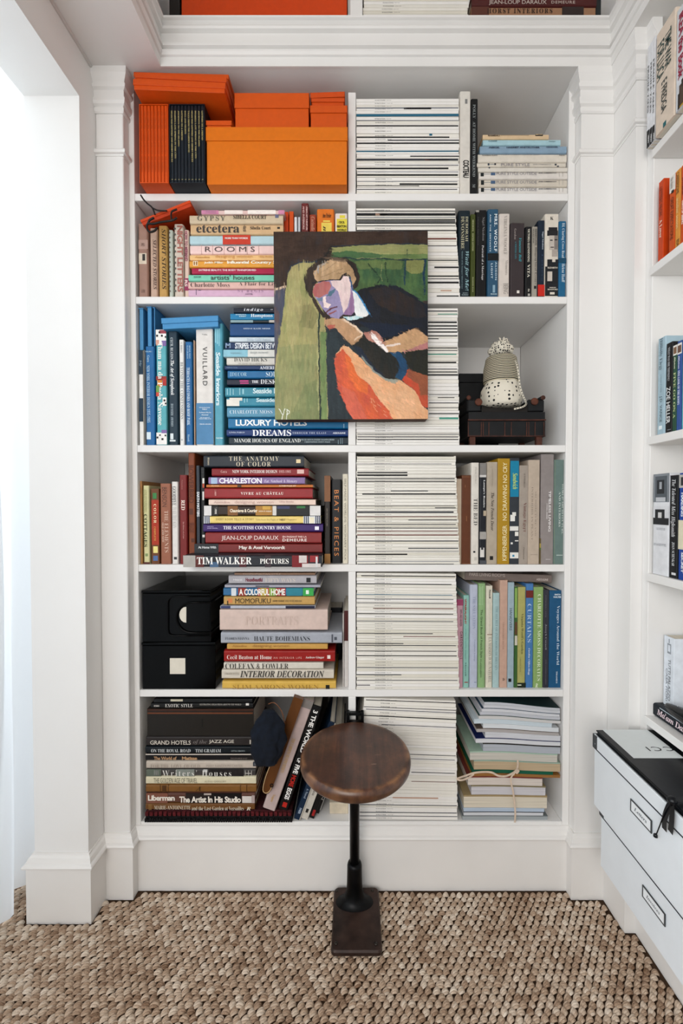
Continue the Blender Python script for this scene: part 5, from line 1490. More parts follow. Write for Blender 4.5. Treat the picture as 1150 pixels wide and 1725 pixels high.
def ribbon(pts, wid, m, name, root, nrm=Vector((0, -1, 0)), sm=6):
    P = [Vector(q) for q in pts]
    out = []
    for i in range(len(P) - 1):
        p0, p1, p2, p3 = P[max(i - 1, 0)], P[i], P[i + 1], P[min(i + 2, len(P) - 1)]
        for k in range(sm):
            t = k / sm
            out.append(.5 * ((2 * p1) + (-p0 + p2) * t + (2 * p0 - 5 * p1 + 4 * p2 - p3) * t * t + (-p0 + 3 * p1 - 3 * p2 + p3) * t ** 3))
    out.append(P[-1])
    vs, fs = [], []
    for i, q in enumerate(out):
        t = (out[min(i + 1, len(out) - 1)] - out[max(i - 1, 0)]).normalized()
        s = t.cross(nrm).normalized() * wid / 2
        for a, b in ((-1, 0), (1, 0), (1, 1), (-1, 1)):
            vs.append(q + s * a - nrm * .0005 * b - root.location)
    for i in range(len(out) - 1):
        for k in range(4):
            a = i * 4 + k; b = i * 4 + (k + 1) % 4
            fs.append((a, b, b + 4, a + 4))
    fs += [(0, 1, 2, 3), tuple(range(len(out) * 4 - 1, len(out) * 4 - 5, -1))]
    mb = MB(); mb.add(vs, fs, m, False)
    return mb.build(name, root), out


rp_ = [(592, 560), (607, 610), (622, 700), (632, 790), (655, 870), (682, 930), (688, 965), (650, 990), (578, 1008)]
_, run = ribbon([CB(x, y, .022) for x, y in rp_], .0046, mat('#ddd6c4', .7, 0), 'dotted_ribbon', tw)
mb = MB()
for i in range(2, len(run) - 1, 2):
    q = run[i] - tw.location + Vector((0, -.0004, 0))
    mb.box(q.x - .0011, q.x + .0011, q.y - .0003, q.y + .0002, q.z - .0014, q.z + .0014, mat('#181716', .7, 0))
mb.build('ribbon_dots', tw)['kind'] = 'stuff'

# ================================================================== FIFTH SHELF LEFT: black lacquer boxes
LAC = mat('#060708', .14, .0, 60, spec=.12)
CREAM = mat('#ddd6c6', .6, .02, 60)


def lacbox(x0, x1, y0, y1, label, d0, zb, depth):
    p0, p1 = cp3('E1', x0, y0, d0), cp3('E1', x1, y1, d0)
    a0, a1 = max(p0.x, XL + .003), p1.x
    zt = p0.z
    e = empty('storage_box', ((a0 + a1) / 2, d0 + depth / 2, zb), label, 'box')
    hw = (a1 - a0) / 2
    H = zt - zb
    mb = MB(); mb.rbox(-hw + .0015, hw - .0015, -depth / 2 + .0015, depth / 2 - .0015, 0, H - .008, .002, LAC); mb.build('tray', e)
    mb = MB(); mb.rbox(-hw, hw, -depth / 2, depth / 2, H - .0078, H, .002, LAC); mb.build('lid', e)
    return e, hw, H, depth, zb, d0


lb = lacbox(38, 425, 392, 638, 'lower glossy black box with square cream label, fifth shelf', .002, BOARD[4] + .0004, .27)
ub_ = lacbox(38, 400, 122, 388, 'upper glossy black box with raised handle outline, fifth shelf', .004, BOARD[4] + .0004 + lb[2] + .0004, .25)
e = lb[0]
q0, q1 = cp3('E1', 187, 472, .002), cp3('E1', 267, 553, .002)
mb = MB(); mb.box(q0.x - e.location.x, q1.x - e.location.x, -lb[3] / 2 - .0004, -lb[3] / 2 + .0014, q1.z - e.location.z, q0.z - e.location.z, CREAM); mb.build('label_card', e)
e = ub_[0]
T5 = lambda x, y: cp3('E1', x, y, .004) - e.location + Vector((0, -.0012, 0))


def ridge(pts, r=.0022):
    out = [T5(*q) for q in pts]
    mb = MB(); mb.tube(out, r, LAC, 8); mb.build('raised_band', e)


ridge([(398, 153), (215, 153), (195, 157), (182, 168), (178, 185), (178, 325), (182, 343), (192, 352), (215, 355), (398, 355)])
arc = [(398, 184), (300, 184)] + [(300 - 78 * math.sin(math.pi * k / 10), 262 - 78 * math.cos(math.pi * k / 10)) for k in range(1, 10)] + [(300, 340), (398, 340)]
ridge(arc, .0028)
hw = ub_[1]
for zz in (184, 340):
    a = T5(398, zz)
    mb = MB(); mb.tube([Vector((hw - .003, a.y, a.z)), Vector((hw + .001, -ub_[3] / 2 + .003, a.z)), Vector((hw + .0013, -ub_[3] / 2 + .09, a.z))], .0026, LAC, 8); mb.build('raised_band', e)
mb = MB()
vv = [T5(272, 288), T5(272, 206)] + [T5(272 - 36 * math.sin(math.pi * k / 8), 247 - 41 * math.cos(math.pi * k / 8)) for k in range(1, 8)]
vv = [v + Vector((0, .0006, 0)) for v in vv]
n = len(vv)
mb.add([v for v in vv] + [v + Vector((0, .0008, 0)) for v in vv], [tuple(range(n))] + [tuple(range(2 * n - 1, n - 1, -1))] + [(i, (i + 1) % n, n + (i + 1) % n, n + i) for i in range(n)], CREAM)
mb.build('label_card', e)
# book lying under the board above
row('E3', [(126, 62, 948, 140, '#7d6f68', 'grey-brown book lying atop the upright pastel books', [('PARIS LIVING ROOMS', 'S', '#b9aca4', 165, 66, 505, 96, -.005), ('ASSOULINE', 'S', '#c9bcb4', 800, 98, 912, 118)], [], dict(tilt=.035, rnd=.15, hard=False))],
    'fifth shelf', None, 'h', None, d0=.03, depth=.22, ordinal=False)

# ================================================================== BOTTOM SHELF LEFT
RZ = BOARD[5] + .0004
TH = px3(300, 1368, -.003).z
def rug():
    e = empty('folded_rug', (px3(368, 1380, .1).x, .10, RZ), 'folded dark red and black rug under the dark pile of books', 'rug')
    x0, x1 = px3(243, 1380, -.003).x - e.location.x, px3(492, 1380, -.003).x - e.location.x
    H = TH - RZ
    red, dk = mat('#4a1218', .9, .3, 120, .6), mat('#161214', .9, .2, 120, .6)
    mb = MB(); mb.rbox(x0, x1, -.098, .12, 0, H * .48, .002, dk); mb.build('lower_fold', e)
    mb = MB(); mb.rbox(x0 + .001, x1 - .001, -.096, .12, H * .5, H, .002, red); mb.build('upper_fold', e)
    mb = MB()
    n = 64
    for k in range(n):
        a = x0 + (x1 - x0) * k / n
        w_ = (x1 - x0) / n
        mb.box(a + w_ * .12, a + w_ * .88, -.1035, -.0975, .0005, H * .42 * random.uniform(.5, 1), dk)
        if k % 2 == 0:
            mb.rbox(a + w_ * .1, a + w_ * 1.5, -.1015, -.0955, H * .55, H * random.uniform(.86, .98), .001, mat('#6a1a20', .9, .3, 120))
    mb.build('fringe', e)['kind'] = 'stuff'


rug()
row('F1', [
    (165, 62, 978, 94, '#14171a', 'black book with cream triangle', [], [('#c9c2ac', 305, 64, 405, 80)], {}),
    (140, 96, 985, 139, '#101012', 'black book with white capitals', [('EXOTIC STYLE', 'b', '#dedad4', 262, 100, 488, 128, -.01), ('DECORATING IDEAS FROM AROUND THE WORLD', 'b', '#a9a49c', 545, 97, 888, 112), ('RYMN', 'S', '#c9c4bc', 170, 110, 212, 124)], [('#e0dcd6', 925, 92, 950, 114)], {}),
    (110, 141, 990, 367, '#26211b', 'dark leather-covered wooden box', [], [('#4a2a1c', 112, 143, 988, 160), ('#7a4428', 115, 172, 982, 184), ('#120f0c', 562, 225, 572, 292)], dict(name='storage_box', cat='box', rnd=.02, pg=True)),
    (100, 369, 1000, 451, '#342e2d', 'dark taupe book with cream art-deco capitals', [('GRAND HOTELS', 'x', '#dad3c6', 138, 402, 472, 436, .006), ('of the', 'i', '#8c8480', 492, 396, 605, 436, -.02), ('JAZZ AGE', 'x', '#dad3c6', 622, 396, 828, 430, .006)], [('#c9c3b9', 956, 398, 966, 432)], dict(rnd=.35)),
    (95, 453, 985, 511, '#0f1c24', 'blue-black book with white capitals', [('ON THE ROYAL ROAD', 'b', '#dfe3e3', 146, 472, 470, 500, -.01), ('TIM GRAHAM', 'b', '#dfe3e3', 510, 472, 720, 500, -.01), ('LITTLE BROWN', 'b', '#9aa6a9', 805, 482, 918, 494)], [], {}),
    (98, 513, 1012, 570, '#17161a', 'black book with pale top edge', [('The World of', 'S', '#c39a72', 168, 534, 355, 562), ('Matisse', 'S', '#c39a72', 400, 534, 525, 562), ('TIME-LIFE LIBRARY OF ART', 'b', '#8c8078', 800, 544, 938, 554)], [('#cfc6ba', 98, 514, 1010, 522)], {}),
    (103, 572, 1008, 637, '#c9bdaf', 'beige book with faint embossed capitals', [('FOR THE LOVE OF OLD', 'b', '#a99c8f', 140, 598, 548, 628, -.02), ('MARY RANDOLPH CARTER', 'x', '#b0a498', 600, 600, 900, 622)], [], {}),
    (103, 639, 1005, 698, '#4d4a48', 'photo-spined book with spaced white lettering', [("Writers' Houses", 'bw', '#e0ddd6', 238, 646, 805, 696, -.005)], [('#6a7468', 105, 640, 225, 697), ('#8a9088', 350, 641, 500, 697), ('#2a2628', 620, 641, 905, 697), ('#c9c9c6', 575, 642, 608, 664), ('#9a9a96', 170, 648, 176, 686), ('#9a9a96', 184, 648, 190, 686), ('#9a9a96', 198, 648, 204, 686), ('#c9c5bd', 918, 650, 922, 696), ('#c9c5bd', 970, 650, 974, 696), ('#c9c5bd', 945, 650, 949, 696), ('#c9c5bd', 918, 670, 974, 674)], dict(rnd=.35)),
    (100, 699, 1010, 766, '#ded6b8', 'cream book with tall thin dark capitals', [('THE GOLDEN AGE OF TRAVEL', 'x', '#4f4a3c', 166, 712, 525, 752, -.005), ('ALEXIS GREGORY', 'x', '#a9a288', 585, 732, 765, 748)], [], {}),
    (100, 768, 1012, 834, '#8c5f2c', 'caramel brown book with dark emblem', [('A', 's', '#4a2f14', 512, 780, 556, 816)], [('#5f3c1a', 218, 770, 223, 833), ('#5f3c1a', 284, 770, 289, 833), ('#5f3c1a', 236, 776, 270, 828), ('#5f3c1a', 878, 770, 882, 833), ('#5f3c1a', 930, 770, 934, 833)], dict(rnd=.35)),
    (102, 836, 1000, 920, '#6b4438', 'brown photo-spined book with heavy white letters', [('Liberman', 'S', '#ece4d8', 120, 852, 340, 898, .02), ('The Artist In His Studio', 'S', '#ece4d8', 378, 862, 885, 914, .02)], [('#8f5c4a', 104, 838, 280, 918), ('#2f2624', 430, 838, 640, 918), ('#181416', 640, 838, 890, 918), ('#b9aca4', 580, 838, 640, 852), ('#d9d2cc', 895, 862, 972, 916), ('#b9a8a4', 974, 855, 998, 918)], {}),
    (98, 922, 998, 990, '#7d5228', 'brown book with white capitals, lowest', [('MARIE-ANTOINETTE', 'b', '#e6dcc6', 172, 938, 470, 970, -.005), ('and the Last Garden at Versailles', 'b', '#e6dcc6', 480, 944, 908, 978, -.005), ('R', 'i', '#efe6d2', 930, 950, 965, 984)], [('#b08a50', 126, 930, 130, 976), ('#b08a50', 140, 930, 144, 976)], dict(rnd=.35)),
], 'bottom shelf pile', 'dark books piled on the bottom shelf', 'h', TH, depth=.17, d0=.004)


def lean(u, v, tpx, lpx, deg, color, label, T=(), B=(), d0=.01, depth=.2, zb=RZ, **k):
    """an upright book leaning to the right; u,v = lower right corner; T in fractions (t0,l0,t1,l1), l from the top"""
    x, _ = at_y(u, v, d0)
    s = (1.1835 + d0) / 690 * 1.014
    t, l = tpx * s, lpx * s
    TT = [(q[0], q[1], q[2], x - t + t * q[3], zb + l * (1 - q[6]), x - t + t * q[5], zb + l * (1 - q[4])) + tuple(q[7:]) for q in T]
    BB = [(q[0], x - t + t * q[1], zb + l * (1 - q[4]), x - t + t * q[3], zb + l * (1 - q[2])) for q in B]
    return book(MAIN, x - t, zb, x, zb + l, d0, depth, color, 'v', label, 'leaning books on the bottom shelf', TT, BB, tilt=math.radians(deg), base=(x, zb), **k)


lean(463, 1374, 22, 197, 19.5, '#c3aeaa', 'thick mauve-white book leaning beside the brown wooden racket press', [('THE GARDENS BLOOM DESIGN', 'b', '#c9a468', .35, .35, .62, .66), ('Vogue', 'b', '#c9a468', .35, .86, .62, .93)], [('#8c8580', 0.02, 0, .98, .07)], zb=TH + .001, d0=-.002, rnd=.15)
lean(484, 1378, 16, 185, 18.3, '#111113', 'black leaning book with white and red vertical capitals', [('EGGS', 'S', '#f0eeea', .25, .79, .75, .90, .01), ('MORE', 'S', '#c82a20', .25, .665, .75, .775, .01), ('FIVE', 'S', '#f0eeea', .25, .565, .75, .65, .01), ('OF', 'S', '#f0eeea', .25, .50, .75, .545), ('3 THE WORLD', 'S', '#f0eeea', .25, .04, .75, .45)], [('#c82a20', .3, .93, .75, .975)], zb=TH + .001, d0=0, rnd=.12)
lean(505, 1381, 11, 176, 20, '#16304c', 'navy leaning book with thin pale edge', [('NEWS', 'S', '#dfe3e8', .3, .46, .7, .56), ('A Novel', 'b', '#a9b9cc', .3, .68, .65, .78), ('FABER', 'S', '#a9b9cc', .3, .88, .65, .94)], [('#c3bcae', .86, 0, .99, 1)], rnd=.1, d0=.004)
lean(518, 1385, 12, 165, 20, '#ccc6bb', 'cream leaning book with dark lettering', [('Around Town', 'b', '#4f4a46', .3, .47, .72, .74, -.01)], [('#33302e', .3, .89, .66, .93)], rnd=.1, d0=.006)
lean(528.5, 1385, 8.5, 150, 20, '#141416', 'black leaning book with red emblem at foot', [('NIGHTS', 'S', '#8c8a88', .3, .45, .7, .6)], [('#b82a28', .3, .9, .8, .97)], rnd=.1, d0=.01)
lean(537, 1384, 7, 125, 20, '#1b1b1d', 'black leaning book with spaced white capitals', [('URBAN', 'x', '#c9c6c0', .25, .45, .75, .8)], [('#c9c6c0', .9, .5, .99, .95)], rnd=.1, d0=.03)
# small cream card box beside the divider
p0 = px3(555, 1352, .03); p1 = px3(587, 1380, .03)
e = empty('card_box', ((p0.x + DV0 - .001) / 2, .07, RZ), 'small stained cream box on the bottom shelf behind the stool', 'box')
hw = (DV0 - .001 - p0.x) / 2
mb = MB(); mb.rbox(-hw, hw, -.04, .04, 0, p0.z - RZ - .006, .001, mat('#d6c8b0', .8, .12, 25)); mb.build('tray', e)
mb = MB(); mb.rbox(-hw - .0004, hw + .0004, -.0404, .0404, p0.z - RZ - .0058, p0.z - RZ, .001, mat('#dccfb8', .8, .12, 25)); mb.build('lid', e)
# frames standing at the back
for k, (u0, u1, vt, cc_, ang, lab) in enumerate(((500, 516, 1190, '#3a2018', 9, 'dark reddish-brown frame leaning behind the mauve-white book'), (519, 531, 1186, '#2b211c', 9, 'narrow dark frame leaning behind the leaning books'), (534, 547, 1192, '#3d352e', 9, 'grey-brown frame leaning at the back behind the stool'))):
    x0 = px3(u0, 1380, .215).x - .03; x1 = px3(u1, 1380, .215).x - .03
    zt = RZ + .31 - .012 * k
    e = empty('picture_frame', (x1, .25, RZ), lab, 'picture frame', None)
    e.rotation_euler = (0, math.radians(ang), 0)
    w_ = x1 - x0
    mb = MB()
    fm = mat(cc_, .45, .2, 40)
    mb.rbox(-w_, 0, -.045, -.030, 0, zt - RZ, .001, fm); mb.rbox(-w_, 0, .05, .065, 0, zt - RZ, .001, fm)
    mb.rbox(-w_, 0, -.0298, .0498, 0, .015, .001, fm); mb.rbox(-w_, 0, -.0298, .0498, zt - RZ - .015, zt - RZ, .001, fm)
    mb.build('frame', e)
    mb = MB(); mb.box(-w_ * .7, -w_ * .3, -.0298, .0498, .0152, zt - RZ - .0152, mat('#1a1614', .5, .1)); mb.build('backing', e)
# wooden racket press
e = empty('racket_press', (px3(452, 1345, -.01).x, -.008, TH + .001), 'brown wooden press leaning left of the mauve-white book, cord at its end', 'racket press')
WOOD = mat('#6a3f1c', .4, .35, 14, .15, stretch=(1, 1, .08))
A, Bq = px3(447, 1335, -.014), px3(503, 1175, -.014)
dv = (Bq - A); L = dv.length; ang = math.atan2(dv.x, dv.z)
M_ = Matrix.Translation(A - e.location) @ Matrix.Rotation(ang, 4, 'Y')
vs = []
outl = [(-.0135, .02), (-.012, .008), (-.006, .0015), (.002, 0), (.009, .004), (.013, .015), (.0145, .05), (.0145, L), (-.0145, L), (-.0145, .05)]
mb = MB()
n = len(outl)
vs = [M_ @ Vector((x, -.005, z)) for x, z in outl] + [M_ @ Vector((x, .012, z)) for x, z in outl]
mb.add(vs, [tuple(range(n)), tuple(range(2 * n - 1, n - 1, -1))] + [(i, (i + 1) % n, n + (i + 1) % n, n + i) for i in range(n)], WOOD)
mb.build('wooden_bar', e)
cordmesh([M_ @ Vector((x, -.0075, z)) + e.location for x, z in ((-.012, .11), (-.0145, .05), (-.010, .012), (0, .004), (.009, .012), (.011, .025))], .0012, 'cord', e, mat('#c9a87c', .8, .1, 200))
mb = MB(); q = M_ @ Vector((.010, -.010, .032))
mb.tube([q + Vector((math.cos(a) * .0045, 0, math.sin(a) * .0045)) for a in [k * math.pi / 6 for k in range(13)]], .0012, mat('#2b2420', .35, 0, metal=.8), 6); mb.build('metal_ring', e)
# navy cloth cap
e = empty('cap', (px3(452, 1235, -.03).x, -.050, px3(452, 1280, -.03).z), 'crumpled navy cloth cap with grey buckle hanging beside the dark pile', 'cap')
NV = mat('#141d2c', .95, .3, 60, .6)
def capfn():
    vs, fs = [], []
    NU, NVv = 40, 26
    top, bot = px3(452, 1190, -.03).z - e.location.z, 0.0
    for j in range(NVv + 1):
        t = j / NVv
        z = bot + (top - bot) * t
        w_ = .047 * (math.sin(math.pi * (0.08 + .86 * t) ** .8)) ** .6
        cxo = -.004 + .012 * t
        for i in range(NU):
            th = 2 * math.pi * i / NU
            f = 1 + .10 * math.sin(th * 5 + t * 4) + .07 * math.sin(th * 9 - t * 7)
            p_ = Vector((cxo + math.cos(th) * w_ * f, math.sin(th) * .019 * f * (.4 + .6 * math.sin(math.pi * min(1, .1 + t))), z))
            p_.x += mnoise.noise(p_ * 35) * .008
            vs.append(p_)
    for j in range(NVv):
        for i in range(NU):
            fs.append((j * NU + i, j * NU + (i + 1) % NU, (j + 1) * NU + (i + 1) % NU, (j + 1) * NU + i))
    fs += [tuple(range(NU))[::-1], tuple(range(NVv * NU, (NVv + 1) * NU))]
    mb = MB(); mb.add(vs, fs, NV, True); mb.build('cloth_crown', e)


capfn()
mb = MB(); b0_ = px3(431, 1286, -.05) - e.location
mb.rbox(b0_.x - .008, b0_.x + .008, b0_.y - .003, b0_.y, b0_.z - .007, b0_.z + .006, .001, mat('#3c424c', .5, .1)); mb.rbox(b0_.x - .004, b0_.x + .005, b0_.y - .005, b0_.y - .003, b0_.z - .003, b0_.z + .003, .0006, mat('#777d86', .35, 0, metal=.6)); mb.build('buckle', e)
ribbon([px3(452, 1278, -.045), px3(442, 1282, -.048), px3(432, 1285, -.05)], .008, NV, 'strap', e)
cordmesh([px3(452, 1186, -.03), px3(462, 1184, -.035), px3(474, 1198, -.04), px3(480, 1220, -.04)], .0014, 'leather_loop', e, mat('#7d4f34', .6, .1))

# ================================================================== BOTTOM SHELF RIGHT: tied papers
def paperpile():
    x_ = lambda x: px3(cpx('F4', x, 0)[0], 1300, .0).x
    z_ = lambda y: px3(850, cpx('F4', 0, y)[1], .0).z
    L = [  # x0,x1,ytop,ybot,color,look,cat
        (340, 1060, 112, 142, '#c9ccd2', 'grey-white magazine with dark green cover, topmost of the paper pile', 'magazine', '#1d3a3c'),
        (335, 1062, 143, 172, '#d3d5da', 'pale grey magazine, second from top of the paper pile', 'magazine', None),
        (318, 1058, 173, 206, '#d9dade', 'pale grey magazine, third from top of the paper pile', 'magazine', '#33506a'),
        (300, 1062, 207, 238, '#c9cbd2', 'pale grey magazine, fourth from top of the paper pile', 'magazine', None),
        (288, 1085, 239, 275, '#d6d4d2', 'off-white magazine, fifth from top of the paper pile', 'magazine', '#14463c'),
        (245, 985, 276, 318, '#cfdbe2', 'pale blue-white magazine, sixth from top of the paper pile', 'magazine', None),
        (330, 1050, 319, 362, '#dfe3e6', 'white magazine, seventh from top of the paper pile', 'magazine', None),
        (270, 1052, 363, 398, '#b9b3b0', 'grey magazine, eighth from top of the paper pile', 'magazine', '#6a5a50'),
        (350, 1082, 399, 452, '#d6d7dc', 'thick pale magazine, ninth from top of the paper pile', 'magazine', None),
        (262, 1085, 453, 500, '#dcdde0', 'wide white magazine, tenth from top of the paper pile', 'magazine', '#1c2a6a'),
        (332, 1088, 501, 578, '#b9bec6', 'thick blue-grey catalogue in the middle of the paper pile', 'catalogue', '#2a2622'),
        (208, 1040, 579, 640, '#cfcabf', 'cream magazine just above the ribbon-tied bundle', 'magazine', '#a9c3b0'),
    ]
    B = [
        (245, 1085, 662, 752, '#c9b291', 'thick tan old book, top of the ribbon-tied bundle', 'book', '#9ab0a0'),
        (228, 1000, 753, 785, '#14684c', 'green-covered booklet in the ribbon-tied bundle', 'booklet', None),
        (222, 1080, 786, 815, '#a8743c', 'orange-brown envelope in the ribbon-tied bundle', 'envelope', None),
        (190, 900, 816, 898, '#ded3c9', 'thick pinkish-white booklet in the ribbon-tied bundle', 'booklet', '#8a4038'),
        (222, 930, 899, 975, '#d3d0d4', 'lilac-white booklet in the ribbon-tied bundle', 'booklet', '#8c8060'),
        (150, 945, 990, 1112, '#e0d6c3', 'thick cream booklet with tan cover in the ribbon-tied bundle', 'booklet', '#a8926a'),
        (148, 920, 1113, 1150, '#bccbdc', 'pale blue booklet in the ribbon-tied bundle', 'booklet', None),
        (150, 910, 1151, 1186, '#d8dade', 'white booklet in the ribbon-tied bundle', 'booklet', '#1c1e22'),
        (138, 952, 1187, 1250, '#a9b0b2', 'grey booklet at the bottom of the ribbon-tied bundle', 'booklet', '#7d8486'),
    ]
    allL = L + B
    n = len(allL)
    base = BOARD[5] + .0004
    lev = [base]
    for (x0, x1, y0, y1, c, lab, cat, cov) in reversed(allL):
        lev.append(max(z_(y0), lev[-1] + .003))
    X0_, X1_ = x_(150), x_(1085)

    def surf(k, x):   # height of the k-th boundary: the sheets droop toward the right, more so the higher they lie
        q = (x - X0_) / (X1_ - X0_)
        return lev[k] + (k / n) * (-.014 * q ** 2 + .0035 * math.sin(q * 5.5))
    for k, (x0, x1, y0, y1, c, lab, cat, cov) in enumerate(reversed(allL)):
        a0, a1 = x_(x0), min(x_(x1), XR - .004)
        d0 = .006
        e = empty(cat, ((a0 + a1) / 2, d0 + .11, lev[k]), lab, cat, 'papers piled at the right of the bottom shelf')
        NX = 20

        def block(name, f0, f1, m, ins, d_in, gap0, gap1):
            vs, fs = [], []
            for j in range(NX + 1):
                x = a0 + ins + (a1 - a0 - 2 * ins) * j / NX
                lo, hi = surf(k, x), surf(k + 1, x)
                zl = lo + (hi - lo) * f0 + gap0 - lev[k]; zh = lo + (hi - lo) * f1 - gap1 - lev[k]
                for yy, zz in ((-.11 + d_in, zl), (-.11 + d_in, zh), (.10, zh), (.10, zl)):
                    vs.append((x - (a0 + a1) / 2, yy, zz))
            for j in range(NX):
                for q in range(4):
                    a = j * 4 + q; b = j * 4 + (q + 1) % 4
                    fs.append((a, b, b + 4, a + 4))
            fs += [(0, 1, 2, 3), tuple(range(NX * 4 + 3, NX * 4 - 1, -1))]
            mb = MB(); mb.add(vs, fs, m); return mb.build(name, e)
        block('cover', .86, 1, mat(cov or c, .5, .05, 40), 0, 0, 0, .0003)
        block('pages', 0, .86, mat(c, .7, .24, 9, .4, stretch=(.3, 1, 130)), .0006, .0006, .0002, .0001)


paperpile()
TAPE = mat('#d8c3ae', .8, .12, 60)
e = empty('cloth_tape', (px3(862, 1300, 0).x, -.004, BOARD[5] + .002), 'pale pink cloth tape tied around the paper bundle', 'tape')
F_ = lambda x, y, d=-.004: cp3('F4', x, y, d)
ribbon([F_(655, 650), F_(655, 700), F_(640, 745), F_(600, 800), F_(590, 850), F_(612, 950), F_(625, 1060), F_(632, 1150), F_(628, 1238)], .005, TAPE, 'tape_band', e)
ribbon([F_(650, 740, -.008), F_(600, 775, -.010), F_(540, 800, -.010), F_(470, 795, -.010), F_(410, 765, -.008), F_(330, 760, -.007), F_(240, 770, -.008), F_(150, 800, -.012), F_(85, 825, -.016), F_(120, 838, -.018), F_(190, 815, -.012), F_(240, 780, -.009)], .0055, TAPE, 'tape_loop', e)
ribbon([F_(610, 790, -.009), F_(640, 745, -.011), F_(662, 752, -.011), F_(640, 775, -.010)], .006, TAPE, 'tape_knot', e)

# ================================================================== PAINTING
def painting():
    S = 4.259
    W, H = 440, 536
    X0, X1, Y0, Y1 = 25, 1127, 26, 1367
    rg = np.random.default_rng(3)
    yy, xx = np.mgrid[0:H, 0:W]
    PX = X0 + (xx + .5) / W * (X1 - X0)
    PY = Y0 + (yy + .5) / H * (Y1 - Y0)

    def vnoise(nx, ny):
        g = rg.uniform(-1, 1, (ny + 2, nx + 2))
        fx = xx / W * nx; fy = yy / H * ny
        ix, iy = fx.astype(int), fy.astype(int)
        tx, ty = fx - ix, fy - iy
        tx = tx * tx * (3 - 2 * tx); ty = ty * ty * (3 - 2 * ty)
        return (g[iy, ix] * (1 - tx) + g[iy, ix + 1] * tx) * (1 - ty) + (g[iy + 1, ix] * (1 - tx) + g[iy + 1, ix + 1] * tx) * ty
    wx = vnoise(30, 36) * 3.5 + vnoise(110, 130) * 2.2
    wy = vnoise(30, 36) * 3.5 + vnoise(110, 130) * 2.2
    QX, QY = PX + wx, PY + wy
    tone = vnoise(10, 12) * .5 + vnoise(26, 60) * .35 + vnoise(150, 60) * .35
    tone2 = vnoise(60, 18) * .5 + vnoise(8, 10) * .6
    img = np.zeros((H, W, 3))
    img[:] = lin('#3f2f26')
    img *= (1 + .5 * tone)[..., None]
    img[:] = img * (1 - np.clip(tone2, 0, .5)[..., None]) + np.array(lin('#33353a')) * np.clip(tone2, 0, .5)[..., None]

    def inside(poly):
        m = np.zeros((H, W), bool)
        n = len(poly)
        for i in range(n):
            x0, y0 = poly[i]; x1, y1 = poly[(i + 1) % n]
            if y0 == y1:
                continue
            c = ((QY >= min(y0, y1)) & (QY < max(y0, y1)))
            xi = x0 + (QY - y0) * (x1 - x0) / (y1 - y0)
            m ^= c & (QX < xi)
        return m

    def P(colr, poly, amp=.16, alt=None, op=1.0):
        m = inside(poly)
        c = np.array(lin(colr))
        f = (1 + amp * tone)[..., None] * c
        if alt:
            a = np.clip(.5 + tone2 * 1.1, 0, 1)[..., None]
            f = f * (1 - a) + np.array(lin(alt)) * (1 + amp * tone)[..., None] * a
        mm = (m * op)[..., None]
        img[:] = img * (1 - mm) + f * mm

    def Ln(colr, pts, w_, op=1.0):
        for (x0, y0), (x1, y1) in zip(pts[:-1], pts[1:]):
            dx, dy = x1 - x0, y1 - y0
            t = np.clip(((QX - x0) * dx + (QY - y0) * dy) / (dx * dx + dy * dy + 1e-9), 0, 1)
            d = np.hypot(QX - x0 - t * dx, QY - y0 - t * dy)
            m = (np.clip((w_ / 2 - d) / 2.5 + .5, 0, 1) * op)[..., None]
            img[:] = img * (1 - m) + np.array(lin(colr)) * m
    # left panel, couch
    P('#454d62', [(20, 430), (112, 425), (100, 560), (75, 740), (40, 930), (20, 1010)], alt='#5f5a62')
    P('#6a4a3c', [(30, 560), (60, 600), (55, 690), (25, 660)], op=.5)
    Ln('#c3ad94', [(20, 436), (60, 428), (112, 418)], 16)
    Ln('#242220', [(440, 135), (400, 195), (330, 245)], 16)
    P('#4d6a3c', [(545, 205), (1135, 205), (1135, 520), (1060, 520), (900, 430), (780, 410), (600, 460), (545, 330)], alt='#35583a', amp=.3)
    P('#86894f', [(960, 235), (1110, 232), (1100, 320), (1010, 330), (965, 300)], op=.8)
    P('#6a7a44', [(600, 240), (760, 235), (950, 235), (940, 300), (760, 290), (640, 300)], op=.6)
    P('#90935f', [(445, 140), (640, 127), (1000, 120), (1135, 128), (1135, 220), (930, 228), (700, 222), (555, 225), (440, 190)], alt='#7f8a52')
    P('#2f5f3c', [(440, 178), (560, 165), (760, 185), (800, 195), (780, 218), (640, 215), (560, 225), (450, 200)], op=.85)
    P('#4f7440', [(780, 190), (1135, 190), (1135, 222), (800, 222)], op=.7)
    Ln('#16303a', [(540, 215), (620, 225), (820, 222), (960, 232), (1130, 225)], 8)
    Ln('#1c3542', [(440, 132), (640, 122), (1000, 116), (1120, 124)], 6)
    Ln('#1f3f4c', [(965, 235), (962, 330), (958, 410)], 11)
    Ln('#17384f', [(1106, 235), (1100, 330), (1102, 470)], 17)
    Ln('#20392a', [(700, 258), (745, 310), (785, 360), (770, 395)], 9)
    Ln('#20392a', [(822, 252), (830, 330), (838, 385)], 9)
    Ln('#9a9c62', [(800, 260), (790, 340), (800, 380)], 5, .6)
    Ln('#2a4038', [(980, 155), (978, 215)], 7, .8)
    # dark ground below
    P('#222d33', [(380, 640), (560, 700), (1135, 740), (1135, 1380), (395, 1380)], alt='#2c3a40')
    # armchair side
    P('#8a8f5a', [(128, 330), (150, 275), (205, 252), (335, 243), (420, 300), (350, 430), (370, 560), (388, 640), (396, 760), (400, 1000), (408, 1380), (20, 1380), (20, 1030), (62, 780), (90, 600), (112, 440)], alt='#a39c68')
    P('#788458', [(60, 850), (330, 820), (345, 1380), (20, 1380), (20, 1080)], alt='#8a8f60', op=.75)
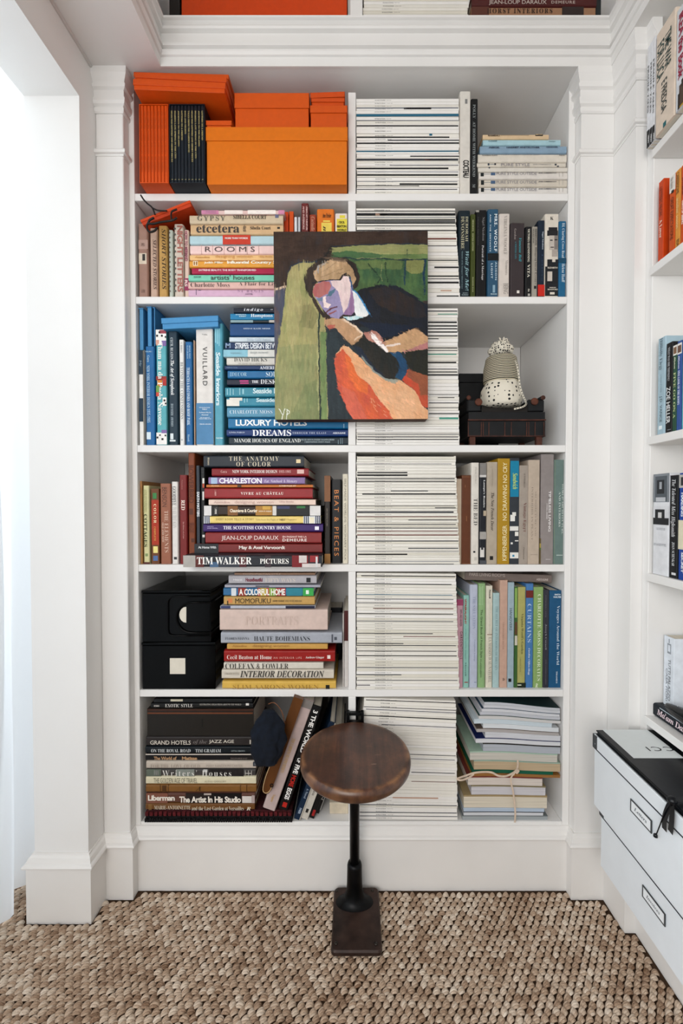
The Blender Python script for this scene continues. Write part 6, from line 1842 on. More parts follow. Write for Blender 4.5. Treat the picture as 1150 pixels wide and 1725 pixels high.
    P('#66794e', [(240, 1120), (330, 1080), (345, 1380), (120, 1380)], op=.45)
    P('#5a5f3c', [(170, 560), (300, 540), (350, 640), (300, 720), (200, 700)], op=.4)
    P('#a8a06e', [(140, 330), (200, 290), (230, 600), (160, 900), (110, 760)], op=.5)
    Ln('#25384a', [(125, 330), (150, 272), (205, 247), (335, 240)], 9)
    P('#7f915a', [(352, 740), (395, 740), (402, 1380), (356, 1380)], alt='#6a8450')
    Ln('#b0b27c', [(336, 650), (338, 800), (336, 1000), (338, 1300)], 6, .8)
    Ln('#1f3430', [(352, 600), (342, 740), (347, 900), (346, 1120), (352, 1240), (350, 1380)], 11)
    # cushion
    P('#d8a274', [(455, 960), (468, 890), (515, 842), (560, 848), (640, 925), (745, 1035), (830, 1080), (935, 1090), (1040, 1170), (1085, 1270), (1135, 1310), (1135, 1380), (590, 1380), (535, 1270), (478, 1130)], alt='#dcae84')
    P('#cf5e30', [(455, 960), (470, 895), (515, 862), (568, 925), (620, 1050), (700, 1110), (770, 1220), (850, 1310), (870, 1380), (590, 1380), (535, 1270), (478, 1130)], alt='#c4543c')
    P('#de6f28', [(530, 900), (575, 935), (625, 1060), (700, 1115), (690, 1190), (620, 1160), (560, 1060), (540, 960)], op=.8)
    P('#c9654f', [(500, 1120), (600, 1170), (700, 1380), (590, 1380), (535, 1270)], op=.7)
    rs = random.Random(4)
    for _ in range(80):
        x, y = rs.uniform(700, 1000), rs.uniform(1120, 1370)
        if y > 1100 + (x - 640) * .75:
            Ln(rs.choice(['#cf6a3c', '#e0b48c', '#c9582f']), [(x, y), (x + rs.uniform(5, 28), y + rs.uniform(8, 30))], 4, .55)
    P('#c9492a', [(940, 1085), (985, 1010), (1135, 1060), (1135, 1290), (1085, 1272), (1040, 1170)], alt='#b8502f')
    P('#6f4834', [(990, 1000), (1135, 1058), (1135, 1200), (1075, 1195), (1060, 1115), (975, 1062)], alt='#8a5638', op=.85)
    # jumper
    P('#191c22', [(600, 480), (640, 440), (780, 405), (900, 415), (1010, 470), (1080, 520), (1135, 560), (1135, 790), (1035, 700), (900, 770), (820, 810), (730, 720), (600, 700), (520, 650), (610, 600)], alt='#1b2230')
    P('#38291f', [(700, 450), (830, 415), (960, 470), (1090, 540), (1120, 640), (980, 640), (850, 590), (760, 540)], alt='#28262a', op=.75)
    P('#12233c', [(620, 670), (800, 680), (1080, 700), (900, 760), (780, 790), (700, 720)], op=.7)
    P('#191d22', [(970, 880), (1135, 855), (1135, 1060), (1000, 1015), (960, 940)], alt='#26281f')
    P('#2c2922', [(585, 835), (665, 750), (745, 815), (835, 880), (940, 890), (972, 950), (980, 1030), (930, 1090), (825, 1078), (740, 1015), (650, 920)], alt='#1f2422')
    P('#1a2a40', [(590, 835), (640, 850), (740, 990), (830, 1070), (740, 1020), (640, 920)], op=.8)
    P('#1f5674', [(850, 885), (930, 888), (972, 950), (978, 1030), (935, 1085), (890, 1070), (925, 990), (900, 930)], alt='#17466a')
    Ln('#8a9690', [(655, 925), (740, 1025), (825, 1083), (900, 1098)], 13, .85)
    P('#8f9a90', [(820, 1075), (930, 1085), (890, 1112), (840, 1100)], op=.8)
    # forearm with hand at the chin
    P('#b89470', [(385, 652), (450, 640), (530, 650), (600, 702), (662, 752), (635, 800), (582, 838), (520, 790), (465, 712), (400, 720)], alt='#a8845f')
    Ln('#dcc8b0', [(520, 650), (600, 702), (655, 752)], 14, .9)
    Ln('#dcc8b0', [(600, 800), (655, 760)], 10, .7)
    P('#b0584c', [(400, 695), (462, 690), (455, 715), (415, 722)], op=.9)
    Ln('#2a3038', [(388, 700), (430, 738), (470, 730), (540, 800), (580, 842)], 8)
    # second hand and forearm
    P('#c49e74', [(810, 812), (900, 772), (1035, 714), (1135, 785), (1135, 862), (960, 886), (840, 884)], alt='#b8946c')
    P('#a86c74', [(940, 886), (1135, 862), (1135, 818), (1050, 846)], op=.85)
    P('#a97468', [(664, 752), (728, 730), (765, 742), (800, 790), (835, 878), (745, 815), (705, 805)], alt='#c09080')
    Ln('#e6e0de', [(735, 768), (770, 815), (828, 872)], 26)
    Ln('#ddd0c8', [(828, 845), (870, 835), (925, 828)], 12, .9)
    Ln('#14161c', [(805, 812), (900, 765), (1035, 708)], 7)
    # hair
    P('#292320', [(243, 350), (262, 300), (320, 245), (430, 203), (540, 212), (612, 262), (642, 350), (622, 425), (580, 445), (565, 340), (520, 330), (490, 370), (340, 378), (305, 420), (305, 480), (352, 560), (400, 640), (372, 640), (330, 570), (280, 480), (248, 430)], alt='#40342c')
    P('#a98c66', [(308, 320), (345, 265), (440, 225), (540, 238), (592, 292), (612, 370), (585, 412), (570, 352), (540, 325), (505, 345), (490, 368), (420, 368), (335, 382), (318, 360)], alt='#c4a784')
    P('#6a5a48', [(380, 215), (470, 208), (560, 235), (540, 250), (440, 232)], op=.7)
    for x0, y0, x1, y1 in ((340, 330, 470, 250), (360, 350, 520, 290), (330, 300, 420, 245), (480, 330, 570, 300)):
        Ln('#6f5c46', [(x0, y0), (x1, y1)], 4, .6)
    Ln('#8aa0ac', [(318, 330), (350, 275), (400, 245)], 6, .7)
    # face
    P('#8f88ad', [(308, 420), (345, 385), (430, 372), (500, 374), (525, 342), (562, 345), (592, 430), (602, 600), (560, 620), (518, 618), (488, 645), (430, 636), (385, 590), (345, 530), (312, 480)], alt='#9c93b8')
    P('#dccac8', [(430, 376), (500, 376), (520, 345), (560, 345), (575, 400), (572, 480), (545, 575), (520, 612), (512, 560), (485, 450), (440, 410)], alt='#cdb4b8')
    P('#8a6892', [(575, 448), (600, 475), (602, 600), (575, 622), (520, 615), (558, 560)], alt='#9a7aa0')
    P('#b2706c', [(303, 440), (318, 402), (375, 380), (422, 382), (434, 415), (410, 468), (350, 498), (312, 484)], alt='#a85c5c')
    P('#4f7084', [(398, 488), (425, 448), (464, 430), (460, 458), (432, 482)])
    P('#5f8298', [(328, 502), (372, 496), (368, 522), (340, 520)], op=.8)
    P('#e6d6d2', [(372, 490), (396, 488), (402, 530), (432, 548), (412, 572), (384, 562)])
    Ln('#63343c', [(398, 600), (430, 575), (472, 560)], 10)
    Ln('#93504c', [(418, 612), (465, 594)], 10)
    Ln('#20202a', [(300, 395), (345, 382), (430, 370), (495, 370), (515, 335), (545, 322), (572, 345), (580, 420)], 7)
    Ln('#1f5c88', [(575, 350), (583, 430), (600, 455)], 8, .9)
    P('#e3e6e6', [(588, 450), (606, 450), (645, 505), (706, 608), (690, 632), (612, 646), (602, 600)], alt='#d2dade')
    Ln('#2c84b8', [(602, 448), (650, 505), (708, 612)], 9)
    P('#a3ced6', [(518, 634), (605, 628), (665, 642), (562, 660)], alt='#dfe6e6')
    # brushwork: short strokes that drag the colour under them
    K = S * 0 + 1
    sx_, sy_ = (X1 - X0) / W, (Y1 - Y0) / H
    ru = random.Random(11)
    for k in range(5200):
        x, y = ru.uniform(X0, X1), ru.uniform(Y0, Y1)
        face = 300 < x < 710 and 330 < y < 660
        if face:
            if ru.random() < .6:
                continue
            L, wd, an = ru.uniform(6, 16), ru.uniform(3, 5), ru.uniform(.9, 1.5)
        elif x < 410 and y > 250:
            L, wd, an = ru.uniform(18, 60), ru.uniform(4, 10), math.pi / 2 + ru.uniform(-.12, .18)
        elif y < 235:
            L, wd, an = ru.uniform(15, 55), ru.uniform(4, 9), ru.uniform(-.1, .1)
        elif y > 850 and x > 450:
            L, wd, an = ru.uniform(12, 40), ru.uniform(4, 9), .75 + ru.uniform(-.4, .4)
        elif x > 640 and y > 400:
            L, wd, an = ru.uniform(12, 45), ru.uniform(5, 10), .5 + ru.uniform(-.7, .7)
        else:
            L, wd, an = ru.uniform(10, 34), ru.uniform(4, 8), ru.choice([math.pi / 2, .3]) + ru.uniform(-.4, .4)
        dx, dy = math.cos(an) * L / 2, math.sin(an) * L / 2
        ix = int((x - X0) / sx_); iy = int((y - Y0) / sy_)
        if not (0 <= ix < W and 0 <= iy < H):
            continue
        c = img[iy, ix] * ru.uniform(.82, 1.2) * np.array([ru.uniform(.96, 1.05), 1, ru.uniform(.93, 1.06)])
        R_ = L / 2 + wd
        i0, i1 = max(0, int((x - R_ - X0) / sx_)), min(W, int((x + R_ - X0) / sx_) + 2)
        j0, j1 = max(0, int((y - R_ - Y0) / sy_)), min(H, int((y + R_ - Y0) / sy_) + 2)
        qx, qy = PX[j0:j1, i0:i1] + wx[j0:j1, i0:i1] * .5 - x, PY[j0:j1, i0:i1] + wy[j0:j1, i0:i1] * .5 - y
        t = np.clip((qx * dx + qy * dy) / (dx * dx + dy * dy), -1, 1)
        d = np.hypot(qx - t * dx, qy - t * dy)
        m = (np.clip((wd / 2 - d) / 2.0 + .4, 0, 1) * ru.uniform(.3, .75))[..., None]
        img[j0:j1, i0:i1] = img[j0:j1, i0:i1] * (1 - m) + c * m
    lum = img @ np.array([.25, .6, .15])
    img[:] = (img * .9 + lum[..., None] * .1) * np.array([1.04, 1.0, .98])
    img[:] = np.clip(img, 1e-4, 1) ** 1.10 * 1.12
    # initials
    for q in ([(55, 1293), (80, 1330)], [(100, 1290), (70, 1372)], [(118, 1300), (106, 1368)], [(112, 1296), (133, 1306), (132, 1322), (113, 1334)]):
        Ln('#e3e6dc', q, 5.5)
    img[:] = img * (1 + .05 * vnoise(430, 520)[..., None])
    img = np.clip(img, 0.002, 1)
    yf, yb = -.043, -.0022
    x0, z1 = at_y(461.3, 390, yf); x1, z0 = at_y(719.8, 706.3, yf)
    root = empty('painting', ((x0 + x1) / 2, yf, (z0 + z1) / 2), 'unframed oil painting of a woman asleep in a green armchair, hung on the bookcase', 'painting')
    root.rotation_euler = (0, -math.radians(.25), 0)
    w_, h_ = x1 - x0, z1 - z0
    relief = (vnoise(160, 60) * .5 + vnoise(60, 200) * .5) * .00025
    gx = (xx / (W - 1) - .5) * w_
    gz = (.5 - yy / (H - 1)) * h_
    V = np.stack([gx, relief - .0006, gz], -1).reshape(-1, 3)
    idx = np.arange(H * W).reshape(H, W)
    F = np.stack([idx[:-1, :-1], idx[1:, :-1], idx[1:, 1:], idx[:-1, 1:]], -1).reshape(-1, 4)
    me = bpy.data.meshes.new('painted_surface')
    me.vertices.add(len(V)); me.vertices.foreach_set('co', V.astype(np.float32).ravel())
    me.loops.add(F.size); me.loops.foreach_set('vertex_index', F.astype(np.int32).ravel())
    me.polygons.add(len(F)); me.polygons.foreach_set('loop_start', np.arange(0, F.size, 4, dtype=np.int32)); me.polygons.foreach_set('loop_total', np.full(len(F), 4, np.int32))
    ca = me.color_attributes.new('paint', 'FLOAT_COLOR', 'POINT')
    ca.data.foreach_set('color', np.concatenate([img.reshape(-1, 3), np.ones((H * W, 1))], 1).astype(np.float32).ravel())
    me.update(calc_edges=True)
    m = bpy.data.materials.new('m_oil_paint'); m.use_nodes = True
    nt = m.node_tree; b = nt.nodes['Principled BSDF']; b.inputs['Roughness'].default_value = .5; b.inputs['Specular IOR Level'].default_value = .2
    a = nt.nodes.new('ShaderNodeVertexColor'); a.layer_name = 'paint'
    nt.links.new(a.outputs['Color'], b.inputs['Base Color'])
    me.materials.append(m)
    o = bpy.data.objects.new('painted_surface', me); col.objects.link(o); o.parent = root
    mb = MB(); mb.rbox(-w_ / 2, w_ / 2, 0, yb - yf, -h_ / 2, h_ / 2, .0015, mat('#54301f', .7, .3, 40, .3)); mb.build('canvas_sides', root)


painting()

# ================================================================== STOOL
def stool():
    fx, fy = at_z(600, 1603, .022)
    _, by = at_z(595, 1491, .022)
    IR = mat('#44322b', .45, .4, 26, .35, metal=.2)
    IR2 = mat('#121315', .38, .2, 30, .1, metal=.5)
    e = empty('stool', (fx, -.06, 0.0105), 'round dark wooden industrial stool on a single black iron post', 'stool')
    def B(mb, name, root=e):
        o = mb.build(name, root)
        if root is e:
            o.location = -e.location
        return o
    x0, x1 = at_z(557, 1603, .022)[0], at_z(644, 1603, .022)[0]
    cx = (x0 + x1) / 2
    by = min(by, -.026)
    z0 = .0105
    # foot plate with rounded corners
    def rr(x0, x1, y0, y1, r, n=5):
        o = []
        for (cx_, cy_, a0) in ((x1 - r, y1 - r, 0), (x0 + r, y1 - r, 90), (x0 + r, y0 + r, 180), (x1 - r, y0 + r, 270)):
            for k in range(n + 1):
                a = math.radians(a0 + 90 * k / n)
                o.append((cx_ + r * math.cos(a), cy_ + r * math.sin(a)))
        return o
    P0 = rr(x0, x1, fy, by, .010)
    P1 = rr(x0 + .003, x1 - .003, fy + .003, by - .002, .010)
    n = len(P0)
    mb = MB()
    vs = [(x, y, z0) for x, y in P0] + [(x, y, z0 + .008) for x, y in P0] + [(x, y, z0 + .012) for x, y in P1]
    fs = [(i, (i + 1) % n, n + (i + 1) % n, n + i) for i in range(n)] + [(n + i, n + (i + 1) % n, 2 * n + (i + 1) % n, 2 * n + i) for i in range(n)] + [tuple(range(2 * n, 3 * n))]
    mb.add(vs, fs, IR)
    B(mb, 'foot_plate')
    pcx, pcy = at_y(597, 1480, -.062)[0], -.062
    ztop = at_y(597, 1462, pcy - .02)[1]
    # collar flaring into the plate
    mb = MB()
    NN = 28
    rings = []
    for z, rx, ry, oy in ((z0 + .0122, .052, .030, -.008), (z0 + .0155, .038, .027, -.005), (z0 + .024, .028, .0245, -.002), (z0 + .040, .0225, .0225, 0), (z0 + .058, .0215, .0215, 0), (ztop - .010, .0205, .0205, 0), (ztop - .003, .0185, .0185, 0), (ztop, .014, .014, 0)):
        rings.append([Vector((pcx + math.cos(2 * math.pi * k / NN) * rx, min(pcy + oy + math.sin(2 * math.pi * k / NN) * ry, by - .003), z)) for k in range(NN)])
    vs = [p for r in rings for p in r]
    fs = []
    for j in range(len(rings) - 1):
        for k in range(NN):
            fs.append((j * NN + k, j * NN + (k + 1) % NN, (j + 1) * NN + (k + 1) % NN, (j + 1) * NN + k))
    fs.append(tuple(range((len(rings) - 1) * NN, len(rings) * NN)))
    mb.add(vs, fs, IR2, True)
    B(mb, 'collar')
    for u, v in ((566, 1589), (633, 1590), (567, 1500), (627, 1500)):
        sx, sy = at_z(u, v, .023)
        mb = MB(); mb.lathe([(.0042, 0), (.0042, .0015), (.003, .0026), (.0005, .003)], mat('#4a443f', .35, .1, metal=.8), (sx, min(sy, by - .008), z0 + .012), 12)
        B(mb, 'screw')
    # seat
    yb_, R = -.026, .1385
    zb = at_y(597, 1214, yb_)[1]
    yc = yb_ - R
    zf_ = at_y(597, 1336, yc - R)[1]
    tilt = math.atan2(zb - zf_, 2 * R)
    zc = (zb + zf_) / 2
    scx = at_y(598.5, 1275, yc)[0]
    WD = mat('#452a1e', .38, .0, 8, .1)
    WD = wood_seat()
    s = bpy.data.objects.new('seat', None)
    mb = MB()
    prof = [(R * .90, -.030), (R * .965, -.029), (R * .992, -.024), (R, -.016), (R * .995, -.009), (R * .975, -.003), (R * .95, -.0005), (R * .90, 0), (R * .6, -.0015), (R * .3, -.0025), (.001, -.003)]
    mb.lathe(prof, WD, (0, 0, 0), 72)
    o = mb.build('seat', e)
    M = Matrix.Translation(Vector((scx, yc, zc)) - e.location) @ Euler((tilt, 0, 0)).to_matrix().to_4x4()
    o.matrix_local = M
    zu = zc - .031
    mb = MB(); mb.tube([(pcx, pcy, ztop - .02), (pcx, pcy, zu - .012)], .0135, IR2, 20); B(mb, 'post')
    # seat carrier below and hinge lug behind
    mb = MB(); mb.rbox(pcx - .02, pcx + .02, yc - .05, pcy + .03, zu - .016, zu - .002 - abs(math.tan(tilt)) * .03, .003, IR2); B(mb, 'seat_carrier')
    lx0, lx1 = at_y(583.5, 1200, -.012)[0], at_y(612.5, 1200, -.012)[0]
    zt = at_y(598, 1198, -.012)[1]
    zl = at_y(598, 1217, -.012)[1]
    mb = MB()
    mb.rbox(lx0, lx0 + .009, -.022, -.0035, zu - .02, zt, .0015, IR2)
    mb.rbox(lx1 - .009, lx1, -.022, -.0035, zu - .02, zt, .0015, IR2)
    mb.rbox(lx0 + .0092, lx1 - .0092, -.019, -.006, zt - .010, zt - .002, .001, IR2)
    mb.rbox(lx0 + .0092, lx1 - .0092, -.021, -.004, zu - .02, zl - .004, .001, IR2)
    mb.tube([(lx0 + .009, -.013, zl + .004), (lx1 - .009, -.013, zl + .004)], .004, mat('#3a3836', .4, .1, metal=.7), 10)
    mb.tube([((lx0 + lx1) / 2, -.021, zl + .003), ((lx0 + lx1) / 2, -.026, zl + .003)], .003, IR2, 10)
    B(mb, 'hinge_lug')
    mb = MB(); mb.rbox((lx0 + lx1) / 2 - .012, (lx0 + lx1) / 2 + .012, pcy, -.012, zu - .03, zu - .018, .002, IR2); B(mb, 'arm')


def wood_seat():
    m = bpy.data.materials.new('m_worn_wood'); m.use_nodes = True
    nt = m.node_tree; b = nt.nodes['Principled BSDF']
    b.inputs['Roughness'].default_value = .36
    b.inputs['Coat Weight'].default_value = .25; b.inputs['Coat Roughness'].default_value = .25
    tc = nt.nodes.new('ShaderNodeTexCoord')
    mp = nt.nodes.new('ShaderNodeMapping'); mp.inputs['Scale'].default_value = (45, 2.5, 40)
    nz = nt.nodes.new('ShaderNodeTexNoise'); nz.inputs['Scale'].default_value = 1; nz.inputs['Detail'].default_value = 6; nz.inputs['Roughness'].default_value = .65
    n2 = nt.nodes.new('ShaderNodeTexNoise'); n2.inputs['Scale'].default_value = 14; n2.inputs['Detail'].default_value = 5; n2.inputs['Roughness'].default_value = .7
    nt.links.new(tc.outputs['Object'], mp.inputs[0]); nt.links.new(mp.outputs[0], nz.inputs['Vector']); nt.links.new(tc.outputs['Object'], n2.inputs['Vector'])
    mu = nt.nodes.new('ShaderNodeMath'); mu.operation = 'MULTIPLY_ADD'; mu.inputs[1].default_value = .5
    nt.links.new(nz.outputs[0], mu.inputs[0])
    m2 = nt.nodes.new('ShaderNodeMath'); m2.operation = 'MULTIPLY'; m2.inputs[1].default_value = .5
    nt.links.new(n2.outputs[0], m2.inputs[0]); nt.links.new(m2.outputs[0], mu.inputs[2])
    cr = nt.nodes.new('ShaderNodeValToRGB'); el = cr.color_ramp.elements
    el[0].position = .34; el[0].color = (*lin('#24140e'), 1); el[1].position = .70; el[1].color = (*lin('#6c4029'), 1)
    q = el.new(.5); q.color = (*lin('#43261a'), 1)
    nt.links.new(mu.outputs[0], cr.inputs[0])
    # worn rim: lighter wood where the edge is rubbed (distance from the centre of the seat)
    sp = nt.nodes.new('ShaderNodeVectorMath'); sp.operation = 'MULTIPLY'; sp.inputs[1].default_value = (1, 1, 0)
    ln = nt.nodes.new('ShaderNodeVectorMath'); ln.operation = 'LENGTH'
    nt.links.new(tc.outputs['Object'], sp.inputs[0]); nt.links.new(sp.outputs[0], ln.inputs[0])
    r2 = nt.nodes.new('ShaderNodeValToRGB'); f = r2.color_ramp.elements
    f[0].position = .124; f[0].color = (0, 0, 0, 1); f[1].position = .1325; f[1].color = (.75, .75, .75, 1)
    g = f.new(.1375); g.color = (.2, .2, .2, 1)
    nt.links.new(ln.outputs['Value'], r2.inputs[0])
    n3 = nt.nodes.new('ShaderNodeTexNoise'); n3.inputs['Scale'].default_value = 26; n3.inputs['Detail'].default_value = 4
    nt.links.new(tc.outputs['Object'], n3.inputs['Vector'])
    r3 = nt.nodes.new('ShaderNodeValToRGB'); r3.color_ramp.elements[0].position = .42; r3.color_ramp.elements[1].position = .62
    nt.links.new(n3.outputs[0], r3.inputs[0])
    mm = nt.nodes.new('ShaderNodeMath'); mm.operation = 'MULTIPLY'
    nt.links.new(r2.outputs[0], mm.inputs[0]); nt.links.new(r3.outputs[0], mm.inputs[1])
    mx = nt.nodes.new('ShaderNodeMix'); mx.data_type = 'RGBA'; mx.inputs[7].default_value = (*lin('#a0714a'), 1)
    nt.links.new(mm.outputs[0], mx.inputs[0]); nt.links.new(cr.outputs[0], mx.inputs[6])
    # a few pale scratches
    mp2 = nt.nodes.new('ShaderNodeMapping'); mp2.inputs['Rotation'].default_value = (0, 0, .9); mp2.inputs['Scale'].default_value = (12, 160, 1)
    n4 = nt.nodes.new('ShaderNodeTexNoise'); n4.inputs['Scale'].default_value = 1; n4.inputs['Detail'].default_value = 2
    nt.links.new(tc.outputs['Object'], mp2.inputs[0]); nt.links.new(mp2.outputs[0], n4.inputs['Vector'])
    r4 = nt.nodes.new('ShaderNodeValToRGB'); r4.color_ramp.elements[0].position = .735; r4.color_ramp.elements[1].position = .76
    nt.links.new(n4.outputs[0], r4.inputs[0])
    m5 = nt.nodes.new('ShaderNodeMix'); m5.data_type = 'RGBA'; m5.inputs[7].default_value = (*lin('#b8937a'), 1)
    nt.links.new(r4.outputs[0], m5.inputs[0]); nt.links.new(mx.outputs[2], m5.inputs[6])
    nt.links.new(m5.outputs[2], b.inputs['Base Color'])
    bp = nt.nodes.new('ShaderNodeBump'); bp.inputs['Strength'].default_value = .25; bp.inputs['Distance'].default_value = .0015
    nt.links.new(n2.outputs[0], bp.inputs['Height']); nt.links.new(bp.outputs[0], b.inputs['Normal'])
    return m


stool()

# ================================================================== ABOVE THE CORNICE
e0 = px3(306, 15, -.01).x; e1 = px3(586, 15, -.01).x
def bigbox(x0, x1, z0, z1, c, label, d0=-.015, depth=.26):
    e = empty('storage_box', ((x0 + x1) / 2, d0 + depth / 2, z0), label, 'box')
    hw, hd = (x1 - x0) / 2, depth / 2
    m = mat(c, .5, .03, 90, .05)
    mb = MB(); mb.rbox(-hw + .001, hw - .001, -hd + .001, hd - .001, 0, z1 - z0 - .045, .001, m); mb.build('tray', e)
    mb = MB(); mb.rbox(-hw, hw, -hd, hd, z1 - z0 - .0448, z1 - z0, .001, m); mb.build('lid', e)


bigbox(e0, e1 - .002, UZ + .0005, UZ + .21, '#e0480a', 'large orange box above the cornice, near the ceiling')
bigbox(px3(288, 15, .0).x, e0 - .003, UZ + .0005, UZ + .19, '#221a18', 'narrow dark brown box left of the orange box above the cornice')
UB = []
a0 = px3(793, 10, -.02).x; a1 = px3(1001, 10, -.02).x
zz = [px3(900, v, -.02).z for v in (70, 26, 11, -14, -40)]
zz[0] = UZ + .0004
book(MAIN, a0, zz[0], a1, zz[1] - .035, -.02, .24, '#4a3a34', 'h', 'dark book hidden low above the cornice, under two red-brown ones', 'books above the cornice')
book(MAIN, a0, zz[1] - .0345, a1 + .003, zz[2], -.02, .24, '#a87c5c', 'h', 'tan photo-spined book with dark capitals above the cornice', 'books above the cornice',
     [('HORST INTERIORS', 'bw', '#3a241c', px3(820, 0, -.02).x, px3(0, 23, -.02).z, px3(930, 0, -.02).x, px3(0, 15, -.02).z)],
     [('#6a3a2c', a0 + .001, zz[1] - .03, a0 + .05, zz[2] - .001), ('#3a2a26', a1 - .09, zz[1] - .03, a1 - .03, zz[2] - .001)])
book(MAIN, a0 + .002, zz[2] + .0003, a1 + .006, zz[3], -.02, .24, '#5c1f1c', 'h', 'dark red book with thin white capitals above the cornice', 'books above the cornice',
     [('JEAN-LOUP DARAUX', 'x', '#cfc0b8', px3(823, 0, -.02).x, px3(0, 9.5, -.02).z, px3(920, 0, -.02).x, px3(0, 1, -.02).z), ('DEMEURE', 'Sw', '#b9a49c', px3(928, 0, -.02).x, px3(0, 7, -.02).z, px3(968, 0, -.02).x, px3(0, 2, -.02).z)])
book(MAIN, a1 + .008, UZ + .0004, a1 + .026, zz[3], -.01, .22, '#202a2c', 'v', 'dark upright book at the right end above the cornice', 'books above the cornice')

# ================================================================== RIGHT BOOKCASE CONTENTS
def side(u0, u1, vt, X, board, color, label, group, T=(), B=(), vref=None, depth=.15, zb=None, **k):
    """spine facing left; u0..u1 in the photo, top measured at u0"""
    du = max(0, (900 - vt) * .0078)
    u0, u1 = u0 + du, u1 + du
    T = [q[:3] + (q[3] + du, q[4], q[5] + du, q[6]) + tuple(q[7:]) for q in T]
    B = [(q[0], q[1] + du, q[2], q[3] + du, q[4]) for q in B]
    y0, zt = at_x(u0, vt, X)
    y1, _ = at_x(u1, vt, X)
    a0, a1 = max(-y0, .1424), -y1
    b0 = (board + .0004) if zb is None else zb
    g = lambda u, v: (-at_x(u, v, X)[0], at_x(u, v, X)[1])
    TT = []
    for q in T:     # (text, style, color, u0, v0(top at u0), u1, v1(bottom at u0))
        A = g(q[3], q[4]); Bq = g(q[3], q[6]); C_ = g(q[5], q[4])
        TT.append((q[0], q[1], q[2], A[0], Bq[1], C_[0], A[1]) + tuple(q[7:]))
    BB = []
    for q in B:
        A = g(q[1], q[2]); Bq = g(q[1], q[4]); C_ = g(q[3], q[2])
        BB.append((q[0], max(A[0], a0 + .0003), max(Bq[1], b0 + .0005), min(C_[0], a1 - .0003), min(A[1], zt - .0005)))
    return book(SIDE, a0, b0, a1, zt, X, depth, color, 'v', label, group, TT, BB, **k)


G1 = 'right bookcase, top shelf'
for k, (u0, u1) in enumerate(((1084, 1088.3), (1088.4, 1092.7), (1092.8, 1097.3))):
    side(u0, u1, (82, 74, 66)[k], .729, BOARD[0], '#dfe0e3', f"white paperback with black foot, {('farthest', 'middle', 'nearest')[k]} of three on the right bookcase top shelf", G1,
         [('FRAGILE TALES', 'b', '#33353a', u0 + 1.2, 112 - 6 * k, u1 - 1, 190), ('VERSO', 'S', '#e6e6e6', u0 + 1.4, 228 - 2 * k, u1 - 1, 242 - 2 * k)], [('#17181a', u0 - 1, 222 - 4 * k, u1 + 1, 262)], rnd=.15, hard=False)
side(1098.4, 1131, 62, .727, BOARD[0], '#dccbb9', 'wide cream book with thin dark hand-drawn capitals, right bookcase top shelf', G1,
     [('TIME WAR', 'x', '#1d4a48', 1114, 58, 1124.5, 118, .006), ('FOR LUCA', 'x', '#1d4a48', 1101, 80, 1112.5, 140, .006), ('E FREDGA', 'x', '#22383a', 1108, 140, 1117, 192, .004)], [('#1f6a70', 1110, 208, 1115, 217)], rnd=.08, hard=False, depth=.17)
side(1132.2, 1166, 22, .727, BOARD[0], '#d3d6da', 'white book with crimson lettering, right bookcase top shelf', G1,
     [('IKEA the Book', 'S', '#a81f44', 1137, 27, 1146.5, 135)],
     [('#5a4638', 1137, 145, 1148, 183), ('#c9a02c', 1137, 180, 1149, 198), ('#3a2f28', 1141, 134, 1144, 146), ('#3a2f28', 1135, 160, 1138, 196)], rnd=.08, hard=False, depth=.17)
G2 = 'orange paperbacks, right bookcase second shelf'
side(1104.5, 1113.5, 309, .753, BOARD[1], '#d9480f', 'orange paperback at the left end, right bookcase second shelf', G2, [('LETTERS FROM', 'x', '#7a2a0c', 1106.5, 318, 1111, 365), ('A Lover', 'b', '#f0dccb', 1106.5, 372, 1111, 402)], [('#e8d8cc', 1107, 438, 1109.5, 442)], rnd=.12, hard=False)
side(1122.3, 1126.5, 302, .768, BOARD[1], '#b8a8a4', 'grey-pink box-like book set back between orange paperbacks', G2, [], [('#8f8280', 1114, 350, 1123, 352), ('#3a2420', 1114, 405, 1123, 440)], rnd=.1, hard=False)
side(1123, 1132.5, 300, .752, BOARD[1], '#d9560f', 'orange paperback with white top third, right bookcase', G2, [('GREAT EXPECTATIONS', 'x', '#5f2408', 1125, 335, 1130, 405), ('the classic', 'b', '#a9a49c', 1125, 302, 1130, 320)], [('#e3ddd4', 1122, 300, 1133, 328), ('#26201c', 1126, 322, 1130, 327)], rnd=.12, hard=False)
side(1133.5, 1141.5, 290, .752, BOARD[1], '#e0963a', 'yellow-orange paperback, right bookcase second shelf', G2, [('CAREERSOME', 'x', '#6a3c10', 1135, 293, 1139.5, 328), ('another season', 'x', '#f0cf94', 1135, 335, 1139.5, 385), ('BSA', 'x', '#5a3410', 1135, 405, 1139.5, 416)], [], rnd=.12, hard=False)
side(1142.5, 1149, 281, .752, BOARD[1], '#d95410', 'narrow orange paperback with dark and white bands', G2, [('JOHN BERGER', 'S', '#5f1808', 1144, 300, 1147.5, 330), ('WAYS OF SEEING', 'S', '#f6e6da', 1144, 338, 1147.5, 378)], [], rnd=.12, hard=False)
side(1150, 1166, 276, .752, BOARD[1], '#dcc0a8', 'pale peach paperback nearest the viewer, right bookcase', G2, [], [], rnd=.12, hard=False)
G3 = 'blue-green paperbacks, right bookcase third shelf'
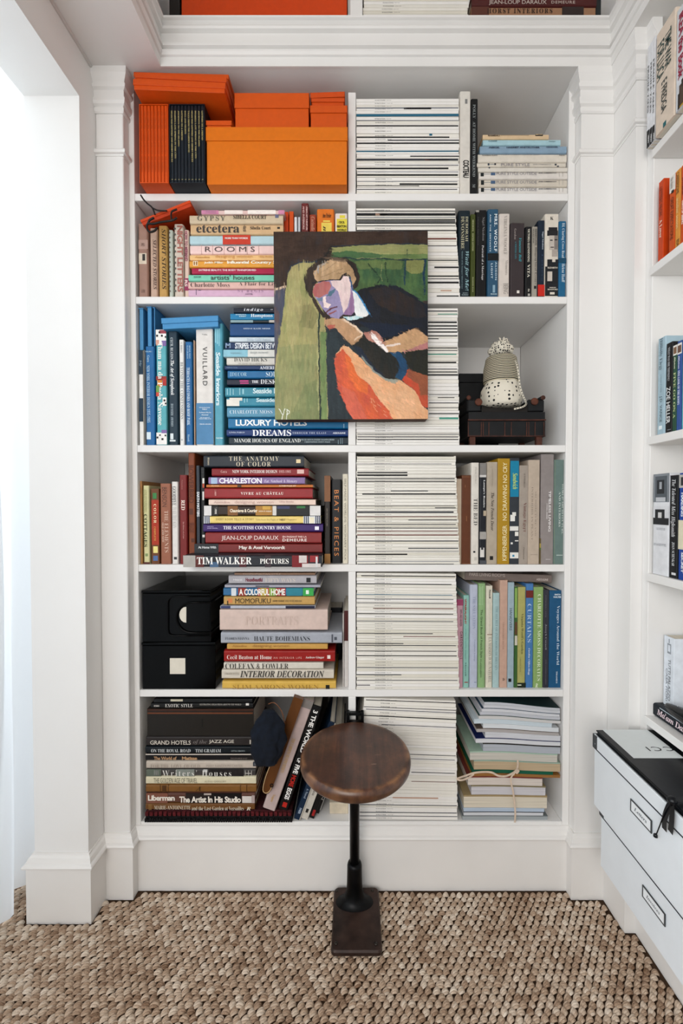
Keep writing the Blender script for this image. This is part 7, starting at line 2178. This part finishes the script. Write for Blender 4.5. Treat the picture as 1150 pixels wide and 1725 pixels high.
side(1105.5, 1118.5, 572, .754, BOARD[2], '#a9c3cf', 'pale blue book with thin lettering, right bookcase third shelf', G3, [('Hillbilly Elegy', 'b', '#4f6470', 1108, 572, 1114, 625, -.01), ('J.D. VANCE', 'x', '#4f6470', 1108, 668, 1113, 712), ('a memoir of a family', 'x', '#8ca6b2', 1109, 632, 1113, 662)], [('#e8f0f2', 1107, 718, 1112, 724)], rnd=.15, hard=False)
side(1119.5, 1130.5, 580, .753, BOARD[2], '#121318', 'black book with thin white capitals, right bookcase third shelf', G3, [('WHAT WAS SHE THINKING?', 'b', '#b9bcc0', 1123, 586, 1126.5, 642), ('ZOE HELLER', 'x', '#eceeee', 1120.5, 653, 1127, 714, .006)], [('#8c9096', 1121, 724, 1127, 725)], rnd=.15, hard=False)
side(1131.3, 1137.5, 583, .753, BOARD[2], '#2f5c46', 'green paperback with small picture, right bookcase', G3, [('FIVE GO ON A', 'b', '#c9d49a', 1132.5, 628, 1136, 705), ('Blyton', 'i', '#dfe3c8', 1132.5, 602, 1136, 622)], [('#e6e3dc', 1131, 583, 1138, 600), ('#8c6a50', 1132, 586, 1137, 597)], rnd=.12, hard=False)
side(1138.3, 1145.5, 576, .753, BOARD[2], '#3a5fa8', 'cobalt paperback with white lettering, right bookcase', G3, [('FIVE LOOK OF THE ROOFS', 'b', '#dfe6f4', 1139.5, 625, 1143, 682), ('Blyton', 'i', '#dfe3f0', 1139.5, 600, 1143, 622)], [('#e6e3dc', 1138, 580, 1146, 598), ('#7a5a4c', 1139, 583, 1145, 595)], rnd=.12, hard=False)
side(1146.5, 1166, 569, .753, BOARD[2], '#6fb8c6', 'turquoise paperback nearest the viewer, right bookcase', G3, [('Home', 'x', '#1f3f4c', 1149, 610, 1153, 650)], [], rnd=.12, hard=False)
G4 = 'right bookcase, fourth shelf'
side(1099.5, 1126.5, 799, .753, BOARD[3], '#dfe0e3', 'wide white book with two black and white portraits', G4, [('PATTI SMITH JUST KIDS', 'x', '#b0b2b8', 1100, 888, 1120, 892), ('MEMOIR A LIFE', 'x', '#a0a2a8', 1100, 914, 1122, 918)], 
     [('#8c9298', 1100, 799, 1126, 846), ('#5f666d', 1103, 803, 1123, 845), ('#2b2e33', 1106, 809, 1118, 832), ('#a9adb2', 1110, 812, 1114, 824), ('#c3c6ca', 1104, 838, 1120, 845), ('#d9dadd', 1100, 852, 1126, 882), ('#22252a', 1103, 858, 1119, 882), ('#d3d2d0', 1108, 863, 1114, 875), ('#22252a', 1100, 872, 1126, 883)], rnd=.08, hard=False)
side(1127.3, 1141.5, 801, .753, BOARD[3], '#12161c', 'black book with white script lettering, right bookcase', G4, [('The Talented Miss Highsmith', 'i', '#e8eaec', 1130, 808, 1138, 904, -.01), ('JOAN SCHENKAR', 'b', '#e3e6e8', 1131, 913, 1136, 953, -.005)], [('#dcdee0', 1130, 964, 1137, 968), ('#4a3038', 1128, 799, 1140, 802)], rnd=.12)
side(1143, 1166, 797, .753, BOARD[3], '#1a4aa8', 'blue book with cream middle band, right bookcase', G4, [('HARDING', 'S', '#e8eef8', 1147, 830, 1151, 870), ('SECRET', 'S', '#e8eef8', 1147, 930, 1151, 965)], [('#b9b6b0', 1142, 800, 1167, 822), ('#3a3c40', 1146, 804, 1156, 818), ('#ddd6bc', 1142, 876, 1167, 925)], rnd=.1, hard=False)
# fifth shelf: lying book, pouch, white book
y0, y1 = -.1428, -.34
zb = BOARD[4] + .0004
book(SIDE, .1428, zb, .34, zb + .033, .765, .13, '#14202c', 'h', 'black book with white handwritten title, lying on the right bookcase', 'right bookcase, fifth shelf',
     [("Ma'am Darling", 'i', '#ead6da', .158, zb + .006, .275, zb + .026, .004)], [('#b9c3cc', .165, zb + .029, .30, zb + .0305)], rnd=.45)
e = empty('leather_pouch', (.7665, -.275, zb + .0335), 'glossy black leather pouch lying on the black book, right bookcase', 'pouch')
mb = MB()
prof = [(.001, 0), (.6, .02), (.9, .18), (1, .45), (.93, .75), (.6, .95), (.001, 1)]
mb.lathe([(r, z) for r, z in prof], mat('#0e0f12', .3, .1, 60, .2), (0, 0, 0), 32, fn=lambda p, th: Vector((p.x * .0175, p.y * .095, p.z * .034 * (1 - .25 * p.y))))
mb.build('pouch_body', e)
mb = MB(); mb.lathe([(.002, 0), (.002, .001), (.0005, .0016)], mat('#c9ccd0', .25, 0, metal=1), (-.004, .05, .0300), 10); mb.build('press_stud', e)
mb = MB(); mb.tube([(-.0165, -.08, .017), (-.0177, 0, .019), (-.0165, .08, .019)], .0012, mat('#2a2c30', .5, 0), 6); mb.build('seam', e)
side(1118, 1135.5, 1069, .786, BOARD[4], '#dde3ea', 'white book with small emblem, upright at back of right bookcase', 'right bookcase, fifth shelf', [('TUTTI PALAZZO', 'x', '#5a5f68', 1126, 1110, 1130, 1180), ('CASA FIORI', 'x', '#7a808a', 1122, 1125, 1125, 1180)], [('#9aa0a8', 1124, 1083, 1130, 1100), ('#dde3ea', 1125.2, 1086, 1128.8, 1097), ('#9aa0a8', 1126.4, 1076, 1127.6, 1083)], rnd=.06, hard=False, depth=.12, zb=zb + .0336)

# ================================================================== WHITE STORAGE BOXES
BW = mat('#e6ebef', .4, .01, 30)
LINE = mat('#3f454b', .4, 0)
MET = mat('#5f6264', .35, .1, 60, metal=.7)


def bigwhite(X, z0, z1, zl, label, hold, words):
    y1, y0 = -.1435, -.4835
    W = .262
    e = empty('storage_box', (X + W / 2, (y0 + y1) / 2, z0), label, 'box')
    L2 = (y1 - y0) / 2
    mb = MB(); mb.rbox(-W / 2 + .002, W / 2 - .002, -L2 + .002, L2 - .002, 0, z1 - z0 - .003, .0015, BW); mb.build('tray', e)
    mb = MB(); mb.rbox(-W / 2, W / 2, -L2, L2, zl - z0, z1 - z0, .0015, BW); lid = mb.build('lid', e)
    mb = MB(); mb.box(-W / 2 - .0003, W / 2, -L2 - .0003, L2 + .0003, zl - z0 - .0018, zl - z0 - .0001, LINE); mb.build('lid_binding', e)
    for sx in (-1, 1):
        for sy in (-1, 1):
            mb = MB()
            cx, cy = sx * W / 2, sy * L2
            mb.box(cx - .0008 if sx < 0 else cx - .018, cx + .018 if sx < 0 else cx + .0008, cy - .0004 if sy > 0 else cy - .0008, cy + .0008 if sy > 0 else cy + .0004, zl - z0, z1 - z0 + .0005, MET)
            mb.box(cx - .0008 if sx < 0 else cx - .0004, cx + .0004 if sx < 0 else cx + .0008, cy - .017 if sy > 0 else cy - .0008, cy + .0008 if sy > 0 else cy + .017, zl - z0, z1 - z0 + .0005, MET)
            mb.lathe([(.0018, -.0004), (.0018, .0008), (.0006, .0012)], mat('#b9bcbe', .3, 0, metal=1), (0, 0, 0), 8, fn=lambda p, th: Vector((cx + sx * p.z, cy - sy * .0095 + p.x, zl - z0 + .012 + p.y)))
            mb.build('corner_guard', e)
    # label holder
    u0, v0, u1, hh = hold
    q0, q1 = at_x(u0, v0, X), at_x(u1, v0, X)
    ya, yb = q0[0] - e.location.y, q1[0] - e.location.y
    za, zb_ = q0[1] - z0, q0[1] - z0 - hh
    mb = MB()
    t = .0022
    xo = -W / 2
    for q in ((yb, ya, za - t, za), (yb, ya, zb_, zb_ + t), (ya - t, ya, zb_ + t, za - t), (yb, yb + t, zb_ + t, za - t)):
        mb.box(xo - .0012, xo + .001, q[0], q[1], q[2], q[3], MET)
    h = mb.build('label_holder', e)
    mb = MB(); mb.box(xo - .0003, xo + .001, yb + t, ya - t, zb_ + t, za - t, mat('#eef1f3', .6, 0)); mb.build('card', h)
    text(h, words, 'i', '#6a7078', (xo - .0006, ya - .012, (za + zb_) / 2 - .004), (0, -1, 0), (0, 0, 1), (ya - yb) * .6, .008, name='handwriting')
    return e


bigwhite(.631, BOARD[5] + .0005, .352, .326, 'lower white lidded box with metal corners, right of the stool', (1082, 1490, 1121, .026), 'Invoices')
bigwhite(.612, .3525, .535, .502, 'upper white lidded box with metal corners, under the black folder', (1062, 1345, 1098, .027), 'Letters')
# black folder, card, ribbon
SAT = mat('#0c1118', .35, .1, 60, .1)
zt = .5358
e = empty('folder', (.709, -.30, zt), 'black ribbon-tied folder lying on the upper white storage box', 'folder')
mb = MB(); mb.rbox(-.094, .09, -.17, .150, 0, .0042, .001, SAT); mb.build('back_cover', e)
mb = MB(); mb.rbox(-.092, .09, -.168, .148, .0044, .0088, .001, mat('#1a2026', .5, .1)); mb.build('sheets', e)
mb = MB(); mb.rbox(-.094, .09, -.17, .150, .009, .0125, .001, SAT); mb.build('front_cover', e)
e2 = empty('gift_card', (.70, -.215, zt + .0127), 'white card with upside-down black capitals on the black folder', 'card')
c0 = at_z(1020, 1227, zt + .013); c1 = at_z(1067, 1277, zt + .013)
mb = MB(); mb.box(c1[0] - .70, .045, c1[1] + .215, min(c0[1], -.1505) + .215, 0, .0006, mat('#dfe4e4', .6, .01)); mb.build('card_sheet', e2)
t0 = at_z(1091, 1262, zt + .014)
text(e2, 'GUCCI', 'xw', '#15181b', (t0[0] + .118 - .70, t0[1] + .010 + .215, .0009), (-1, 0, 0), (0, -1, 0), .118, .0165, name='lettering')
e3 = empty('ribbon_tie', (.61, -.375, zt + .013), 'dark satin ribbon tied in a bow, hanging over the white box', 'ribbon')
Xr = .6115 - .0025
R_ = lambda u, v, dx=0.0: Vector((Xr + dx, at_x(u, v, Xr)[0], at_x(u, v, Xr)[1]))
bowp = R_(1131, 1352)
nx = Vector((-1, 0, 0))
ribbon([bowp, R_(1127, 1362, -.003), R_(1122, 1380, -.004), R_(1121, 1398, -.003)], .012, SAT, 'ribbon_tail', e3, nx)
ribbon([bowp, R_(1134, 1365, -.003), R_(1134, 1385, -.004), R_(1131, 1402, -.003)], .012, SAT, 'ribbon_tail', e3, nx)
cordmesh([bowp, R_(1124, 1368, -.005), R_(1113, 1392, -.003), R_(1107, 1407, -.003)], .0011, 'cord_tail', e3, SAT)
mb = MB(); mb.lathe([(.001, -.004), (.004, -.002), (.0035, .003), (.001, .005)], SAT, (0, 0, 0), 10, fn=lambda p, th: p + R_(1107, 1408, -.004) - e3.location); mb.build('cord_end', e3)
top = Vector((Xr - .001, bowp.y, zt + .0175))
ribbon([top + Vector((.19, -.01, 0)), top + Vector((.08, -.002, .001)), top + Vector((.004, 0, .001)), top + Vector((-.003, 0, -.006)), bowp], .010, SAT, 'ribbon_band', e3, Vector((-.3, 0, .95)).normalized())
mb = MB(); mb.lathe([(.001, -.007), (.008, -.004), (.009, .002), (.004, .007)], SAT, (0, 0, 0), 12, fn=lambda p, th: p + top + Vector((.002, 0, .001)) - e3.location); mb.build('ribbon_knot', e3)

# ================================================================== LETTERING
_k = {}
for q in TEXTQ + [(0, 'THE WORLD OF INTERIORS', 'b', 0, 0, 0, 0, 0, 0, 0.0), (0, 'MARCH AUGUST 2004 2009', 'x', 0, 0, 0, 0, 0, 0, 0.0)]:
    _k.setdefault((q[2][0].replace('s', 'i'), qthin(q[9])), set()).update(q[1])
make_atlas(_k)
flush_text()
magtitles()
